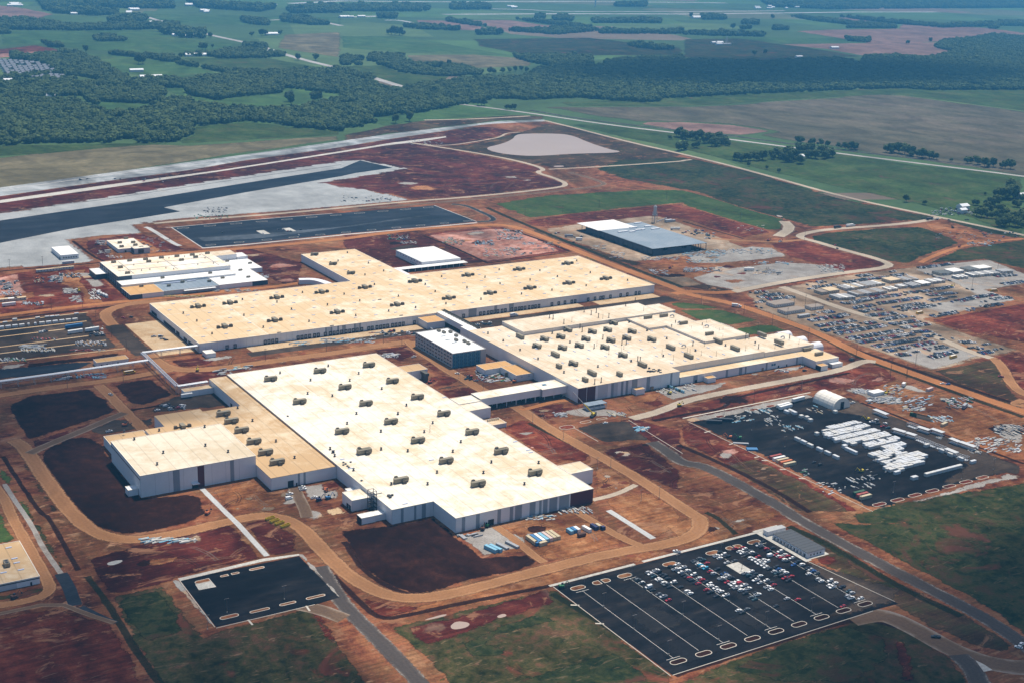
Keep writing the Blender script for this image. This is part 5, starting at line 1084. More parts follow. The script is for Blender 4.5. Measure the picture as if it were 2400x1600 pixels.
b = MB().box(x0-.15,x1+.15,y0-.15,y0+.3,H+.002,H+.5).box(x0-.15,x1+.15,y1-.3,y1+.15,H+.002,H+.5).box(x0-.15,x0+.3,y0+.3,y1-.3,H+.002,H+.5).box(x1-.3,x1+.15,y0+.3,y1-.3,H+.002,H+.5)
O.mb('coping', b, m_conbld)
put(O, SU, [th(315,315,H),th(375,312,H),th(428,345,H),th(428,385,H),th(505,395,H),th(540,415,H),th(268,300,H)], H, math.pi/2, 1.1)
b = MB()
for p in ((310,345),(350,378),(410,403)): x, y = th(*p, H); b.box(x-2.5,x+2.5,y-.4,y+.4,H+.01,H+.3)
O.mb('roof_clutter', b, m_blue)['kind'] = 'stuff'

# energy centre between the office and the bridge
E1 = Bld('utility_building', 'low L-shaped utility building with ochre roof beside the pale paint shop wall', (616, 1014))
E1.block(616,648,1043.2,1060, 5.4, R_orange, sides='SW', pitch=16); E1.block(633,651.6,1014,1043, 6.2, R_orange, sides='SW', pitch=15)
for x, y in ((634.3,1040),(631.5,1030)): E1.mb('tank', MB().tube((x,y,0),(x,y,4.6),1.3,k=10).tube((x,y,4.6),(x,y,5.0),0.9,k=10), m_unitd)
for x in (638,646): E1.box('louvre', x, x+1.8, 1013.6, 1013.88, 3.6, 4.6, m_walll)
b = MB()
for i in range(3): b.box(556.5,559.5,1051+3*i,1053.2+3*i,0,5.5+0.4*i)
b.box(556,560,1050,1060,5.5,8.2); F.mb('dust_collector', b, m_unitd)
# ------------------------------------------------------------------ half-clad plant building at the back left
L_ = Bld('unfinished_plant', 'stepped white plant building with unclad dark steel end beside red earth', (395, 1444))
L_.block(398,532,1505,1582, 12.0, roof_mat('white_tan_membrane', (0.82,0.76,0.66), (0.76,0.62,0.44), 0.3, 0.2), sides='SE', Sx=[(16,'d'),(118,'w')], E=[(1,'w')]*4, wall=m_bluesteel)
L_.block(532.2,559,1558,1582, 12.0, R_paint, sides='SE', Sx=[(1,'w')]*2)
L_.block(559.2,573,1557,1578, 8.5, R_white, sides='SE', pitch=14)
L_.block(396,530,1482,1504.8, 7.2, R_white, sides='S', Sx=[(1,'w')]*9, wall=m_bluesteel)
L_.block(394.5,432,1444,1481.8, 5.2, R_orange, sides='S', Sx=[(13,'d'),(24,'w')], wall=m_bluesteel)
L_.block(432.2,497,1446,1481.8, 5.0, R_blue, sides='S', Sx=[(1,'l')]*5)
L_.block(497.2,556,1446,1504.8, 5.4, R_white, sides='SE', Sx=[(40,'w'),(19,'d')])
L_.block(532.2,572,1505,1556.8, 5.4, R_white, sides='SE', pitch=20)
L_.block(384,397.8,1548,1578, 6.0, R_white, sides='W', W=[(1,'d')]*2, wall=m_bluesteel)
L_.box('canopy', 455,492,1441.5,1445.8,3.9,4.2,R_white)
for y in range(1448,1582,9):
    x = 394.0 if y < 1482 else (395.6 if y < 1505 else 397.6); L_.box('column', x-.25, x+.2, y, y+.5, 0, 5 if y < 1482 else (7 if y < 1505 else 11.7), m_steel)
for k in range(3):
    for y in range(1506,1580,9): L_.box('girt', 397.55, 397.75, y+.5, y+9, 2.8+3*k, 3.0+3*k, m_steel)
put(L_, SU, [tl(355,515,12),tl(555,495,12),tl(755,478,12),tl(953,458,12),tl(1148,440,12),tl(1340,422,12),tl(1530,402,12),tl(440,580,12),tl(795,505,12),tl(1383,450,12),tl(530,650,12),tl(1205,487,12)], 12, 0, 1.25)
put(L_, SU, [tl(968,710,7.2),tl(1565,650,7.2)], 7.2, 0, 1.0)
put(L_, SU, [tl(1047,808,5.2),tl(1218,762,5.2),tl(1553,752,5.2),tl(1720,710,5.4),tl(1943,612,5.4),tl(2043,698,5.4),tl(703,815,5.2),tl(2063,525,5.4),tl(1778,500,5.4)], 5.4, 0, 1.0)
put(L_, VE, [tl(608,545,12),tl(910,518,12),tl(1010,585,12),tl(1108,598,12),tl(810,603,12),tl(705,615,12),tl(1410,540,12),tl(1605,525,12),tl(1500,460,12),tl(1048,458,12),tl(1245,440,12),tl(1437,420,12),tl(722,885,5.2)], 12, 0, 0.7)
b = MB()
for x in (418,470,520): b.box(x,x+.3,1512,1576,12.0,12.5)
for yy in (1530,1555): b.box(405,525,yy,yy+.25,12.0,12.4)
L_.mb('pipe_run', b, m_steel)
for x, y, lx in ((440,1479,22),(470,1478.5,10)): L_.box('skylight', x, x+lx, y-2, y, 5.3, 6.0, m_hatch)
# small office and white shed
q = Bld('site_office', 'small cream-roofed building with glazed grey corner behind the unfinished plant', (444, 1655))
q.block(444,479,1670,1725, 4.8, R_front, sides='SW', pitch=14); q.block(460,480,1655,1669.8, 7.0, R_front, sides='SW', pitch=6, W=[(1,'l')]*2, Sx=[(1,'l'),(1.4,'g'),(2,'l')])
q.opening('window', 459.6,459.86,1656.5,1668,1.0,5.5,m_glass); q.opening('window', 465,472,1654.6,1654.87,1.0,5.5,m_glass); q.opening('doorway', 452,454,1669.6,1669.87,0,2.6)
put(q, SU, [tl(510,208,5.6),tl(432,263,5.6),tl(600,258,5.6),tl(455,312,5.6),tl(627,293,5.6),tl(700,312,7)], 5.0, 0, 1.2)
q = Bld('white_shed', 'plain white metal shed with a row of dark windows standing on pale crushed stone', (371, 1661))
q.block(371,392.5,1661,1710, 5.8, R_white, sides='SW', pitch=5, cope=False)
for i in range(6): q.opening('window', 373.5+3*i, 375.2+3*i, 1660.6, 1660.87, 1.6, 3.2, m_glass)
q.opening('doorway', 370.6,370.87,1664,1667,0,3)
o = MB().box(0,14,0,3,0.4,3.0).box(-.2,14.2,-.2,3.2,3.0,3.2).obj('office_trailer', m_walll); o.location = (*tl2(865,705),0); tag(o, 'grey site trailer below the plain white shed on crushed stone', 'trailer')
# white warehouse with canopy
q = Bld('white_warehouse', 'white flat warehouse with a long open canopy along its front, behind the dusty-roofed hall', (756, 1428))
q.block(757,812,1443,1515, 8.0, roof_mat('white_grey_membrane', (0.74,0.74,0.72),(0.68,0.68,0.66),0.3,0.05), sides='SW', pitch=11, cope=False)
for i in range(9):
    q.opening('vent_opening', 756.6,756.86,1447+7.6*i,1448.3+7.6*i,5.2,6.4)
for i in range(6): q.opening('vent_opening', 756.6,756.86,1452+4*i,1453+4*i,1.6,2.6)
q.box('canopy_roof', 722,816,1431,1442.7,4.2,4.5,R_white); q.box('canopy_roof', 712,722,1388.5,1442.7,4.2,4.5,R_white)
for i in range(11): q.box('canopy_post', 724+8.9*i,724.5+8.9*i,1431.5,1432,0,4.2,m_wall)
q.box('canopy_back', 723,815,1441.6,1442.2,0,3.6,m_glass)
# steel frame hall
q = Bld('steel_frame_hall', 'open-sided steel frame hall with half white, half blue-grey roof', (1064, 1379))
q.box('roof', 1066,1158,1379,1502,9.6,10.0,R_blue); q.box('roof', 1118,1157,1502,1528,9.6,10.0,R_blue); q.box('roof', 1064,1128,1502,1556,9.9,10.3,R_white); q.box('roof', 1066,1118,1500,1501.9,9.9,10.25,R_white)
q.box('floor_slab', 1064,1158,1379,1556,0.0,0.5,m_asph3)
for x in range(1066,1158,13):
    for y in range(1380,1556,11):
        if x < 1129 or y < 1528: q.box('column', x-.3, x+.3, y-.3, y+.3, 0.5, 9.6, m_dsteel)
for x in range(1066,1158,13): q.box('truss', x-.2, x+.2, 1380, 1527, 8.4, 9.0, m_dsteel)
for i in range(17):
    y = 1380+9.2*i
    if y < 1530: q.box('wall_panel', 1066.2,1066.5,y+.1,y+9.1,0.5 if i % 3 else 2.2,8.3,m_bluesteel)
for i in range(8): q.box('wall_panel', 1067+8*i,1074.8+8*i,1379.2,1379.5,0.5,8.3 if i % 4 != 2 else 6.0,m_bluesteel)
for p, L2 in (((1145,255),12),((1290,300),12),((1385,335),14),((1085,318),12),((940,375),16),((1070,375),10),((1150,350),10),((1215,345),6)):
    x, y = ts4(*p, 10.3); q.box('skylight', x-L2/2, x+L2/2, y-1.6, y+1.6, 10.0, 11.4, m_wall)
x, y = ts4(1375,245)
b = MB()
for dx in (-2.5,2.5):
    for dy in (-2.5,2.5): b.box(dx-.25,dx+.25,dy-.25,dy+.25,0,16)
b.tube((0,0,12),(0,0,24),2.6,k=10); b.tube((0,0,8),(0,0,12),0.6,0,10,2.6); b.box(-3,3,-3,3,11,11.4); b.box(-1,1,-1,1,24,25.5)
for k in range(3): b.tube((-2.5,-2.5,4*k),(2.5,-2.5,4*k+4),.15); b.tube((-2.5,2.5,4*k),(-2.5,-2.5,4*k+4),.15)
b.tube((3,-1,0.8),(18,-6,6.5),0.7); b.box(15,27,-9,-4,0.5,4.0); b.box(28,33,-8,-5,0.3,3.0)
for k in range(4): b.tube((6+3*k,-2-1*k,0),(6+3*k,-2-1*k,1.8+1.1*k),.15)
o = b.obj('silo', m_steel, None, (x, y, gz(x,y))); tag(o, 'tall grey batching plant silo with sloping conveyor behind steel frame hall', 'silo')
# lot shed, gate house, left edge building
q = Bld('modular_building', 'long low white modular building with dark grey roof beside striped car park', (616, 604))
q.block(616,632,604,638.5, 3.9, flat('dark_grey_roof', (0.045,0.05,0.058), 0.6, 0.1, stretch=(0.2,1,1)), sides='SW', pitch=3.45, cope=False, over=0.4)
for i in range(10): q.box('roof_seam', 615.7,632.3,604.4+3.6*i,604.55+3.6*i,3.9,4.0,m_dsteel)
for i in range(10): q.opening('doorway', 615.6,615.87,606+3.3*i,606.9+3.3*i,0.2,2.3); q.box('air_conditioner', 615.0,615.86,607.6+3.3*i,608.8+3.3*i,0.5,2.5,m_walll)
for i in range(4): q.opening('window', 618.5+2.9*i,619.3+2.9*i,603.6,603.87,1.2,2.3,m_glass)
q = Bld('modular_building', 'short grey-roofed modular hut at the end of long white modular building', (615, 643.5))
q.block(615,632,643.6,648, 3.4, flat('grey_roof', (0.36,0.36,0.36), 0.7), sides='SW', pitch=4.4, cope=False, over=0.3)
q = Bld('store_building', 'tan-roofed building with white and grey walls beside a drainage channel', (120, 804))
q.block(118,153.5,804,862, 5.0, R_low, sides='S', Sx=[(8,'w'),(10,'l'),(12,'w')]); q.opening('doorway', 147.6,148.6,803.6,803.87,0,2.3); q.box('wall_stripe', 118,153.4,803.83,803.9,3.6,4.3,m_dsteel)
put(q, HA, [t012(60,243,5),t012(100,318,5),t012(115,347,5),t012(145,395,5),t012(25,415,5)], 5)
x, y = t012(47,365,5); q.place(SU, x, y, 5, math.pi/2, 1.5)
# crane-side small steel building and utility huts
q = Bld('gate_building', 'small unfinished blue-grey steel building by a yellow crane', (668, 905))
x0, y0 = t88(1700,480); x1, y1 = t88(1832,462); q.box('roof', x0, x1+1, y0, y0+9, 4.6, 5.0, R_blue); q.box('wall', x0+1, x1, y0+1, y0+8, 0.2, 2.6, m_walll); q.o.location = (0,0,0)
q.o.location = (q.org[0], q.org[1], 0)
for i in range(4):
    for yy in (y0+.4, y0+8.4): q.box('column', x0+.4+(x1-x0)/3*i, x0+.8+(x1-x0)/3*i, yy, yy+.4, 0, 4.6, m_steel)
q = Bld('pump_house', 'ochre-roofed hut behind the silver pipe rack', (300, 1224))
q.block(299,329,1222,1234, 4.6, R_orange, sides='SW', pitch=15)
q.opening('doorway', 318,319.5,1221.6,1221.87,0,2.6)
for i in range(2): q.opening('doorway', 303+5*i,304+5*i,1221.6,1221.87,0,2.4)
# pipe racks
def rack(name, label, line, zt, wd, np_=4):
    o = empty(name, (line[0][0], line[0][1], 0)); tag(o, label, 'pipe rack')
    ox, oy = line[0]
    for a, b_ in zip(line, line[1:]):
        d = Vector((b_[0]-a[0], b_[1]-a[1], 0)); L = d.length; d.normalize(); n = Vector((-d.y, d.x, 0))
        for k in range(np_):
            off = n*(wd*(k/(np_-1)-.5)*.8); p0 = Vector((a[0]-ox, a[1]-oy, zt+0.5))+off; p1 = Vector((b_[0]-ox, b_[1]-oy, zt+0.5))+off
            MB().tube(p0, p1, 0.42 if k % 2 == 0 else 0.26, k=8).obj('pipe', m_pipe, o, smooth=False)
        fb = MB()
        for sgn in (-1, 1):
            off = n*(sgn*wd/2)
            for zz in (zt, zt-1.5): fb.tube(Vector((a[0]-ox,a[1]-oy,zz))+off, Vector((b_[0]-ox,b_[1]-oy,zz))+off, 0.16, k=4)
            m_ = int(L/3.0)
            for j in range(m_):
                q0 = Vector((a[0]-ox,a[1]-oy,zt-1.5 if j % 2 else zt))+off+d*(L*j/m_); q1 = Vector((a[0]-ox,a[1]-oy,zt if j % 2 else zt-1.5))+off+d*(L*(j+1)/m_)
                fb.tube(q0, q1, 0.10, k=4)
        fb.obj('truss', m_steel, o)
        m_ = max(1, int(L/14))
        for j in range(m_+1):
            c0 = Vector((a[0]-ox,a[1]-oy,0))+d*(L*j/m_)
            for sgn in (-1,1): MB().tube(c0+n*(sgn*wd/2), c0+n*(sgn*wd/2)+Vector((0,0,zt)), 0.22, k=4).obj('post', m_steel, o)
rack('pipe_rack', 'silver pipe rack running past the ochre-roofed hut', [(180,1200),(252,1200.5),(343,1204)], 6.2, 4.5)
rack('pipe_rack', 'silver pipe rack crossing dirt roads towards the cream-roofed annex', [(398.5,1227),(344,1228),(343,1118),(371,1119)], 6.6, 3.4, 3)

# ------------------------------------------------------------------ fabric tent
q = Bld('storage_tent', 'white barrel-roofed fabric tent at the edge of the crate yard', (849, 820), 'tent')
prof = [(-10.5,0,0)]; n = 12
prof = [(-10.5*math.cos(math.pi*k/n), 1.5+8.8*math.sin(math.pi*k/n)) for k in range(n+1)]
prof = [(-10.5,0)]+prof+[(10.5,0)]
b = MB()
b.loft([[(859.5+x, yy, zz) for x, zz in prof] for yy in (820,828.5,837.5,846)], cap=True)
q.mb('fabric_cover', b, flat('tent_fabric', (0.80,0.75,0.66), 0.7, 0.05)); q.opening('doorway', 858,862,819.7,819.95,0,6.5)
for yy in (822,828.5,834,840,845.5):
    b = MB(); pr = [(859.5+x*1.008, yy, zz*1.008) for x, zz in prof]
    for a_, c_ in zip(pr, pr[1:]): b.tube(a_, c_, 0.12, k=4)
    q.mb('arch_rib', b, m_wall)

# ------------------------------------------------------------------ trailers and modular offices
m_tr = [flat('trailer_white', (0.62,0.60,0.56)), flat('trailer_cream', (0.52,0.46,0.36)), flat('trailer_grey', (0.40,0.40,0.40))]
m_trr = [flat('trailer_roof_white', (0.72,0.70,0.66)), flat('trailer_roof_tan', (0.55,0.42,0.26)), flat('trailer_roof_brown', (0.24,0.19,0.15)), flat('trailer_roof_grey', (0.34,0.34,0.34)), flat('trailer_roof_dark', (0.10,0.11,0.11))]
RN = ['white', 'tan', 'brown', 'grey', 'dark']
def trailer(x, y, lx, ly, h, roof, label, group, body=0, win=True, name='office_trailer', cat='trailer'):
    o = empty(name, (x, y, gz(x, y))); tag(o, label, cat, group)
    ubox('body', o, -lx/2, lx/2, -ly/2, ly/2, 0.3, h, m_tr[body]); b = MB().loft([[(-lx/2-.2,-ly/2-.2,h),(lx/2+.2,-ly/2-.2,h),(lx/2+.2,ly/2+.2,h),(-lx/2-.2,ly/2+.2,h)], [(-lx/2-.2,-ly/2-.2,h+.15),(lx/2+.2,-ly/2-.2,h+.15),(lx/2+.2,ly/2+.2,h+.15),(-lx/2-.2,ly/2+.2,h+.15)]])
    b.obj('roof', m_trr[roof], o); ubox('skirt', o, -lx/2+.1, lx/2-.1, -ly/2+.1, ly/2-.1, 0, 0.3, m_dark2)
    if win:
        n = max(1, int(lx/3.2)); m_ = max(1, int(ly/3.4))
        for i in range(n): ubox('window', o, -lx/2+lx*(i+.4)/n, -lx/2+lx*(i+.4)/n+.8, -ly/2-.05, -ly/2+.02, 1.3, 2.3, m_glass)
        for i in range(m_): ubox('window', o, -lx/2-.05, -lx/2+.02, -ly/2+ly*(i+.4)/m_, -ly/2+ly*(i+.4)/m_+.8, 1.3, 2.3, m_glass)
    return o
GT = 'office trailers in the worker car park'
for p, lx, ly, lab in (((315,410),30,16,'large brown-roofed modular office in the worker lot, beside the parked rows'),((408,468),30,14,'large brown-roofed modular office next to a dirt road'),((598,440),19,11,'brown-roofed modular office under utility poles')):
    x, y = tk(*p); trailer(x, y, lx, ly, 3.6, 2, lab, GT, 0)
x, y = tk(512,512); trailer(x, y, 16, 4, 3.0, 3, 'narrow grey trailer behind the brown-roofed modular offices', GT, 2)
x, y = tk(730,300); trailer(x, y, 17, 15, 3.6, 1, 'tan flat-roofed modular office at the end of the trailer rows', GT, 1)
x, y = tk(655,312); trailer(x, y, 10, 14, 3.2, 2, 'brown-roofed modular office against the tan flat-roofed one', GT, 1)
x, y = tk(1240,215); trailer(x, y, 18, 15, 3.8, 1, 'tan flat-roofed modular office in the middle of a trailer row', GT, 1)
x, y = tk(1765,138); trailer(x, y, 20, 16, 3.4, 0, 'wide white-roofed modular office on grey gravel', GT, 0)
def trow(a, b_, n, roofs, ly=17.0, lab='office trailer in the packed trailer rows of the worker lot'):
    p0, p1 = tk(*a), tk(*b_)
    for i in range(n):
        f = i/max(1, n-1); r_ = roofs[i % len(roofs)]
        trailer(p0[0]+(p1[0]-p0[0])*f, p0[1]+(p1[1]-p0[1])*f, 3.5, ly+rng.uniform(-1,1), 3.1, r_, RN[r_]+'-roofed '+lab, RN[r_]+'-roofed '+GT, rng.choice((0,1,2)))
trow((835,280),(1140,235),13,[3,3,0,1,3,0,2,3,3])
trow((1310,210),(1420,200),5,[2,3,3])
trow((775,357),(890,350),5,[3,3,0])
trow((925,330),(1160,300),10,[3,2,2,3])
trow((1205,290),(1260,283),3,[0,3],12)
trow((1300,268),(1345,262),3,[3,0],10)
trow((1390,258),(1440,250),3,[3],15); trow((1470,242),(1530,235),4,[0],15); trow((1555,225),(1650,215),5,[3,0],14)
G2l = 'office trailer on the grey gravel corner of the worker lot'
trow((1625,155),(1700,150),4,[4],15,G2l); trow((1860,125),(1920,118),4,[4],15,G2l); trow((1945,115),(2040,105),6,[0],15,G2l); trow((1900,170),(2105,150),9,[0,3,3],15,G2l); trow((1780,190),(1850,183),3,[0],10,G2l); trow((2150,140),(2220,135),4,[3],12,G2l)
# left yard site offices
x, y = tl2(670,800); trailer(x, y, 28, 3.6, 3.0, 1, 'long tan-roofed trailer row by the earth bank', None, 0); x, y = tl2(875,775); trailer(x, y, 24, 3.6, 3.0, 1, 'tan-roofed trailer standing above the orange dirt yard', None, 0)
for p, r_, lab in (((60,1215),1,'tan-roofed trailer beside a muddy pink track'),((175,1205),0,'white-roofed trailer with dark open end beside a muddy track'),((280,1195),1,'small tan-roofed hut beside a muddy pink track')):
    x, y = tl2(*p); trailer(x, y, 12 if r_ else 9, 5, 3.0, r_, lab, None, 1)
# ------------------------------------------------------------------ vehicles
Y_ = math.pi/2
CARC = {'w': ('white', (0.78,0.78,0.77)), 's': ('silver', (0.42,0.43,0.45)), 'g': ('grey', (0.11,0.12,0.13)), 'k': ('black', (0.012,0.012,0.014)), 'r': ('red', (0.36,0.012,0.022)), 'b': ('blue', (0.02,0.09,0.30)), 't': ('teal', (0.02,0.06,0.075)), 'n': ('tan', (0.35,0.28,0.18)), 'c': ('cyan', (0.03,0.28,0.45))}
m_car = {k: flat('car_paint_'+n, c, 0.28, 0.03, 1.0, spec=0.6) for k, (n, c) in CARC.items()}
m_tyre = flat('tyre_rubber', (0.015,0.015,0.015), 0.9)
def station(x, hw, z0, z1): return [(x,-hw,z0),(x,hw,z0),(x,hw*0.94,z1),(x,-hw*0.94,z1)]
def car_meshes(kind, col):
    b, g = MB(), MB(); m = m_car[col]
    if kind == 'sedan':
        b.loft([station(-2.35,.72,.40,.80), station(-2.2,.86,.30,.92), station(-1.5,.90,.25,.98), station(1.0,.90,.25,.96), station(1.9,.86,.28,.86), station(2.35,.70,.36,.70)])
        b.loft([[(-1.35,-.62,1.40),(-1.35,.62,1.40),(.45,.62,1.42),(.45,-.62,1.42)], [(-1.25,-.58,1.47),(-1.25,.58,1.47),(.35,.58,1.48),(.35,-.58,1.48)]])
        g.loft([[(-2.0,-.80,.94),(1.15,-.82,.94),(1.15,.82,.94),(-2.0,.80,.94)], [(-1.35,-.62,1.405),(.45,-.62,1.405),(.45,.62,1.405),(-1.35,.62,1.405)]]); wb = (-1.4,1.45); hw = .82
    elif kind == 'suv':
        b.loft([station(-2.35,.78,.45,1.0), station(-2.25,.92,.35,1.08), station(-1.5,.95,.30,1.10), station(1.0,.95,.30,1.08), station(2.0,.92,.34,1.0), station(2.35,.78,.42,.82)])
        b.loft([[(-2.05,-.72,1.64),(-2.05,.72,1.64),(.35,.72,1.66),(.35,-.72,1.66)], [(-1.95,-.68,1.72),(-1.95,.68,1.72),(.25,.68,1.73),(.25,-.68,1.73)]])
        g.loft([[(-2.28,-.86,1.06),(1.15,-.88,1.06),(1.15,.88,1.06),(-2.28,.86,1.06)], [(-2.05,-.72,1.645),(.35,-.72,1.645),(.35,.72,1.645),(-2.05,.72,1.645)]]); wb = (-1.4,1.45); hw = .86
    elif kind == 'pickup':
        b.loft([station(-2.85,.90,.55,1.1), station(-2.8,.96,.45,1.12), station(-.62,.98,.42,1.12), station(-.6,.98,.42,1.12), station(1.6,.98,.42,1.12), station(2.6,.94,.46,1.05), station(2.85,.82,.5,.9)])
        b.box(-2.7,-.75,-.95,-.80,1.10,1.30); b.box(-2.7,-.75,.80,.95,1.10,1.30); b.box(-2.85,-2.7,-.95,.95,1.10,1.30)
        b.loft([[(-.55,-.70,1.74),(-.55,.70,1.74),(.75,.70,1.76),(.75,-.70,1.76)], [(-.45,-.66,1.82),(-.45,.66,1.82),(.65,.66,1.83),(.65,-.66,1.83)]])
        g.loft([[(-.68,-.88,1.10),(1.5,-.90,1.10),(1.5,.90,1.10),(-.68,.88,1.10)], [(-.55,-.70,1.745),(.75,-.70,1.745),(.75,.70,1.745),(-.55,.70,1.745)]])
        g.box(-2.68,-.77,-.79,.79,1.115,1.16); wb = (-1.75,1.85); hw = .90
    else:
        b.loft([station(-2.7,.94,.45,2.1), station(-2.6,.98,.40,2.3), station(1.0,.98,.40,2.3), station(1.7,.96,.40,1.3), station(2.6,.9,.42,1.05)])
        g.loft([[(1.02,-.93,1.45),(1.02,.93,1.45),(1.02,.85,2.2),(1.02,-.85,2.2)], [(1.75,-.88,1.33),(1.75,.88,1.33),(1.12,.80,2.2),(1.12,-.80,2.2)]]); wb = (-1.7,1.7); hw = .9
    w = MB().tube((0,-.11,0),(0,.11,0),.34,k=8)
    return b.mesh('car_body', m), g.mesh('car_windows', m_glass), w, wb, hw
_wm = MB().tube((0,-.11,0),(0,.11,0),.34,k=8).mesh('wheel', m_tyre)
_cm = {}
def car(x, y, rz, kind, col, label, group, parts=True):
    if (kind, col) not in _cm: _cm[kind, col] = car_meshes(kind, col)
    bm, gm, _, wb, hw = _cm[kind, col]
    o = empty('parked_'+('pickup' if kind == 'pickup' else 'van' if kind == 'van' else 'car'), (x, y, gz(x, y)), rz); tag(o, label, 'pickup' if kind == 'pickup' else 'van' if kind == 'van' else 'car', group)
    link(bpy.data.objects.new('body', bm), o); link(bpy.data.objects.new('windows', gm), o)
    if parts:
        for wx in wb:
            for sy in (-1, 1):
                q = link(bpy.data.objects.new('wheel', _wm), o); q.location = (wx, sy*hw, .34)
    return o
KN = {'sedan': 'saloon car', 'suv': 'sport utility car', 'pickup': 'pickup truck', 'van': 'van'}
def pick_col(): return rng.choices('wsgkrbtn', (34,13,16,20,8,5,3,2))[0]
def pick_kind(): return rng.choices(('sedan','suv','pickup','van'), (46,28,23,3))[0]
N_CARS = 0
# near car park: read off the photograph, snapped to the bays either side of the painted lines
near = {
 to: 'k1010,735 g1040,735 g1080,778 w1092,770 k1150,820 w1172,830 k1212,868 g1300,915 k1330,940 s1360,945 r1428,988 s1150,650 w1250,625 k1265,650 w1200,662 k1325,680 t1245,690 w1262,730 w1295,742 k1380,690 k1410,718 w1350,780 g1380,800 w1470,770 g1490,778 k1420,830 k1560,830 w1645,885 w1690,908 w1540,540 k1430,575 k1480,572 w1510,605 w1590,585 k1525,635 w1580,640 w1660,625 k1690,650 w1740,668 k1590,680 k1650,695 r1690,715 k1700,745 w1800,715 r1850,735 k1770,770 r1810,780 k1890,765 w1940,790 w1960,810 w2020,835 w2045,865 w2090,880 r1880,865 k1940,895 k2020,940 w2140,930 k1720,500 g1800,470 g1750,515 t1840,495 w1795,538 c1830,555 r1895,530 w1860,575 c1890,592 r1935,635 s1985,660 k2020,610 k2090,665 b2110,665 s2125,680 w2085,720 k2110,740 s2160,695 k2210,715 r2160,765 s2220,780 w2240,800 w2290,750 r2320,785 w2270,835 k1360,695 k1640,740',
 tq: 's545,520 g620,505 k660,495 w420,440 w500,420 w460,465 k440,400 k540,445 r650,350 r730,340 w700,385 w770,350 w750,400 g815,385 w870,390 k800,430 k910,415 k850,420 w850,465 r945,445 w895,480 w940,505 w1015,485 w1060,505 w970,530 w1010,550 w1045,575 k1095,595 k1170,575 b1205,600 s1150,630 w1250,620 t1205,650 w1295,648 k1240,685 r1365,690 r1285,715 k1325,745 k910,285 k990,262 s955,305 k990,325 r1050,350 k1130,335 k1085,375 w1220,380 r1175,420 w1205,440 k1250,405 w1280,420 r1310,440 r1235,465 w1280,485 w1370,460 k1320,500 b1400,545 k1445,510 w1498,545 k1570,590 s1605,605 b1640,625 g1680,650 w1580,660 s1700,728 w1740,750 w1848,745 w1915,775 w1840,805 w1875,828 k1998,825 t2080,875 s2125,900 s2070,940 w2120,960 w2230,965 w860,630 s785,655 k915,660 t830,680 k880,705 w975,685 w915,740 s965,775 w1050,740 k1110,770 r1135,800 w1055,830 w1100,858 s1310,970 r1430,985 k1155,1068 w695,1120 g795,1105 k750,1145 r2010,1065 w815,848 w735,865 k785,905 k885,905 w935,922 g855,955 t905,980 w690,755 s760,780 w680,830 w770,805',
}
for t, s in near.items():
    for e in s.split():
        col = e[0]; px, py = map(float, e[1:].split(',')); x, y = t(px, py, 0.7)
        xr = min(ROWS+[440.0], key=lambda r_: abs(r_-x)); side = 1 if x > xr else -1
        x = xr+side*max(2.7, min(3.4, abs(x-xr))); kind = pick_kind() if col not in 'c' else 'suv'
        car(x, y, (0 if rng.random() < .5 else math.pi)+rng.uniform(-.02,.02), kind, col, CARC[col][0]+' '+KN[kind]+' parked in the striped asphalt car park', CARC[col][0]+' vehicles in the striped car park'); N_CARS += 1
x, y = tq(1098,445); car(x, y, 0.0, 'van', 'w', 'large white box van among the cars of the striped car park', None)
# worker car park: rows of cars nose to tail across
LOT = [(70,315,200,300,.9),(130,350,240,345,.7),(190,335,330,320,.9),(215,370,430,345,1),(95,390,190,380,.9),(105,425,170,440,.8),(515,250,550,245,.6),(615,230,700,215,.7),(540,280,620,275,.9),(600,265,820,240,1),(850,225,1060,195,1),(1070,195,1240,180,1),(1250,170,1360,155,1),(960,175,1075,160,1),(1230,140,1280,130,1),(700,365,800,375,.6),(830,400,930,400,.7),(910,395,1070,365,1),(1000,365,1350,325,1),(1360,315,1570,295,1),(1590,285,1750,260,.9),(920,440,1100,415,.9),(1120,405,1300,380,.9),(1300,380,1490,350,1),(1530,335,1780,310,.9),(1250,435,1310,425,1),(1310,430,1520,395,.9),(1565,380,1700,355,.9),(1720,350,1790,345,1),(1740,390,1780,385,1),(1790,385,1930,355,1),(1940,350,2120,325,1),(1315,460,1600,415,.95),(1640,410,1670,400,1),(1990,390,2040,385,.8),(2070,370,2240,350,.8),(985,470,1160,445,.9),(1040,505,1280,480,1),(1160,540,1360,505,1),(1380,505,1440,515,.4),(1580,510,1800,470,.8),(1840,460,1950,445,.5),(2000,430,2160,405,.7),(560,545,880,490,1),(620,590,940,540,1),(1235,575,1470,545,1),(670,630,960,580,1),(980,575,1110,555,.9),(1330,605,1555,570,1),(780,655,1195,580,1),(880,695,1330,625,1),(1420,640,1570,630,.95),(965,725,1430,655,1),(1520,675,1640,665,.9),(1090,760,1520,690,1),(1650,705,1690,700,1),(1190,795,1610,720,1),(1415,805,1490,800,1),(1530,785,1720,755,.7),(1740,690,1800,700,1),(1820,725,1930,720,.9),(1290,830,1390,820,1),(1565,850,1780,795,1),(1600,825,1700,815,.8),(1900,780,2010,765,.6),(2000,745,2070,735,1),(1985,815,2080,795,1),(2090,785,2170,775,.8),(1470,105,1750,70,1),(1520,150,1590,165,1),(1600,180,1750,215,.9),(2170,240,2352,215,1),(2110,175,2290,160,.8),(1870,280,1950,290,.8),(640,480,760,468,.9),(580,500,620,495,1)]
spots = []
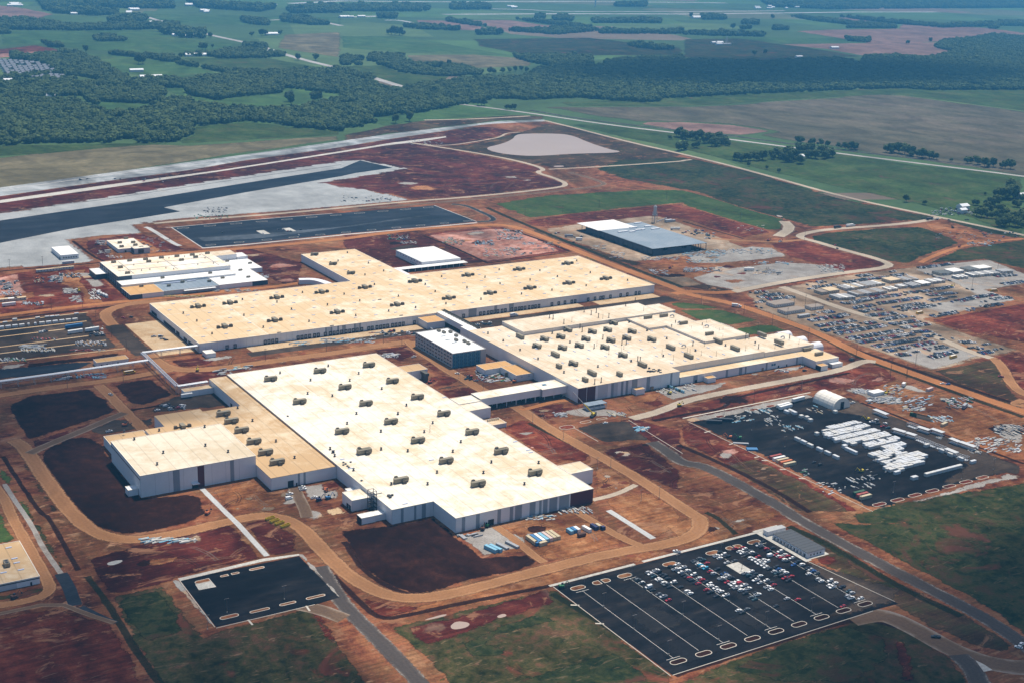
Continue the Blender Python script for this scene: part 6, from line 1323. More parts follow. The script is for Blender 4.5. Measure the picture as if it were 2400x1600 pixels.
for x0, y0, x1, y1, dn in LOT:
    a, b_ = tk(x0, y0), tk(x1, y1); L = math.hypot(b_[0]-a[0], b_[1]-a[1]); n = max(1, int(L/2.7))
    for dy in ((-2.75, 2.75) if L > 14 else (0,)):
        for i in range(n):
            if rng.random() > dn*0.93: continue
            f = (i+.5)/n; spots.append((a[0]+(b_[0]-a[0])*f+rng.uniform(-.2,.2), a[1]+(b_[1]-a[1])*f+dy+rng.uniform(-.4,.4), math.pi/2*(1 if rng.random() < .5 else -1)+rng.uniform(-.06,.06)))
for t, x0, y0, x1, y1, n in ((tl2,690,880,850,950,10),(tl2,820,830,1100,890,12),(tl2,0,930,240,970,7),(tl2,40,1010,180,1060,6),(ts4,1840,355,2070,430,14),(ts4,2010,400,2200,480,10),(ts4,1760,380,1830,400,3),(t164,1720,260,2020,310,34),(t164,1640,330,2000,345,9),(t164,2060,430,2300,490,12),(t164,1000,515,1100,540,2),(t164,640,480,700,495,2),(ts5,1760,480,1880,500,4),(ts5,150,270,400,320,8),(t04,1500,400,2100,450,8),(t04,900,60,1150,100,5),(tf,1900,700,2250,735,12),(tf,60,740,200,790,5),(tg,560,690,760,730,6),(te,960,260,1180,320,8),(ta,900,740,1400,830,10),(t3,1230,480,1420,520,5),(t3,560,450,660,470,4),(ti,1800,640,1900,710,3),(t84,0,190,350,215,9),(t7,1150,560,1400,610,6),(t7,300,830,480,930,4),(ts4,0,380,60,410,3),(t84,1550,450,1680,500,4),(t168,1150,120,1180,135,3),(t04,380,50,1200,75,7)):
    for k in range(n): q = t(rng.uniform(x0,x1), rng.uniform(y0,y1)); spots.append((q[0], q[1], rng.choice((0,Y_,0.2))+rng.uniform(-.2,.2)))
spots.sort(key=lambda q: q[0]**2+q[1]**2)
left = max(0, 300-N_CARS-14)
allb = MB(); stuff_m = [m_car[k] for k in 'wsgkrbtn']+[m_glass]
for i, (x, y, a) in enumerate(spots):
    kind, col = pick_kind(), rng.choices('wsgkrbtn', (22,10,22,30,6,6,4,1))[0]
    if i < left:
        car(x, y, a, kind, col, CARC[col][0]+' '+KN[kind]+' parked in the gravel worker lot beside the orange dirt road', CARC[col][0]+' vehicles in the gravel worker lot')
    else:
        z = gz(x, y); ca, sa = math.cos(a), math.sin(a); ci = 'wsgkrbtn'.index(col)
        tmp = MB(); hl = 2.7 if kind == 'pickup' else 2.3
        tmp.loft([station(-hl,.8,.4,.95), station(-hl+.3,.92,.3,1.02), station(1.0,.92,.3,1.0), station(hl,.75,.4,.8)], ci)
        c0, c1 = (-.6,1.3) if kind == 'pickup' else (-2.0,1.1)
        tmp.loft([[(c0,-.84,1.0),(c1,-.84,1.0),(c1,.84,1.0),(c0,.84,1.0)], [(c0+.3,-.66,1.52),(c1-.7,-.66,1.52),(c1-.7,.66,1.52),(c0+.3,.66,1.52)]], 8)
        tmp.box(c0+.35,c1-.75,-.6,.6,1.525,1.58,ci)
        n = len(allb.v); allb.v += [(x+vx*ca-vy*sa, y+vx*sa+vy*ca, z+vz) for vx, vy, vz in tmp.v]; allb.f += [tuple(n+k for k in f) for f in tmp.f]; allb.m += tmp.m
o = allb.obj('parked_cars', stuff_m); o['kind'] = 'stuff'; o['label'] = 'parked cars filling the gravel worker lot and dotted about the site yards'; o['category'] = 'cars'
# single vehicles about the site
one = [(t08,762,362,1.9,'pickup','w','white pickup driving along the dirt road between dark earth beds'),(t08,752,615,0.1,'pickup','w','white pickup parked by the press hall on dark gravel'),(tc,870,590,0,'pickup','w','white pickup parked beside another on gravel by the annex door'),(tc,885,620,0,'pickup','w','white pickup nearer the annex road, beside its twin'),(tc,700,685,0.1,'pickup','w','white pickup on the gravel wedge by the annex wall'),(tc,1038,732,0.2,'pickup','w','white pickup in front of blue lifting machines'),(tc,692,745,0,'van','w','small white van on gravel near the annex corner'),
 (t88,798,218,2.4,'sedan','w','white car on the dirt road by the office block'),(t88,927,268,2.5,'sedan','g','grey car beside the utility yard'),(t88,1820,558,0.0,'sedan','w','white car alone on the small dusty car park'),(t88,500,104,0.3,'pickup','w','white pickup near pallets by the assembly hall corner'),(t1612,1745,855,2.5,'pickup','k','black pickup on the dusty access road'),(t1612,2315,925,2.1,'sedan','w','white car stopped at the bend of the paved road'),(t1612,2335,905,0.2,'suv','w','white sport utility car beside the bend of the paved road'),(t812,2312,268,2.2,'pickup','w','white pickup at the gate of the striped car park'),(t168,840,198,0,'suv','k','black car in front of the paint shop service entrance'),(t168,715,207,2.5,'suv','w','white car on dirt in front of the paint shop'),(t168,1790,287,2.6,'sedan','w','white car on the orange dirt road'),(t168,1828,292,2.6,'suv','b','blue car following on the orange dirt road'),(t168,905,828,0.1,'sedan','k','black car alone in the middle of the crate yard'),(t168,948,845,0.1,'suv','k','black sport utility car alone in the crate yard'),(tn,925,630,0.1,'pickup','w','white pickup tucked against the wrapped crates'),(tn,880,148,2.7,'pickup','w','white pickup at the head of a line of cars in the crate yard'),(tn,945,172,2.7,'suv','k','black car second in a line of cars in the crate yard'),(tn,1020,205,2.7,'pickup','r','dark red pickup in a line of cars in the crate yard'),(tn,1075,222,2.7,'suv','t','dark teal car at the end of a line of cars in the crate yard'),(tg,625,708,0,'pickup','w','white pickup beside green bins behind the office block'),(tg,690,700,0,'sedan','k','black car behind the office block'),(tg,740,690,0,'suv','w','white car on the lane behind the office block'),(tg,755,722,0,'sedan','g','grey car on the lane behind the office block'),(tf,2060,700,0,'suv','r','red car on the loading apron'),(t04,848,1012,2.2,'sedan','r','red car at the bend of the dirt road'),(t04,902,1008,2.2,'suv','k','black car near the apron of the long hall'),(t04,1115,1155,0.2,'sedan','s','silver car beside the end of the long hall'),(ta,1350,760,0.1,'suv','w','white car on the dark yard behind the annex'),(ta,1190,780,0.1,'suv','k','black car on the dark yard behind the annex'),(ta,995,820,0.1,'sedan','w','white car beside grey cars behind the annex'),(t7,2035,245,2.2,'pickup','r','red pickup parked on the grassy mound'),(tm,2105,485,0,'pickup','w','white pickup beside the barrel-roofed tent')]
for t, px, py, rz, kind, col, lab in one:
    x, y = t(px, py, 0.7); car(x, y, rz, kind, col, lab, None)

# ------------------------------------------------------------------ containers, crates, trailers
PAINT = {k: flat('paint_'+k, c, 0.55, 0.12, 0.5) for k, c in {'tan': (0.48,0.40,0.26), 'blue': (0.04,0.16,0.34), 'light blue': (0.20,0.42,0.55), 'white': (0.72,0.72,0.70), 'red': (0.30,0.06,0.05), 'orange': (0.50,0.14,0.05), 'green': (0.03,0.16,0.07), 'dark green': (0.02,0.08,0.035), 'grey': (0.30,0.31,0.33), 'dark': (0.03,0.035,0.045), 'yellow': (0.52,0.40,0.03), 'brown': (0.09,0.035,0.022), 'pink': (0.55,0.42,0.38), 'navy': (0.015,0.025,0.09), 'school yellow': (0.62,0.36,0.02)}.items()}
def ribbed(L, W, H, z0=0.0):
    """shipping container shell with corrugated sides and corner posts"""
    b = MB(); n = int(L/0.9); ys = []
    b.box(-L/2,L/2,-W/2,W/2,z0,z0+.15); b.box(-L/2,L/2,-W/2,W/2,z0+H-.1,z0+H)
    for i in range(n):
        x0, x1 = -L/2+L*i/n, -L/2+L*(i+1)/n; d = 0.07 if i % 2 else 0.0; b.box(x0,x1,-W/2+d,W/2-d,z0+.151,z0+H-.101)
    for sx in (-1,1):
        for sy in (-1,1): b.box(sx*L/2-.1,sx*L/2+.1,sy*W/2-.1,sy*W/2+.1,z0,z0+H+.02)
    return b
_ct = {}
def container(p, rz, col, label, group=None, L=12.2, W=2.44, H=2.6, z=None, name='shipping_container', cat='container'):
    k = (col, L, W, H)
    if k not in _ct:
        d = MB().box(L/2+.02,L/2+.09,-W/2+.15,-.03,.2,H-.15); d2 = MB().box(L/2+.02,L/2+.09,.03,W/2-.15,.2,H-.15)
        _ct[k] = (ribbed(L,W,H).mesh('container_shell', PAINT[col]), d.mesh('container_door', PAINT[col]), d2.mesh('container_door', PAINT[col]))
    o = empty(name, (p[0], p[1], gz(*p) if z is None else z), rz); tag(o, label, cat, group)
    link(bpy.data.objects.new('shell', _ct[k][0]), o); link(bpy.data.objects.new('door', _ct[k][1]), o); link(bpy.data.objects.new('door', _ct[k][2]), o)
    return o
Y_ = math.pi/2
for i, (c_) in enumerate(('tan','blue','white','light blue','pink','tan','tan')):
    a, b_ = t812(1312,202), t812(1468,165); f = i/6
    container((a[0]+(b_[0]-a[0])*f, a[1]+(b_[1]-a[1])*f), Y_, c_, c_+' shipping container in the row on orange dirt before the assembly hall', 'container row on orange dirt')
container(t812(1388,225), 0.1, 'tan', 'short tan container in front of the container row on orange dirt', None, 6.1); container(t812(1348,225), Y_, 'blue', 'short blue container at the foot of the container row on orange dirt', None, 3.0)
for p, c_, L, ad_ in (((1575,140),'light blue',6.1,''),((1600,132),'blue',6.1,''),((1622,128),'white',6.1,'short '),((1690,125),'white',8.0,'long '),((1742,110),'navy',7.0,'long '),((1770,105),'tan',5.0,''),((1803,118),'navy',2.5,'tiny ')):
    container(t812(*p), Y_ if L < 8 else Y_+.1, c_, ad_+c_+' container of the loose group beside a rusty tank', None, L)
for p in ((1030,262),(1062,258)): container(t812(*p), Y_+.25, 'light blue', 'pale blue long container on gravel before the assembly hall', 'pale blue containers on gravel', 11)
container(t812(1110,238), Y_+.2, 'grey', 'grey flat container on gravel between pale blue containers and trailer', None, 11, 2.4, 1.4); container(t812(1178,228), Y_+.2, 'grey', 'grey flat container at the edge of the dark earth bed', None, 12, 2.4, 1.6); container(t812(838,172), Y_, 'grey', 'grey flat rack by the assembly hall corner', None, 7, 3, 0.9)
x, y = t812(1655,165); o = MB().tube((-3,0,1.5),(3,0,1.5),1.5,k=10).box(-2.5,2.5,-1.2,1.2,0,.5).obj('rusty_tank', PAINT['brown'], None, (x,y,gz(x,y))); tag(o, 'rusty brown tank lying in front of the loose containers', 'tank')
for i, p in enumerate(((430,1035),(490,1068),(560,1100),(640,1135))):
    x, y = tc(*p); b = MB(); L, W = 7.0, 2.5
    b.box(-L/2,L/2,-W/2,W/2,.2,.4); b.box(-L/2,L/2,-W/2,-W/2+.15,.4,1.7); b.box(-L/2,L/2,W/2-.15,W/2,.4,1.7); b.box(-L/2,-L/2+.15,-W/2+.15,W/2-.15,.4,1.7); b.box(L/2-.15,L/2,-W/2+.15,W/2-.15,.4,1.7); b.box(-L/2+.5,L/2-.5,-.8,.8,0,.2)
    for k in range(6): b.box(-L/2+.6+1.1*k,-L/2+.75+1.1*k,-W/2-.08,-W/2,.3,1.65)
    o = b.obj('waste_skip', PAINT['yellow'], None, (x,y,gz(x,y))); o.rotation_euler = (0,0,.25); tag(o, 'open yellow waste skip on dark earth beside the curving dirt road', 'skip', 'yellow skips by the dirt road')
for i, (c_, w_) in enumerate((('red',1),('white',1),('tan',1),('orange',1),('tan',1))):
    x, y = t168(640+24*i, 800+13*i); container((x,y), 0, c_, c_+' container in the tight row at the kerb of the crate yard', 'container row at the crate yard kerb', 12)
for i, c_ in enumerate(('green','red','tan')):
    x, y = t168(1215+22*i, 1050+14*i); container((x,y), 0, 'tan' if c_ == 'tan' else ('dark green' if c_ == 'green' else c_), c_+' container of the three side by side near parking islands', None, 11, 2.44, 2.6)
for i in range(5): x, y = t7(870+32*i, 800+9*i); container((x,y), Y_+.3, 'dark green' if i < 3 else 'tan', ('dark green' if i < 3 else 'tan')+' container in the five-wide block on orange dirt', 'container block on orange dirt', 12, 2.44, 3.0)
container(t7(1250,920), 0.25, 'tan', 'tan container alone on dirt behind the covered racks', None, 9)
container(t7(310,490), 0.0, 'white', 'white roofed container by a pile of steel', None, 14, 8, 3.2); container(t7(1050,440), .2, 'pink', 'long pale container by brown dirt bank', None, 9, 2.6, 2.8)
for p, c_, rz in (((200,765),'dark',-.6),((345,740),'dark',-.6),((565,1050),'grey',-.6)): container(tm(*p), rz, c_, c_+' flat trailer box '+('nearest the kerb' if p[0] == 200 else 'beside a parking island' if p[0] == 345 else 'by the blue tarp stack')+' in the crate yard', None, 13, 2.6, 2.6 if c_ == 'dark' else .7)
container(tm(720,1135), -.5, 'blue', 'stack of blue tarp-covered boxes at the crate yard kerb', None, 9, 5, 1.2, name='tarp_stack', cat='stack')

# semi-trailers
def semi(p, rz, label, L=15.5, tractor=None, col='white', group=None, name='semi_trailer'):
    o = empty(name, (p[0], p[1], gz(*p)), rz); tag(o, label, 'trailer' if tractor is None else 'truck', group)
    MB().box(-L/2,L/2,-1.28,1.28,1.1,4.0).obj('box_body', PAINT[col], o); MB().box(-L/2,L/2,-.5,.5,.85,1.1).obj('chassis', PAINT['dark'], o)
    for wx in (-L/2+1.2,-L/2+2.5):
        for sy in (-1,1): MB().tube((wx,sy*1.2-.25,.5),(wx,sy*1.2+.25,.5),.5,k=10).obj('wheel', m_tyre, o)
    MB().box(L/2-3.2,L/2-2.9,-.8,-.6,0,1.1).obj('landing_leg', PAINT['dark'], o)
    if tractor:
        c = MB().loft([[(L/2+.6,-1.2,.6),(L/2+.6,1.2,.6),(L/2+.6,1.15,3.4),(L/2+.6,-1.15,3.4)], [(L/2+2.6,-1.2,.6),(L/2+2.6,1.2,.6),(L/2+2.5,1.1,3.0),(L/2+2.5,-1.1,3.0)]]); c.box(L/2+2.6,L/2+4.3,-.95,.95,.6,1.9); c.obj('cab', PAINT[tractor], o)
        MB().box(L/2+2.55,L/2+2.68,-1.0,1.0,2.0,2.8).obj('windscreen', m_glass, o)
        for wx in (L/2-.6,L/2+3.4):
            for sy in (-1,1): MB().tube((wx,sy*1.05-.2,.5),(wx,sy*1.05+.2,.5),.5,k=10).obj('wheel', m_tyre, o)
    return o
semi(tm(1355,470), .1, 'white semi-trailer beside the barrel-roofed tent'); semi(tm(1150,555), .1, 'white semi-trailer behind another in the crate yard'); semi(tm(1180,575), .1, 'white semi-trailer parked against its twin in the crate yard')
semi(ta(1400,655), 0, 'white semi-trailer backed to the annex yard', 10); semi(t164(1150,387), .05, 'white semi-truck on the gravel access road', 14, 'white', name='semi_truck'); semi(t164(1060,398), .05, 'dark flatbed truck ahead of white semi-truck on the gravel road', 10, 'dark', 'dark', name='semi_truck')
semi(t164(1700,342), .05, 'dark truck at the country road junction', 12, 'white', 'dark', name='semi_truck'); semi(t164(358,940), -.7, 'white box truck on the dirt road by the grass plots', 7, 'white', name='box_truck'); semi(t164(457,692), -.4, 'white semi-trailer on the grey gravel yard', 13)
semi(ts4(1660,350), -.4, 'white semi-trailer behind the steel frame hall', 14); semi(ts4(195,450), -.5, 'grey trailer along the ditch by the steel frame hall', 12, col='grey'); semi(ts4(335,495), -.5, 'white trailer along the ditch by the steel frame hall', 9)
semi(tg(945,636), .05, 'white box truck on the lane behind the long hall docks', 6, 'white', name='box_truck')
semi(t3(125,105), .05, 'white semi-trailer beside a dirt road in the left yard', 14); semi(t3(1040,480), .1, 'long white semi-trailer in the storage yard', 15); semi(t3(1270,450), .1, 'light semi-trailer at the end of the storage yard', 14, col='white'); semi(t3(1020,405), .1, 'long blue and red trailer in the storage yard', 18, col='blue')
semi(t7(1530,680), .45, 'white truck with grey trailer on orange dirt', 9, 'white', 'grey', name='semi_truck'); semi(t7(690,385), .5, 'yellow box truck with white body on orange dirt', 6, 'yellow', name='box_truck')
# school buses
def bus(p, rz, label):
    o = empty('school_bus', (p[0], p[1], gz(*p)), rz); tag(o, label, 'bus')
    b = MB().loft([station(-5.4,1.2,.6,2.9), station(-5.2,1.25,.5,3.05), station(3.9,1.25,.5,3.05), station(4.2,1.2,.5,2.8)]); b.box(4.2,5.6,-1.0,1.0,.55,1.5); b.obj('body', PAINT['school yellow'], o)
    for sy in (-1,1): ubox('window_band', o, -5.0, 3.8, sy*1.235-.03, sy*1.235+.03, 1.7, 2.5, m_glass)
    ubox('windscreen', o, 4.15, 4.24, -1.0, 1.0, 1.6, 2.5, m_glass); ubox('roof_panel', o, -4.8, 3.6, -.8, .8, 3.06, 3.12, PAINT['white'])
    for wx in (-3.2,4.4):
        for sy in (-1,1): MB().tube((wx,sy*1.1-.15,.5),(wx,sy*1.1+.15,.5),.5,k=10).obj('wheel', m_tyre, o)
bus(ta(610,322), .1, 'yellow school bus on the dirt road beside the pipe rack'); bus(tk(1760,850), .12, 'yellow school bus among cars in the worker lot, near the boundary road'); bus(tk(1480,485), .05, 'yellow school bus in the middle of the worker lot'); bus(tk(2100,297), -.2, 'tan and yellow school bus beside the dark mound')

# wrapped crates
m_wrap = [flat('shrink_wrap_%d' % i, c, 0.35, 0.05, 0.6, spec=0.5) for i, c in enumerate(((0.60,0.61,0.62),(0.54,0.545,0.545),(0.58,0.565,0.53)))]
_cr = {}
def crate(x, y, lx, ly, h, label, group, rz=0.0, z=None):
    k = (round(lx,1), round(ly,1), round(h,1), rng.randrange(3))
    if k not in _cr:
        a, b_ = lx/2, ly/2; e = .16
        m_ = MB().loft([[(-a+e,-b_,0.12),(a-e,-b_,0.12),(a,-b_+e,0.12),(a,b_-e,0.12),(a-e,b_,0.12),(-a+e,b_,0.12),(-a,b_-e,0.12),(-a,-b_+e,0.12)], [(-a+e,-b_,h-.18),(a-e,-b_,h-.18),(a,-b_+e,h-.18),(a,b_-e,h-.18),(a-e,b_,h-.18),(-a+e,b_,h-.18),(-a,b_-e,h-.18),(-a,-b_+e,h-.18)], [(-a+.3,-b_+.2,h),(a-.3,-b_+.2,h),(a-.2,-b_+.3,h),(a-.2,b_-.3,h),(a-.3,b_-.2,h),(-a+.3,b_-.2,h),(-a+.2,b_-.3,h),(-a+.2,-b_+.3,h)]])
        for f in (-.6,0,.6): m_.box(a*f-.1,a*f+.1,-b_+.1,b_-.1,0,.12)
        _cr[k] = m_.mesh('wrapped_crate', m_wrap[k[3]])
    o = bpy.data.objects.new('wrapped_crate', _cr[k]); o.location = (x, y, gz(x, y) if z is None else z); o.rotation_euler = (0,0,rz); link(o); tag(o, label, 'crate', group); return o
blocks = [([(280,250),(440,190),(640,140),(760,170),(1000,270),(1300,400),(1250,480),(960,480),(850,490),(730,400),(640,460),(470,380),(450,390),(260,300)], 'white wrapped crate in the large central block of crates'),
 ([(815,540),(1180,440),(1255,480),(1250,520),(1130,560),(1130,590),(980,640)], 'white wrapped crate in the small block beside a white pickup'),
 ([(1020,650),(1240,570),(1450,525),(1535,570),(1560,640),(1290,720),(1200,790),(1050,720)], 'white wrapped crate in the block with a draped end crate'),
 ([(1140,540),(1200,515),(1300,550),(1240,590)], 'white wrapped crate of the handful between two crate blocks')]
hole = pts(tn, [(600,215),(690,190),(800,215),(700,235)])
for bi, (L, lab) in enumerate(blocks):
    poly = [tn(x, y, 1.4) for x, y in L]; xs = [p[0] for p in poly]; ys = [p[1] for p in poly]
    y = min(ys)+1.5; j = 0
    while y < max(ys):
        ly = rng.choice((2.5,2.5,6.4)) if bi != 2 else 2.6; lx = 6.4 if ly < 3 else 2.5
        x = min(xs)+rng.uniform(0,2)
        while x < max(xs):
            if inside((x, y), poly) and not inside((x, y), hole) and rng.random() < .95: crate(x, y, lx-.1, ly-.1, rng.choice((2.4,2.7,2.7,2.9)), lab, lab.replace('white wrapped crate', 'wrapped crates'), rng.uniform(-.015,.015))
            x += lx+.3
        y += ly+.3; j += 1
g_ = 'wrapped crates standing singly in the crate yard'
for t, L, dims, lab in ((tm, [(1345,1010),(1430,1050),(1520,1095),(1650,1150),(1760,1200),(1875,1255)], (6.2,2.6,2.8), 'white wrapped crate in the spaced line of crates'), (tm, [(1612,935)], (3.4,3.2,2.8), 'small white wrapped crate alone beside the large crate block'), (tm, [(1866,630)], (3.4,3.4,2.6), 'small white wrapped crate before the tent door'), (tm, [(1397,695),(1475,712),(1522,748)], (3.6,3.2,2.8), 'white wrapped crate of the group of three near the tent'), (tm, [(1195,632),(1250,620),(1300,645)], (5,3,2.8), 'white wrapped crate with loose flapping cover'), (tn, [(1560,460)], (5.4,2.8,2.8), 'white wrapped crate beside the open racks'), (tn, [(1750,530),(1855,575),(1985,630)], (5.0,2.8,2.8), 'white wrapped crate standing before the covered rack line'), (tn, [(2138,665)], (6,2.4,2.6), 'white wrapped crate at the end of the rack line'), (tn, [(1402,868)], (6.0,3.4,2.8), 'white wrapped crate alone near the parking islands'), (tn, [(530,475)], (4.2,3.4,2.9), 'white wrapped crate butted against a long one')):
    for p in L:
        x, y = t(*p); rz = -Y_ if t is tm and dims[0] == 6.2 else (0 if dims[0] != 5.0 else -Y_); crate(x, y, dims[0], dims[1], dims[2], lab, g_, rz)
x, y = tn(612,530); crate(x, y, 13, 2.6, 2.8, 'long white wrapped crate beside the large crate block', None, -Y_)
for i in range(7): a, b_ = tn(1570,825), tn(1960,725); crate(a[0]+(b_[0]-a[0])*i/6, a[1]+(b_[1]-a[1])*i/6, (b_[0]-a[0])/6-.15, 2.8, 2.8, 'white wrapped crate in the end-to-end row behind parking islands', 'end-to-end crate row', .02)
for i in range(12):
    a, b_ = t3(20,415), t3(1035,305); x, y = a[0]+(b_[0]-a[0])*i/11, a[1]+(b_[1]-a[1])*i/11; crate(x, y, 5.2 if i not in (4,5) else 2.2, 2.6, 2.8, 'white wrapped crate in the long row of the storage yard', 'storage yard crate row', .02)
for p in ((205,300),(520,268),(1055,212),(70,330),(650,255),(720,250),(790,243)): x, y = t3(*p); crate(x, y, 4.6, 2.4, 2.2 if p[0] == 205 else 1.2, 'white wrapped bundle on the pale strip of the storage yard', 'wrapped bundles on the storage yard strip', .02)
for p in ((1360,1110),(1395,1125),(1430,1140),(1465,1155)): x, y = tl2(*p); crate(x, y, 2.6, 8, 2.8, 'white wrapped crate in the foursome beside the unfinished plant', 'foursome of crates', 0)
# covered racks
def storage_rack(p, p2, label, cover=True):
    a, b_ = tn(*p), tn(*p2); L = math.hypot(b_[0]-a[0], b_[1]-a[1]); rz = math.atan2(b_[1]-a[1], b_[0]-a[0])
    o = empty('storage_rack', (a[0], a[1], gz(*a)), rz); tag(o, label, 'rack', 'storage racks along the edge of the crate yard'); W = 4.4; n = max(2, int(L/1.7))
    for i in range(n+1):
        for yy in (0, W): MB().box(L*i/n-.12,L*i/n+.12,yy-.12,yy+.12,0,3.2).obj('post', m_steel, o)
    if cover: MB().box(-.2,L+.2,-.3,W+.3,3.25,3.75).obj('cover', m_wrap[1], o)
    else:
        b = MB().box(0,L,-.12,.12,3.2,3.4).box(0,L,W-.12,W+.12,3.2,3.4)
        for i in range(n+1): b.box(L*i/n-.08,L*i/n+.08,.12,W-.12,3.22,3.38)
        b.obj('top_frame', m_steel, o)
    MB().box(.3,L-.3,.4,W-.4,.1,.5).obj('deck', m_steel, o)
for p, p2, c_ in (((1120,285),(1270,330),1),((1285,335),(1400,372),1),((1405,380),(1530,428),0),((1535,432),(1645,478),0),((1660,480),(1780,530),0),((1775,535),(1910,590),1),((1920,600),(2060,645),0),((1305,205),(1420,245),0),((1430,260),(1570,305),1),((1600,285),(1745,335),1),((1830,405),(1940,450),1),((1955,450),(2140,515),1),((880,40),(1040,105),1)):
    storage_rack(p, p2, ('white-covered' if c_ else 'open-topped')+' steel storage rack along the edge of the crate yard', bool(c_))

# ------------------------------------------------------------------ loose building material: too small to pick apart
DM = [flat('pale_bundle', (0.46,0.45,0.42), 0.7, 0.2, 0.8), PAINT['grey'], m_steel, PAINT['tan'], m_wood, PAINT['dark'], PAINT['light blue'], PAINT['red'], PAINT['green']]
def clutter(t, x0, y0, x1, y1, n, kinds=(0,0,1,2,3,4,5), big=1.0, label='scattered building material on bare ground', rz0=0.0):
    b = MB(); ang = rz0+rng.choice((0,Y_)); n = int(n*(1.0 if t in (tm, tn) else 1.9)); big *= .8 if t in (tm, tn) else 1.0
    for i in range(n):
        x, y = t(rng.uniform(x0,x1), rng.uniform(y0,y1)); L = rng.choice((1.4,2.4,3.2,5.0,7.0))*big*rng.uniform(.8,1.1); W = rng.uniform(.4,1.3)*big; h = rng.uniform(.2,1.1)*big; z = gz(x, y)
        b.box(x-L/2,x+L/2,y-W/2,y+W/2,z,z+h, rng.choice(kinds), ang+rng.uniform(-.1,.1))
    o = b.obj('building_material', DM); o['kind'] = 'stuff'; o['label'] = label; o['category'] = 'material'; return o
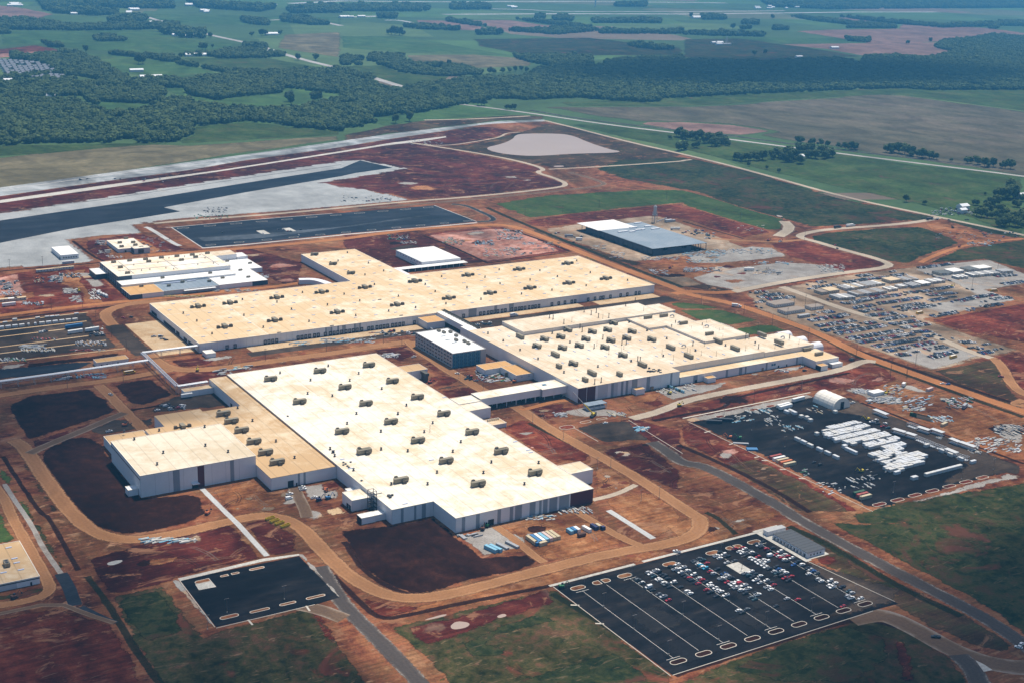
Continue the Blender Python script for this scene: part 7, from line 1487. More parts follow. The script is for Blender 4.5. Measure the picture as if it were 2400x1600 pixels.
for a in [(t7,0,430,220,480,26,(0,2,2,1)),(t7,200,540,640,620,55,(2,2,1,0,5)),(t7,680,660,960,720,24,(2,3,1,5)),(t7,1060,800,1360,870,30,(0,2,1,6)),(t7,1600,1090,2300,1294,70,(0,0,0,2)),(t7,1300,540,1650,680,28,(1,5,0,8,2)),(t7,1950,920,2352,1060,26,(0,5,1)),(t7,700,510,1080,640,22,(1,2,6)),(t7,420,360,680,520,26,(1,5,2,3)),
 (tm,640,560,980,640,40,(0,0,6)),(tm,450,650,750,760,26,(6,0)),(tm,890,670,1110,800,24,(0,0,2)),(tm,1110,790,1420,880,24,(0,0,6)),(tm,1500,540,1680,640,12,(4,0,3,6)),(tn,560,830,890,970,26,(0,0,2,1)),(tn,190,910,550,1060,26,(0,2,0)),(tn,0,730,90,830,12,(1,2,8)),(tn,800,690,1050,880,10,(1,5,0)),(tn,2100,500,2280,550,8,(0,0)),(tn,1700,340,1760,360,6,(0,1)),
 (t88,990,220,1160,280,46,(0,0,1,2,8)),(t88,920,200,1010,270,26,(1,5,2,7)),(t88,290,85,390,115,26,(0,0,2)),(t88,1460,490,1560,520,14,(0,1)),(t88,1840,490,1950,515,20,(0,1,3)),(t88,2030,590,2110,620,14,(6,0)),(td,1380,620,2190,560,2,(0,)),(td,1900,540,2200,600,26,(0,0,1)),(td,1540,620,1850,660,26,(0,4,6,2)),(td,880,800,1100,830,10,(5,1)),
 (ts5,900,320,1060,380,22,(1,3,4,5)),(ts5,1190,330,1420,385,34,(1,2,5,6)),(ts5,1440,200,1760,320,70,(1,2,0,5)),(ts5,1580,290,1760,320,18,(1,2)),(ts5,800,290,950,360,14,(8,3,1)),(ts5,1290,430,1690,520,34,(1,3,2)),(ts5,1770,350,1900,380,12,(1,2)),(ts5,1550,410,1750,450,18,(1,4)),(ts5,130,260,400,320,22,(0,1,5,8)),(ts5,270,340,500,370,14,(0,1)),(ts5,1900,350,2210,460,22,(1,3)),
 (ts4,1200,770,1700,720,34,(0,1,5,2)),(ts4,1700,720,2352,640,46,(0,1,2,6)),(ts4,1780,930,2300,870,60,(1,2,0,5)),(ts4,1800,760,2250,800,24,(1,0,6,3)),(ts4,520,560,680,620,8,(0,0)),(ts4,780,650,980,740,12,(0,2)),(ts4,1320,900,1560,970,16,(1,2)),
 (t164,20,540,620,575,60,(0,6,2,1)),(t164,490,630,750,650,18,(6,0,2)),(t164,500,685,680,720,26,(1,3,2,5)),(t164,930,650,1110,700,44,(0,0,0)),(t164,1740,420,2120,480,30,(1,7,5,4)),(t164,1960,490,2160,520,20,(5,6,0)),(t164,380,380,560,420,8,(0,0)),(t164,1700,270,2020,310,46,(0,1,5,2)),
 (tl2,0,960,180,1060,24,(0,1,5)),(tl2,0,1080,290,1140,30,(1,2)),(tl2,880,1040,1060,1110,34,(0,0,0)),(tl2,980,1140,1120,1230,24,(0,0)),(tl2,1220,1050,1380,1190,34,(0,0,0)),(tl2,690,870,850,960,26,(0,0,1,5)),(tl2,820,830,1100,890,22,(5,1,0)),(tl2,450,890,620,960,18,(7,5,3)),(tl2,300,1225,600,1270,34,(1,5,2)),(tl2,1330,380,1460,450,10,(0,1)),(tl2,1350,510,1520,560,10,(0,)),(tl2,1460,590,1680,620,10,(1,2)),(tl2,1900,330,2352,560,22,(0,1,5)),
 (t3,260,640,600,690,50,(3,2,1)),(t3,1040,590,1460,650,60,(2,1,4,5)),(t3,280,690,760,730,30,(0,0,1,3)),(t3,1240,390,1420,500,24,(0,1,5)),(t3,430,540,800,570,10,(7,7,1,5)),(t3,1000,700,1480,720,12,(0,7)),(t3,0,820,350,860,22,(0,1,8)),(t3,1040,1030,1360,1090,22,(1,5,7,6)),(t3,740,1060,1000,1120,14,(2,5)),
 (tf,1470,760,1900,800,44,(0,0,6,2)),(tf,1200,780,1370,820,8,(6,1)),(tf,1880,710,2250,745,16,(7,0,1)),(tf,1900,890,2090,920,18,(0,2)),(tf,1290,640,1300,650,1,(0,)),(tl,980,930,1500,950,50,(3,3,4),.7),(tl,1600,880,2200,850,24,(0,3,1)),(tl,2180,660,2290,720,12,(1,2)),(tl,150,240,260,290,12,(0,1,5)),(ta,1800,260,2010,340,12,(0,2)),(ta,2020,220,2280,270,12,(0,6,3)),(ta,0,330,280,390,26,(1,7,6)),(t012,990,180,1360,210,40,(0,0,0,6)),(ti,400,870,800,920,26,(1,0,5)),(ti,1580,690,1680,715,6,(0,)),(ti,680,840,800,880,8,(0,)),
 (t04,1400,255,1570,295,26,(5,1)),(t04,1330,305,1570,335,26,(1,8)),(t84,0,170,400,215,26,(1,5,0)),(t84,450,970,680,1010,18,(0,1,3)),(t80,450,965,700,1000,30,(0,0,1))]:
    t, x0, y0, x1, y1, n, kinds = a[:7]; clutter(t, x0, min(y0,y1), x1, max(y0,y1), n, kinds, a[7] if len(a) > 7 else 1.0)
clutter(tl, 990, 925, 1500, 940, 60, (0,), .5, 'yellow and tan material laid along the dirt road').data.materials[0] = PAINT['yellow']

# machines: diggers, lifts, crane
def digger(p, rz, label, col='yellow', s=1.0):
    o = empty('excavator', (p[0], p[1], gz(*p)), rz); o.scale = (s,s,s); tag(o, label, 'excavator')
    for sy in (-1,1): MB().loft([station(-2,.0,0,0) and [(-1.9,sy*1.1-.3,.2),(-1.9,sy*1.1+.3,.2),(-1.9,sy*1.1+.3,.8),(-1.9,sy*1.1-.3,.8)], [(-1.5,sy*1.1-.3,0),(-1.5,sy*1.1+.3,0),(-1.5,sy*1.1+.3,1),(-1.5,sy*1.1-.3,1)], [(1.5,sy*1.1-.3,0),(1.5,sy*1.1+.3,0),(1.5,sy*1.1+.3,1),(1.5,sy*1.1-.3,1)], [(1.9,sy*1.1-.3,.2),(1.9,sy*1.1+.3,.2),(1.9,sy*1.1+.3,.8),(1.9,sy*1.1-.3,.8)]]).obj('track', PAINT['dark'], o)
    MB().box(-2.0,1.2,-1.2,1.2,1.1,2.1).box(-2.2,-.8,-1.2,1.2,2.1,2.5).obj('house', PAINT[col], o); MB().box(.1,1.3,.2,1.2,2.1,3.1).obj('cab', m_glass, o)
    MB().tube((1.2,-.3,1.8),(3.8,-.3,4.4),.28,k=4).tube((3.8,-.3,4.4),(5.4,-.3,2.2),.2,k=4).obj('boom', PAINT[col], o); MB().loft([[(5.0,-.8,1.2),(5.8,-.8,1.2),(5.8,.2,1.2),(5.0,.2,1.2)],[(5.2,-.8,2.2),(5.6,-.8,2.2),(5.6,.2,2.2),(5.2,.2,2.2)]]).obj('bucket', PAINT['dark'], o)
for t, px, py, rz, col, lab in ((ta,1545,285,1.2,'yellow','yellow excavator by the edge of the annex earthworks'),(tc,1200,650,4.4,'orange','orange boom lift machine on gravel by the annex'),(t168,1400,362,.4,'yellow','yellow digger beside a site hut in the dirt yard'),(tn,810,128,2.8,'yellow','yellow loader at the head of the car line'),(tn,735,780,3.0,'yellow','yellow digger beside dark containers in the crate yard'),(ti,640,1055,.3,'yellow','yellow excavator at the turn of the gravel road'),(ti,540,935,2.6,'yellow','yellow loader by green portable toilets'),(tl2,520,915,.5,'orange','orange excavator in the red dirt yard'),(tl2,1090,1085,1.5,'yellow','yellow roller on the orange dirt yard'),(t164,590,487,.2,'red','red dozer on the dirt road by the red clay'),(t164,670,490,.2,'orange','orange dozer on the dirt road by the red clay'),(t84,2265,675,.3,'red','dark red excavator near the orange road'),(t164,1860,397,1.2,'dark','dark drilling machine on the orange clearing'),(t164,1905,530,.4,'red','red tractor on the dirt track'),(t812,975,120,.8,'brown','brown excavator by the assembly hall front'),(t812,1005,98,.8,'green','green loader by the assembly hall front'),(tm,405,975,2.4,'orange','orange and white machine at the crate yard kerb'),(tm,540,985,2.4,'green','green machine at the crate yard kerb'),(ta,545,1045,.1,'orange','orange dump truck near the press hall'),(te,580,350,.4,'red','red machine by the dust collector'),(te,1475,340,.4,'orange','orange forklift beside the utility building'),(t012,100,592,.5,'brown','brown excavator beside the store building'),(t012,1430,12,.8,'orange','orange machine on the edge of the dark earth bed'),(te,1005,290,2.4,'red','red machine on the dirt road by the utility yard'),(t812,1520,520,.0,'green','green sweeper at the corner of the striped car park'),(tk,1750,262,.2,'yellow','yellow loader at the end of a car row'),(tk,2030,430,.1,'dark','dark machine at the edge of red clay'),(tc,1105,778,.2,'navy','blue lifting machine beside the gravel lane'),(tc,1235,755,.3,'blue','second blue lifting machine nearer the hall')):
    digger(t(px, py), rz, lab, col)
x, y = t88(1735,515); o = empty('mobile_crane', (x,y,gz(x,y)), .6); tag(o, 'yellow mobile crane with long boom beside unfinished steel building', 'crane')
MB().box(-5,5,-1.4,1.4,.8,2.0).obj('carrier', PAINT['dark'], o); MB().box(-2.5,2,-1.3,1.3,2.0,3.4).obj('house', PAINT['yellow'], o); MB().box(3,5,-1.3,1.3,2.0,3.2).obj('cab', m_glass, o)
for wx in (-4,-2.6,2.2,3.8):
    for sy in (-1,1): MB().tube((wx,sy*1.3-.2,.6),(wx,sy*1.3+.2,.6),.6,k=10).obj('wheel', m_tyre, o)
tip = Vector(t88(1597,345,26)+(26,))-Vector((x,y,0)); tip.rotate(Matrix.Rotation(-.6,3,'Z')); mid = tip*.45+Vector((0,0,1.2))
MB().tube((-1,0,3.2),mid,.55,k=4).obj('boom', PAINT['yellow'], o); MB().tube(mid,tip,.3,k=4).obj('boom_tip', m_steel, o); MB().tube(tip,tip-Vector((0,0,9)),.06,k=4).obj('cable', m_dsteel, o)
for i in range(9):
    a, b_ = ti(530,868), ti(680,925); f = i/8; x, y = a[0]+(b_[0]-a[0])*f, a[1]+(b_[1]-a[1])*f
    o = MB().box(-.65,.65,-.65,.65,.1,2.2).box(-.7,.7,-.7,.7,2.2,2.35).box(-.55,.55,-.69,-.64,.3,2.0).obj('portable_toilet', PAINT['light blue'] if i % 3 else PAINT['dark green'], None, (x,y,gz(x,y))); tag(o, 'portable toilet in the line beside the paint shop gravel', 'toilet', 'portable toilets by the paint shop')

# ------------------------------------------------------------------ poles
m_pole = flat('pole_grey', (0.16,0.15,0.15), 0.6); m_wpole = flat('pole_wood', (0.10,0.07,0.05), 0.9)
_lp = (MB().tube((0,0,.8),(0,0,9.5),.14,0,6,.09).mesh('pole', m_pole), MB().tube((0,0,0),(0,0,.8),.32,k=8).mesh('base', m_kerb), MB().box(-1.1,1.1,-.12,.12,9.3,9.5).box(-1.5,-.8,-.2,.2,9.25,9.4).box(.8,1.5,-.2,.2,9.25,9.4).mesh('lamp_head', m_pole))
def lamp(x, y, label, group):
    o = empty('light_pole', (x, y, gz(x, y))); tag(o, label, 'light pole', group)
    for n, m_ in zip(('pole','base','lamp_head'), _lp): link(bpy.data.objects.new(n, m_), o)
for i in (0,2,4,6,8):
    for y in (545.5,580,612,634): lamp(ROWS[i], y, 'grey light pole on a painted line of the striped car park', 'light poles of the striped car park')
for p in ((475,610),(703,725),(945,840),(1172,650),(1450,1040),(1920,945),(1228,1110),(285,500),(2140,880),(820,335)): lamp(*t168(*p), 'grey light pole standing in the crate yard', 'light poles of the crate yard')
for p in ((1318,555),(1530,672),(1855,868),(1763,875),(2190,1075),(2065,1100),(978,340),(810,250),(630,100)): lamp(*t88(*p), 'grey light pole beside the dirt road along the assembly hall', 'light poles along the assembly hall road')
for p in ((1430,805),(1565,690),(1960,600)): lamp(*t012(*p), 'grey light pole in the small lower car park', 'light poles of the small car park')
_up = MB().tube((0,0,0),(0,0,12.5),.2,0,6,.13).box(-1.4,1.4,-.1,.1,11.4,11.6).mesh('utility_pole', m_wpole)
for t, p in ((tk,(430,415)),(tk,(525,410)),(tk,(605,475)),(tk,(375,520)),(tk,(248,580)),(tk,(550,695)),(tk,(950,838)),(tk,(1445,915)),(tk,(1240,960)),(tk,(1370,995)),(tk,(1917,270)),(tk,(2132,110)),(tk,(955,450)),(tk,(1590,300)),(tk,(900,285)),(ti,(855,65)),(ti,(1275,155)),(ti,(1410,340)),(t168,(490,415)),(t168,(815,345)),(t168,(1430,245)),(t168,(1545,250)),(t168,(1195,110)),(t3,(710,155)),(t3,(1325,325)),(t3,(1540,530)),(t3,(1745,720)),(t3,(1140,130)),(t3,(1700,1140)),(tl2,(590,730)),(tl2,(135,770)),(tl2,(1715,650)),(t84,(1265,310)),(t84,(1525,290)),(t84,(1775,260)),(t84,(2240,200)),(t164,(230,300)),(t164,(395,350)),(t164,(840,475)),(tf,(1515,868)),(tf,(1005,945)),(tf,(1990,800)),(tf,(2145,830)),(t08,(850,278)),(t08,(465,320))):
    x, y = t(*p); o = link(bpy.data.objects.new('utility_pole', _up)); o.location = (x, y, gz(x, y)); tag(o, 'dark wooden utility pole standing beside site roads', 'utility pole', 'utility poles on the site')
# ------------------------------------------------------------------ trees
def leaf_mat(name, a, b_, c):
    m, nt, b = mk(name); oi = nt.nodes.new('ShaderNodeObjectInfo'); p = pos_node(nt)
    n = noise(nt, p, 0.35, 3, 0.6); n2 = noise(nt, p, 0.006, 3, 0.6)
    ad = nt.nodes.new('ShaderNodeMath'); ad.operation = 'MULTIPLY_ADD'; ad.inputs[1].default_value = 0.5; nt.links.new(oi.outputs['Random'], ad.inputs[0]); nt.links.new(n, ad.inputs[2])
    ad2 = nt.nodes.new('ShaderNodeMath'); ad2.operation = 'ADD'; nt.links.new(ad.outputs[0], ad2.inputs[0]); nt.links.new(n2, ad2.inputs[1])
    col = ramp(nt, ad2.outputs[0], [(0.50, a), (0.78, b_), (1.0, c)])
    nt.links.new(col, b.inputs['Base Color']); b.inputs['Roughness'].default_value = 0.9; b.inputs['Specular IOR Level'].default_value = 0.1
    return m
m_leaf = leaf_mat('leaves', (0.016,0.034,0.015), (0.036,0.066,0.024), (0.085,0.118,0.040))
m_leafd = leaf_mat('dark_leaves', (0.013,0.030,0.015), (0.028,0.054,0.022), (0.058,0.088,0.032))
m_bark = flat('bark', (0.05,0.036,0.026), 0.95)
def crown(seed, rx, rz, zc, n, leaf, dense=True):
    """leaf clumps: small tilted quads spread over a lumpy volume of several lobes"""
    r_ = random.Random(seed); b = MB(); lobes = [(Vector((0,0,zc)), rx*.72, rz*.8)]
    for i in range(9):
        a = r_.uniform(0,6.28); d = rx*r_.uniform(.3,.62); lobes.append((Vector((math.cos(a)*d, math.sin(a)*d, zc+rz*r_.uniform(-.55,.6))), rx*r_.uniform(.28,.46), rz*r_.uniform(.28,.45)))
    for i in range(n):
        c, R1, R2 = lobes[0] if r_.random() < .25 else r_.choice(lobes[1:]); u = r_.uniform(-1,1); a = r_.uniform(0,6.283); s_ = math.sqrt(1-u*u); k = r_.uniform(.72,1.05)
        p = c+Vector((math.cos(a)*s_*R1*k, math.sin(a)*s_*R1*k, u*R2*k)); nrm = Vector((math.cos(a)*s_+r_.uniform(-.5,.5), math.sin(a)*s_+r_.uniform(-.5,.5), u+r_.uniform(-.2,.8))).normalized()
        e1 = nrm.cross(Vector((r_.uniform(-1,1),r_.uniform(-1,1),r_.uniform(-1,1)))).normalized(); e2 = nrm.cross(e1); L = leaf*r_.uniform(.6,1.3); q = len(b.v)
        b.v += [tuple(p+e1*L), tuple(p+e2*L*.8), tuple(p-e1*L), tuple(p-e2*L*.8)]; b.f.append((q,q+1,q+2,q+3)); b.m.append(0)
    return b
def trunk(h, r0, seed):
    r_ = random.Random(seed); b = MB().tube((0,0,0),(0,0,h*.55),r0,0,7,r0*.6)
    for i in range(5):
        a = i*1.26+r_.uniform(-.3,.3); s = Vector((0,0,h*r_.uniform(.3,.5))); e = s+Vector((math.cos(a)*h*.25, math.sin(a)*h*.25, h*.28)); b.tube(s, e, r0*.45, 0, 5, r0*.15)
    return b
TR = []
for i in range(5):
    h = 14; c = crown(i, 6.6, 6.2, 7.6, 560, 1.1).mesh('crown', m_leafd if i % 2 else m_leaf); t_ = trunk(h, .38, i).mesh('trunk', m_bark); TR.append((c, t_))
def tree(x, y, s, label, group, k=None, name='tree'):
    c, t_ = TR[rng.randrange(5) if k is None else k]; o = empty(name, (x, y, gz(x, y) if abs(x)+abs(y) < 5000 else 0), rng.uniform(0,6.28)); o.scale = (s*rng.uniform(.9,1.15), s*rng.uniform(.9,1.15), s*rng.uniform(.9,1.1)); tag(o, label, 'tree', group)
    link(bpy.data.objects.new('trunk', t_), o); link(bpy.data.objects.new('crown', c), o)
TL = [(t160,[(20,960,1.0),(70,965,1.1),(100,1020,.9),(110,960,1.2),(160,985,1.2),(205,985,1.3),(250,980,1.3),(290,990,1.1),(200,1010,1.1),(240,1005,1.1),(310,1005,.8),(10,1030,1.0)],'dark tree in the roadside clump beside the bright meadow','roadside clump of trees'),
 (t160,[(375,1105,1.0),(430,1110,1.1),(490,1105,1.0),(550,1105,1.1),(610,1095,.9),(660,1085,1.2),(730,1100,1.5),(735,1115,1.3),(810,1130,1.0),(800,1050,1.1),(850,1045,1.2),(890,1050,1.2),(880,1090,1.0),(915,1095,1.2),(960,1075,1.3),(1010,1085,1.2),(975,1095,1.0)],'tree in the farmhouse grove on the bright meadow','farmhouse grove'),
 (t160,[(790,985,.9),(820,985,.8),(890,1000,.9),(955,1005,.8),(1000,1010,.7),(1070,1020,.7),(1120,1030,.9),(1160,1032,1.0),(1190,1030,.9)],'tree in the hedge line along the highway','highway hedge trees'),
 (t160,[(1400,1050,1.0),(1440,1055,1.1),(1490,1055,1.4),(1530,1065,1.3),(1570,1075,1.2),(1620,1080,.9),(1655,1090,1.2),(1700,1095,1.0),(1750,1100,.8),(1960,1125,.9),(2030,1135,1.0),(2080,1150,1.1),(2140,1150,1.0),(2260,1165,1.1),(2200,1160,.7),(1850,1112,.4)],'tree beyond the highway on the edge of the fallow field','trees beyond the highway'),
 (t160,[(455,1145,.45),(580,1168,.45)],'low round shrub in the bright meadow','meadow shrubs'),
 (t164,[(660,15,.5),(1540,215,.7),(1668,235,.55),(2085,170,.3)],'low dark shrub along the country road','country road shrubs'),
 (t164,[(2020,240,.7),(2060,320,1.3),(2085,290,1.2),(2130,250,1.2),(2170,240,1.2),(2190,195,1.5),(2240,190,1.7),(2280,190,1.6),(2250,150,1.5),(2190,300,1.1),(2220,390,1.2),(2250,380,1.2),(2290,390,1.2),(2270,340,1.0),(2290,250,.9),(2345,370,1.3),(2340,330,1.2),(2160,330,1.0),(2350,210,1.0)],'big dark tree in the farmyard grove by the country road','farmyard grove'),
 (t80,[(375,848,1.3),(470,838,1.25)],'round tree standing alone on the grass bank before the wood','lone trees on the grass bank'),
 (t80,[(965,730,1.3),(940,725,1.0),(985,728,1.0),(1140,755,.8),(1165,758,.8),(1190,757,.9)],'tree beside the highway at the edge of the wood','trees at the wood edge'),
 (t80,[(2260,960,.5),(2320,945,1.2),(2350,950,1.2),(2320,1040,1.0),(2345,1035,1.0)],'tree at the near end of the roadside clump','clump end trees'),
 (t80,[(1020,510,1.2),(1050,510,1.0),(1110,505,1.0),(1160,500,1.0),(1200,495,1.0),(1240,490,1.0),(1275,500,1.1),(690,465,1.2),(745,460,1.2),(595,460,1.0)],'tree in the row by the far farm pond','farm pond trees'),
 (t80,[(370,243,2.2),(345,240,1.8),(400,243,1.8),(432,243,1.0)],'tree of the lone far clump in the pale field','lone far clump'),
 (t00,[(590,360,1.2),(955,440,1.6),(985,442,1.8),(1395,345,1.6),(1415,345,1.6),(1452,262,1.4),(2055,418,1.3),(1465,330,.8),(2175,418,1.4),(2005,720,1.4),(1990,700,1.5),(2170,705,1.6),(2190,700,1.4),(690,780,1.0),(1930,240,1.3),(1735,250,1.2),(1800,248,1.6),(1830,245,1.4)],'tree standing in the far meadows','trees in far meadows'),
 (t160,[(345,202,1.8),(620,132,1.6),(495,385,1.2),(570,375,1.2),(1705,292,1.2),(1553,305,1.2),(55,122,1.6)],'single tree in the far bluish fields','single trees in far fields')]
for t, L, lab, grp in TL:
    for x, y, s in L:
        q = t(x, y); s *= .85 if 'farmyard' in grp else 1; tree(*q, s*1.3, lab, grp)
        if any(w_ in grp for w_ in ('grove', 'clump', 'hedge', 'beyond')):
            for k in range(2 if 'grove' in grp or 'roadside' in grp else 1): a = rng.uniform(0,6.28); tree(q[0]+math.cos(a)*9*s, q[1]+math.sin(a)*9*s, s*rng.uniform(.7,1.1), lab, grp)

# woods that read as one mass: a few clump shapes scattered over each wood
WOODS = [ # (polygon in tile, spacing)
 (t00,[(-250,560),(0,560),(280,520),(520,530),(700,560),(900,600),(1150,640),(1200,700),(1430,760),(1700,790),(2060,880),(2352,905)]),
]
wood_big = pts(t00, [(-300,720),(0,700),(180,690),(500,700),(650,770),(900,790),(1060,760),(1250,690),(1430,740),(1700,760),(2000,760),(2200,720),(2352,690)])+pts(t80, [(0,600),(200,575),(420,610),(700,575),(880,545),(1300,535),(1310,500),(1450,470),(1640,470),(1800,462),(2352,455)])+pts(t160, [(0,420),(300,428),(600,432),(1000,405),(1230,440),(1260,395),(1500,390),(1730,402),(1870,358),(1740,330),(1780,290),(2000,265),(2150,240),(2352,260),(2700,280),(2700,620),(2080,620),(1700,622),(1500,608),(1100,622),(650,640),(0,670)])+pts(t80, [(2352,682),(2120,705),(1850,692),(1650,672),(1000,702),(800,728),(560,772),(150,815),(290,868),(0,880)])+pts(t00, [(2352,905),(2060,880),(1900,850),(1700,838),(1330,870),(1330,925),(1200,978),(900,985),(300,985),(0,1005),(-300,1020)])
woods = [(wood_big, 11.5),
 (pts(t00, [(-200,560),(0,545),(300,520),(500,525),(640,540),(790,500),(700,430),(560,380),(440,355),(380,375),(240,385),(80,380),(80,410),(260,430),(420,500),(300,530),(0,560)]), 12),
 (pts(t00, [(640,540),(800,500),(900,560),(1150,545),(1300,560),(1560,525),(1640,480),(1700,500),(1900,495),(2200,490),(2352,480),(2352,650),(1970,605),(1900,640),(1700,650),(1500,688),(1300,655),(1270,605),(1110,605),(1150,650),(1050,700),(960,740),(700,690),(620,700),(560,660),(200,680),(0,690),(0,570),(400,560)]), 12),
 (pts(t00, [(600,700),(700,680),(900,690),(970,740),(900,765),(740,760)]), 12), (pts(t00, [(1040,760),(1100,700),(1250,690),(1320,720),(1300,760)]), 12), (pts(t00, [(1290,630),(1600,560),(1960,600),(1960,640),(1640,670),(1480,685),(1300,655)]), 12),
 (pts(t00, [(740,370),(1000,385),(1190,395),(1230,430),(1400,470),(1600,500),(1580,510),(1380,470),(1200,440),(1000,400),(820,385)]), 12),
 (pts(t00, [(1220,390),(1500,370),(1550,345),(1830,345),(1840,400),(1530,405),(1450,390)]), 12), (pts(t00, [(1670,310),(1820,310),(1840,335),(1680,332)]), 12), (pts(t00, [(1850,370),(1960,375),(1960,392),(1850,395)]), 12),
 (pts(t00, [(-100,140),(150,135),(500,185),(1000,170),(1220,165),(1230,192),(1000,205),(500,212),(280,208),(0,205),(-100,205)]), 15), (pts(t00, [(750,150),(800,110),(980,115),(1020,140),(900,170)]), 16), (pts(t00, [(-50,200),(80,225),(60,236),(-50,235)]), 15),
 (pts(t00, [(645,262),(750,250),(890,272),(850,285),(660,286)]), 12), (pts(t00, [(300,300),(440,320),(430,332),(330,322)]), 13), (pts(t00, [(1090,215),(1250,205),(1420,245),(1410,265),(1240,260),(1100,230)]), 22),
 (pts(t00, [(1660,130),(1840,150),(1850,178),(1680,165)]), 16), (pts(t00, [(1930,120),(2100,125),(2270,172),(2160,175),(1940,150)]), 16), (pts(t00, [(260,0),(1000,-10),(1170,20),(1200,60),(900,60),(700,50),(300,60)]), 20), (pts(t00, [(280,70),(600,75),(860,95),(700,110),(400,95)]), 22), (pts(t00, [(1300,20),(1700,60),(1900,60),(1800,85),(1350,55)]), 26), (pts(t00, [(1970,60),(2300,40),(2352,60),(2352,90),(2000,95)]), 20),
 (pts(t80, [(0,400),(150,400),(140,450),(0,450)]), 11), (pts(t80, [(165,440),(200,385),(430,385),(440,430),(600,450),(830,460),(970,500),(960,515),(840,530),(640,525),(410,500),(300,455)]), 11), (pts(t80, [(20,490),(230,540),(200,575),(0,590)]), 12),
 (pts(t80, [(1190,380),(1300,395),(1720,390),(1730,455),(1500,465),(1340,440),(1200,405)]), 12), (pts(t80, [(1790,450),(1850,425),(2352,395),(2352,455),(2200,462)]), 12),
 (pts(t80, [(420,185),(560,180),(820,205),(780,212),(500,200)]), 16), (pts(t80, [(725,140),(880,160),(1000,185),(900,178),(730,150)]), 16), (pts(t80, [(1160,130),(1400,155),(1600,175),(1760,215),(1480,240),(1150,215),(1480,205),(1700,208),(1500,180)]), 16), (pts(t80, [(930,232),(1110,228),(1110,242),(940,242)]), 18), (pts(t80, [(1450,125),(1590,125),(1590,148),(1460,145)]), 18), (pts(t80, [(1730,145),(2200,140),(2200,162),(1740,160)]), 17), (pts(t80, [(1330,115),(1400,115),(1400,131),(1335,131)]), 18), (pts(t80, [(0,45),(600,45),(610,80),(150,80),(0,78)]), 18), (pts(t80, [(750,40),(1000,40),(1030,68),(760,68)]), 20), (pts(t80, [(250,105),(380,110),(380,132),(260,128)]), 18), (pts(t80, [(1880,35),(2100,25),(2100,48),(1890,48)]), 20), (pts(t80, [(1970,308),(2190,330),(2290,345),(2170,345),(2000,325)]), 15), (pts(t80, [(1770,222),(2352,228),(2352,236),(1780,232)]), 18),
 (pts(t160, [(0,235),(300,238),(560,250),(560,255),(200,248),(0,240)]), 18), (pts(t160, [(1120,265),(1280,280),(1290,296),(1130,282)]), 14), (pts(t160, [(740,115),(900,130),(1200,165),(1470,185),(1470,198),(1110,195),(1250,185),(900,145)]), 16), (pts(t160, [(1080,120),(1500,160),(1800,180),(2352,155),(2500,150),(2500,185),(2200,180),(1800,192),(1400,160)]), 17), (pts(t160, [(410,155),(520,155),(520,172),(410,170)]), 18), (pts(t160, [(620,195),(720,195),(720,210),(620,210)]), 18), (pts(t160, [(130,115),(290,120),(290,138),(140,138)]), 18), (pts(t160, [(540,15),(1000,0),(1600,20),(2400,-10),(2400,55),(1650,60),(1000,65),(620,50)]), 20), (pts(t160, [(2110,185),(2170,185),(2170,200),(2110,200)]), 16), (pts(t160, [(400,195),(470,195),(470,205),(400,205)]), 16),
]
clear = [pts(t00, [(520,690),(620,700),(735,762),(880,775),(1060,718),(960,712)]), pts(t80, [(600,465),(690,465),(690,495),(620,492)])]
wp = []; r2 = random.Random(3); ws = []
for poly, sp in woods:
    xs = [p[0] for p in poly]; ys = [p[1] for p in poly]; A = np.array(poly)
    nx, ny = int((max(xs)-min(xs))/sp)+1, int((max(ys)-min(ys))/sp)+1
    gx, gy = np.meshgrid(min(xs)+sp*np.arange(nx), min(ys)+sp*np.arange(ny)); rs = np.random.RandomState(len(wp) % 9999+1)
    gx = gx.ravel()+rs.uniform(-.45,.45,gx.size)*sp; gy = gy.ravel()+rs.uniform(-.45,.45,gy.size)*sp
    def ins(poly):
        c = np.zeros(gx.size, bool); j = len(poly)-1
        for i in range(len(poly)):
            xi, yi = poly[i]; xj, yj = poly[j]
            if yi != yj: c ^= ((yi > gy) != (yj > gy)) & (gx < (xj-xi)*(gy-yi)/(yj-yi)+xi)
            j = i
        return c
    k = ins(poly)
    for q in clear: k &= ~ins(q)
    wp.append(np.stack([gx[k], gy[k], np.full(k.sum(), -.5)], 1)); ws.append(np.full(k.sum(), sp/11.5)*rs.uniform(.8,1.45,k.sum()))
wp = np.concatenate(wp); ws = np.concatenate(ws)
keep = np.array([mnoise.noise((p[0]/120, p[1]/120, 3.0)) > -0.42 for p in wp]); wp, ws = wp[keep], ws[keep]
ws = ws*np.array([1.0+0.45*mnoise.noise((p[0]/45, p[1]/45, 8.0)) for p in wp])
def blob(seed):
    """canopy piece: lumpy crowns grown together, with leaf tufts breaking the outline"""
    r_ = random.Random(seed+50); b = crown(seed+50, 7.0, 5.0, 6.0, 70, 1.5)
    for i in range(5):
        a = r_.uniform(0,6.28); d = 0 if i == 0 else r_.uniform(2.5,5.0); c = Vector((math.cos(a)*d, math.sin(a)*d, 5.2+r_.uniform(-1,1.6))); Rr = 4.6 if i == 0 else r_.uniform(2.6,3.9); rings = []
        for u in (-.9,-.35,.2,.62,.92):
            rr = Rr*math.sqrt(1-u*u); rings.append([tuple(c+Vector((math.cos(q*1.047)*rr, math.sin(q*1.047)*rr, u*Rr*1.05))*(1+.28*r_.uniform(-1,1))) for q in range(6)])
        b.loft(rings)
    return b
protow = []
pc = bpy.data.collections.new('wood_shapes')
for i in range(5):
    o = bpy.data.objects.new('wood_shape', blob(i).mesh('wood_shape', m_leaf if i < 3 else m_leafd)); pc.objects.link(o)
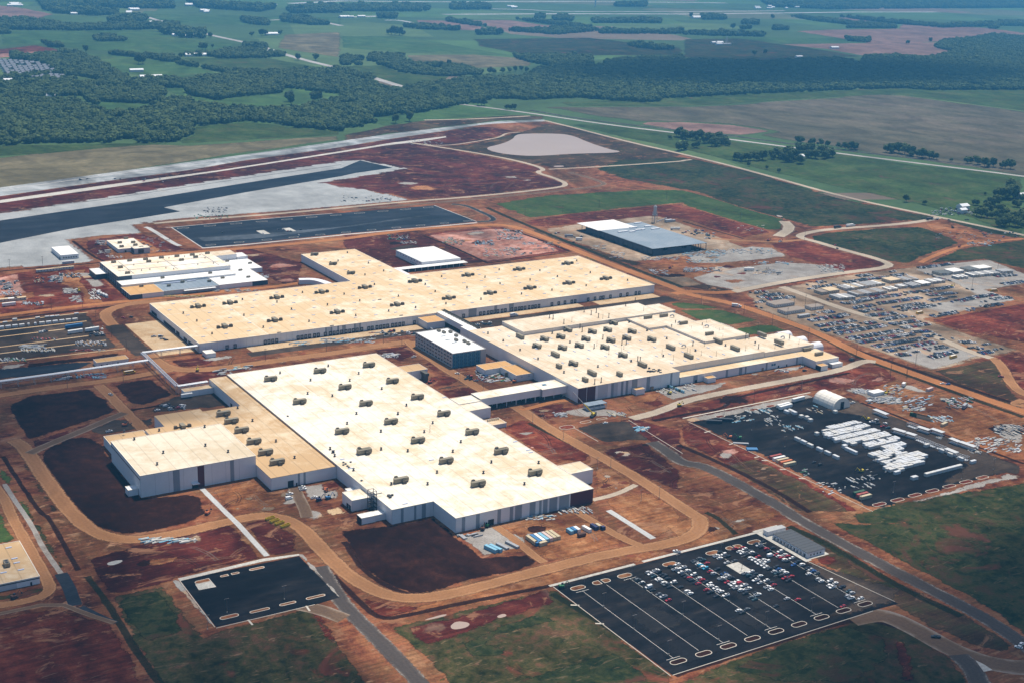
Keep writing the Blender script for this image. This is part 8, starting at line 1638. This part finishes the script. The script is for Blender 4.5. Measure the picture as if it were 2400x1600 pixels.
me = bpy.data.meshes.new('woodland'); me.from_pydata(wp.tolist(), [], []); at = me.attributes.new('size', 'FLOAT', 'POINT'); at.data.foreach_set('value', ws.astype(np.float32))
wo = link(bpy.data.objects.new('woodland', me)); wo['kind'] = 'stuff'; wo['label'] = 'dark green woods and hedgerows across the far farmland'; wo['category'] = 'woods'
ng = bpy.data.node_groups.new('scatter_trees', 'GeometryNodeTree'); ng.interface.new_socket('Geometry', in_out='INPUT', socket_type='NodeSocketGeometry'); ng.interface.new_socket('Geometry', in_out='OUTPUT', socket_type='NodeSocketGeometry')
gi, go = ng.nodes.new('NodeGroupInput'), ng.nodes.new('NodeGroupOutput'); ip = ng.nodes.new('GeometryNodeInstanceOnPoints'); ci = ng.nodes.new('GeometryNodeCollectionInfo'); ci.inputs[0].default_value = pc; ci.inputs['Separate Children'].default_value = True; ci.inputs['Reset Children'].default_value = True
ip.inputs['Pick Instance'].default_value = True; rv = ng.nodes.new('FunctionNodeRandomValue'); rv.data_type = 'FLOAT_VECTOR'; rv.inputs[0].default_value = (0,0,0); rv.inputs[1].default_value = (0,0,6.28)
na = ng.nodes.new('GeometryNodeInputNamedAttribute'); na.data_type = 'FLOAT'; na.inputs[0].default_value = 'size'
ng.links.new(gi.outputs[0], ip.inputs['Points']); ng.links.new(ci.outputs[0], ip.inputs['Instance']); ng.links.new(rv.outputs[0], ip.inputs['Rotation']); ng.links.new(na.outputs[0], ip.inputs['Scale']); ng.links.new(ip.outputs[0], go.inputs[0])
md = wo.modifiers.new('scatter', 'NODES'); md.node_group = ng

# far houses, sheds, farm buildings ------------------------------------
m_fw = flat('far_white_wall', (0.66,0.66,0.66), 0.7); m_fr = flat('far_white_roof', (0.74,0.75,0.77), 0.5); m_fg = flat('far_grey_roof', (0.16,0.17,0.20), 0.8); m_fb = flat('far_brick_wall', (0.30,0.22,0.18), 0.8)
def farhouse(p, lx, ly, h, label, roof, wall, group=None, name='house', cat='house', rz=0.0):
    o = empty(name, (p[0], p[1], -.5), rz); tag(o, label, cat, group)
    MB().box(-lx/2,lx/2,-ly/2,ly/2,0,h).obj('wall', wall, o); r = h+min(lx,ly)*.28
    MB().loft([[(-lx/2-.5,-ly/2-.5,h),(lx/2+.5,-ly/2-.5,h),(lx/2+.5,ly/2+.5,h),(-lx/2-.5,ly/2+.5,h)], [(-lx/2-.3,-.3,r),(lx/2+.3,-.3,r),(lx/2+.3,.3,r),(-lx/2-.3,.3,r)]]).obj('roof', roof, o)
for i in range(9):
    for j in range(11):
        x, y = t00(20+j*38+i*9-30, 420+i*13+j*3.5)
        if rng.random() < .93: farhouse((x, y), rng.uniform(11,14), rng.uniform(14,18), 5, 'grey-roofed house in the dense estate at the edge of the wood', m_fg, m_fb if rng.random() < .5 else m_fw, 'grey-roofed estate houses', rz=.35)
for p in ((150,668),(345,668),(600,622),(640,615),(710,628),(815,652),(55,562)): farhouse(t00(*p), 22, 14, 4.5, 'white-roofed house among the dark trees', m_fr, m_fw, 'white-roofed houses among trees')
for t, p, lx, ly, lab in ((t00,(940,495),38,12,'grey farm shed on the meadow before the wood'),(t00,(1040,540),60,14,'long white farm shed on the meadow by a dirt track'),(t00,(1350,388),70,16,'long white shed behind a hedge'),(t00,(1860,365),50,14,'white shed beside the far road'),(t00,(1305,258),34,22,'white-roofed farmhouse on bare ground by the far road'),(t00,(1210,250),26,16,'tan farm shed on bare ground by the far road'),(t00,(1870,242),50,18,'pale farm buildings in the far field'),(t00,(1075,168),60,30,'white barn beside the far road'),(t80,(800,478),40,14,'white farmhouse by the far pond'),(t160,(805,1095),16,12,'white farmhouse in the grove on the bright meadow'),(t160,(100,127),70,30,'white shed in the far bluish fields'),(t160,(1045,336),40,14,'white shed on the ploughed field'),(t164,(2345,190),22,14,'white house behind the farmyard grove'),(t160,(800,400),30,12,'small white barn at the wood edge'),(t164,(1930,265),18,12,'white shed in the busy farmyard'),(t164,(1925,292),14,9,'tan shed in the busy farmyard')):
    farhouse(t(*p), lx, ly, 6, lab, m_fr, m_fw, None, 'farm_building', 'building')
for i in range(46):
    t, x0, x1, y0, y1 = rng.choice(((t00,30,320,25,45),(t00,420,700,55,105),(t00,740,1090,55,100),(t00,1330,1450,78,88),(t00,1520,1900,35,60),(t00,1100,1400,205,225),(t80,0,290,120,128),(t80,1050,1220,48,56),(t160,500,900,48,62),(t160,200,460,300,312)))
    farhouse(t(rng.uniform(x0,x1), rng.uniform(y0,y1)), rng.uniform(16,50), rng.uniform(10,20), rng.uniform(5,8), 'pale low building in the hazy distance', m_fr, m_fw, 'hazy distant buildings', 'far_building', 'building')
for p, lx in (((1380,42),200),((1500,42),180),((1650,48),160)): farhouse(t00(*p), lx*.8, 24, 8, 'long white warehouse in the hazy distance', m_fr, m_fw, 'hazy long warehouses', 'warehouse', 'building')
# control tower and drilling mast
x, y = t80(1750,48); o = MB().tube((0,0,0),(0,0,85),5,0,8,4).tube((0,0,85),(0,0,97),9,k=8).tube((0,0,97),(0,0,104),5,k=8).obj('water_tower', m_fw, None, (x,y,-.5)); tag(o, 'tall pale tower beside the far runway', 'tower')
x, y = t160(303,306); b = MB()
for dx in (-4,4):
    for dy in (-4,4): b.tube((dx,dy,0),(dx*.1,dy*.1,32),.6,k=4)
b.box(-20,20,-8,8,0,4); o = b.obj('drilling_mast', m_fw, None, (x,y,-.5)); tag(o, 'white drilling mast on a pale pad in the dark far field', 'mast')

# ------------------------------------------------------------------ air
def haze():
    m = bpy.data.materials.new('haze_air'); m.use_nodes = True; nt = m.node_tree; nt.nodes.clear(); out = nt.nodes.new('ShaderNodeOutputMaterial'); pv = nt.nodes.new('ShaderNodeVolumePrincipled')
    pv.inputs['Color'].default_value = (0.14,0.55,1.0,1); pv.inputs['Density'].default_value = HAZE; pv.inputs['Anisotropy'].default_value = 0.0
    nt.links.new(pv.outputs[0], out.inputs['Volume']); h = 39000
    o = MB().box(-h,h,-h,h,-2,420).obj('haze', m); o['kind'] = 'stuff'
HAZE = 8.2e-5
haze()

# clouds that shade parts of the land: real bodies of thin vapour high above, outside the haze
def cloud(poly, depth, dens, alt=1500.0):
    poly = chaikin(poly, 2)
    if sum(poly[i][0]*poly[(i+1) % len(poly)][1]-poly[(i+1) % len(poly)][0]*poly[i][1] for i in range(len(poly))) < 0: poly = poly[::-1]
    off = to_sun*(alt/to_sun.z); cx = sum(p[0] for p in poly)/len(poly); cy_ = sum(p[1] for p in poly)/len(poly)
    rings = []
    for s_, h in ((0.5,-.02),(0.85,-.01),(1.06,0.0),(0.96,.10),(0.84,.30),(0.70,.55),(0.52,.80),(0.25,1.0)):
        rings.append([((cx+(x-cx)*s_*(1+.10*mnoise.noise((x*.006,y*.006,h*2)))+off.x), (cy_+(y-cy_)*s_*(1+.10*mnoise.noise((x*.006,y*.006,h*2+9)))+off.y), alt+h*depth*(1+.35*mnoise.noise((x*.008,y*.008,s_*3)))) for x, y in poly])
    m = bpy.data.materials.new('cloud_vapour'); m.use_nodes = True; nt = m.node_tree; nt.nodes.clear(); out = nt.nodes.new('ShaderNodeOutputMaterial'); pv = nt.nodes.new('ShaderNodeVolumePrincipled')
    pv.inputs['Color'].default_value = (1,1,1,1); pv.inputs['Density'].default_value = dens; nt.links.new(pv.outputs[0], out.inputs['Volume'])
    o = MB().loft(rings).obj('cloud', m, smooth=True); o['kind'] = 'structure'
px = lambda L: [P(x, y) for x, y in L]
cloud(px([(-700,740),(60,790),(300,800),(470,860),(620,940),(600,1010),(400,1010),(230,1060),(130,1220),(-500,1280)]), 180, 0.0075)
cloud(px([(-600,1330),(200,1260),(560,1330),(900,1500),(980,1640),(700,1790),(-500,1790)]), 170, 0.0085)
cloud(px([(1700,1520),(1950,1400),(2150,1290),(2500,1120),(2900,1300),(2700,1790),(1700,1790)]), 170, 0.0100)
cloud(px([(1150,160),(1700,130),(2150,140),(2500,170),(2450,200),(1800,208),(1350,200)]), 260, 0.0110)
# ------------------------------------------------------------------ drop the prototypes
for o in list(protos):
    for ch in list(o.children):
        for g in list(ch.children): bpy.data.objects.remove(g)
        bpy.data.objects.remove(ch)
    bpy.data.objects.remove(o)
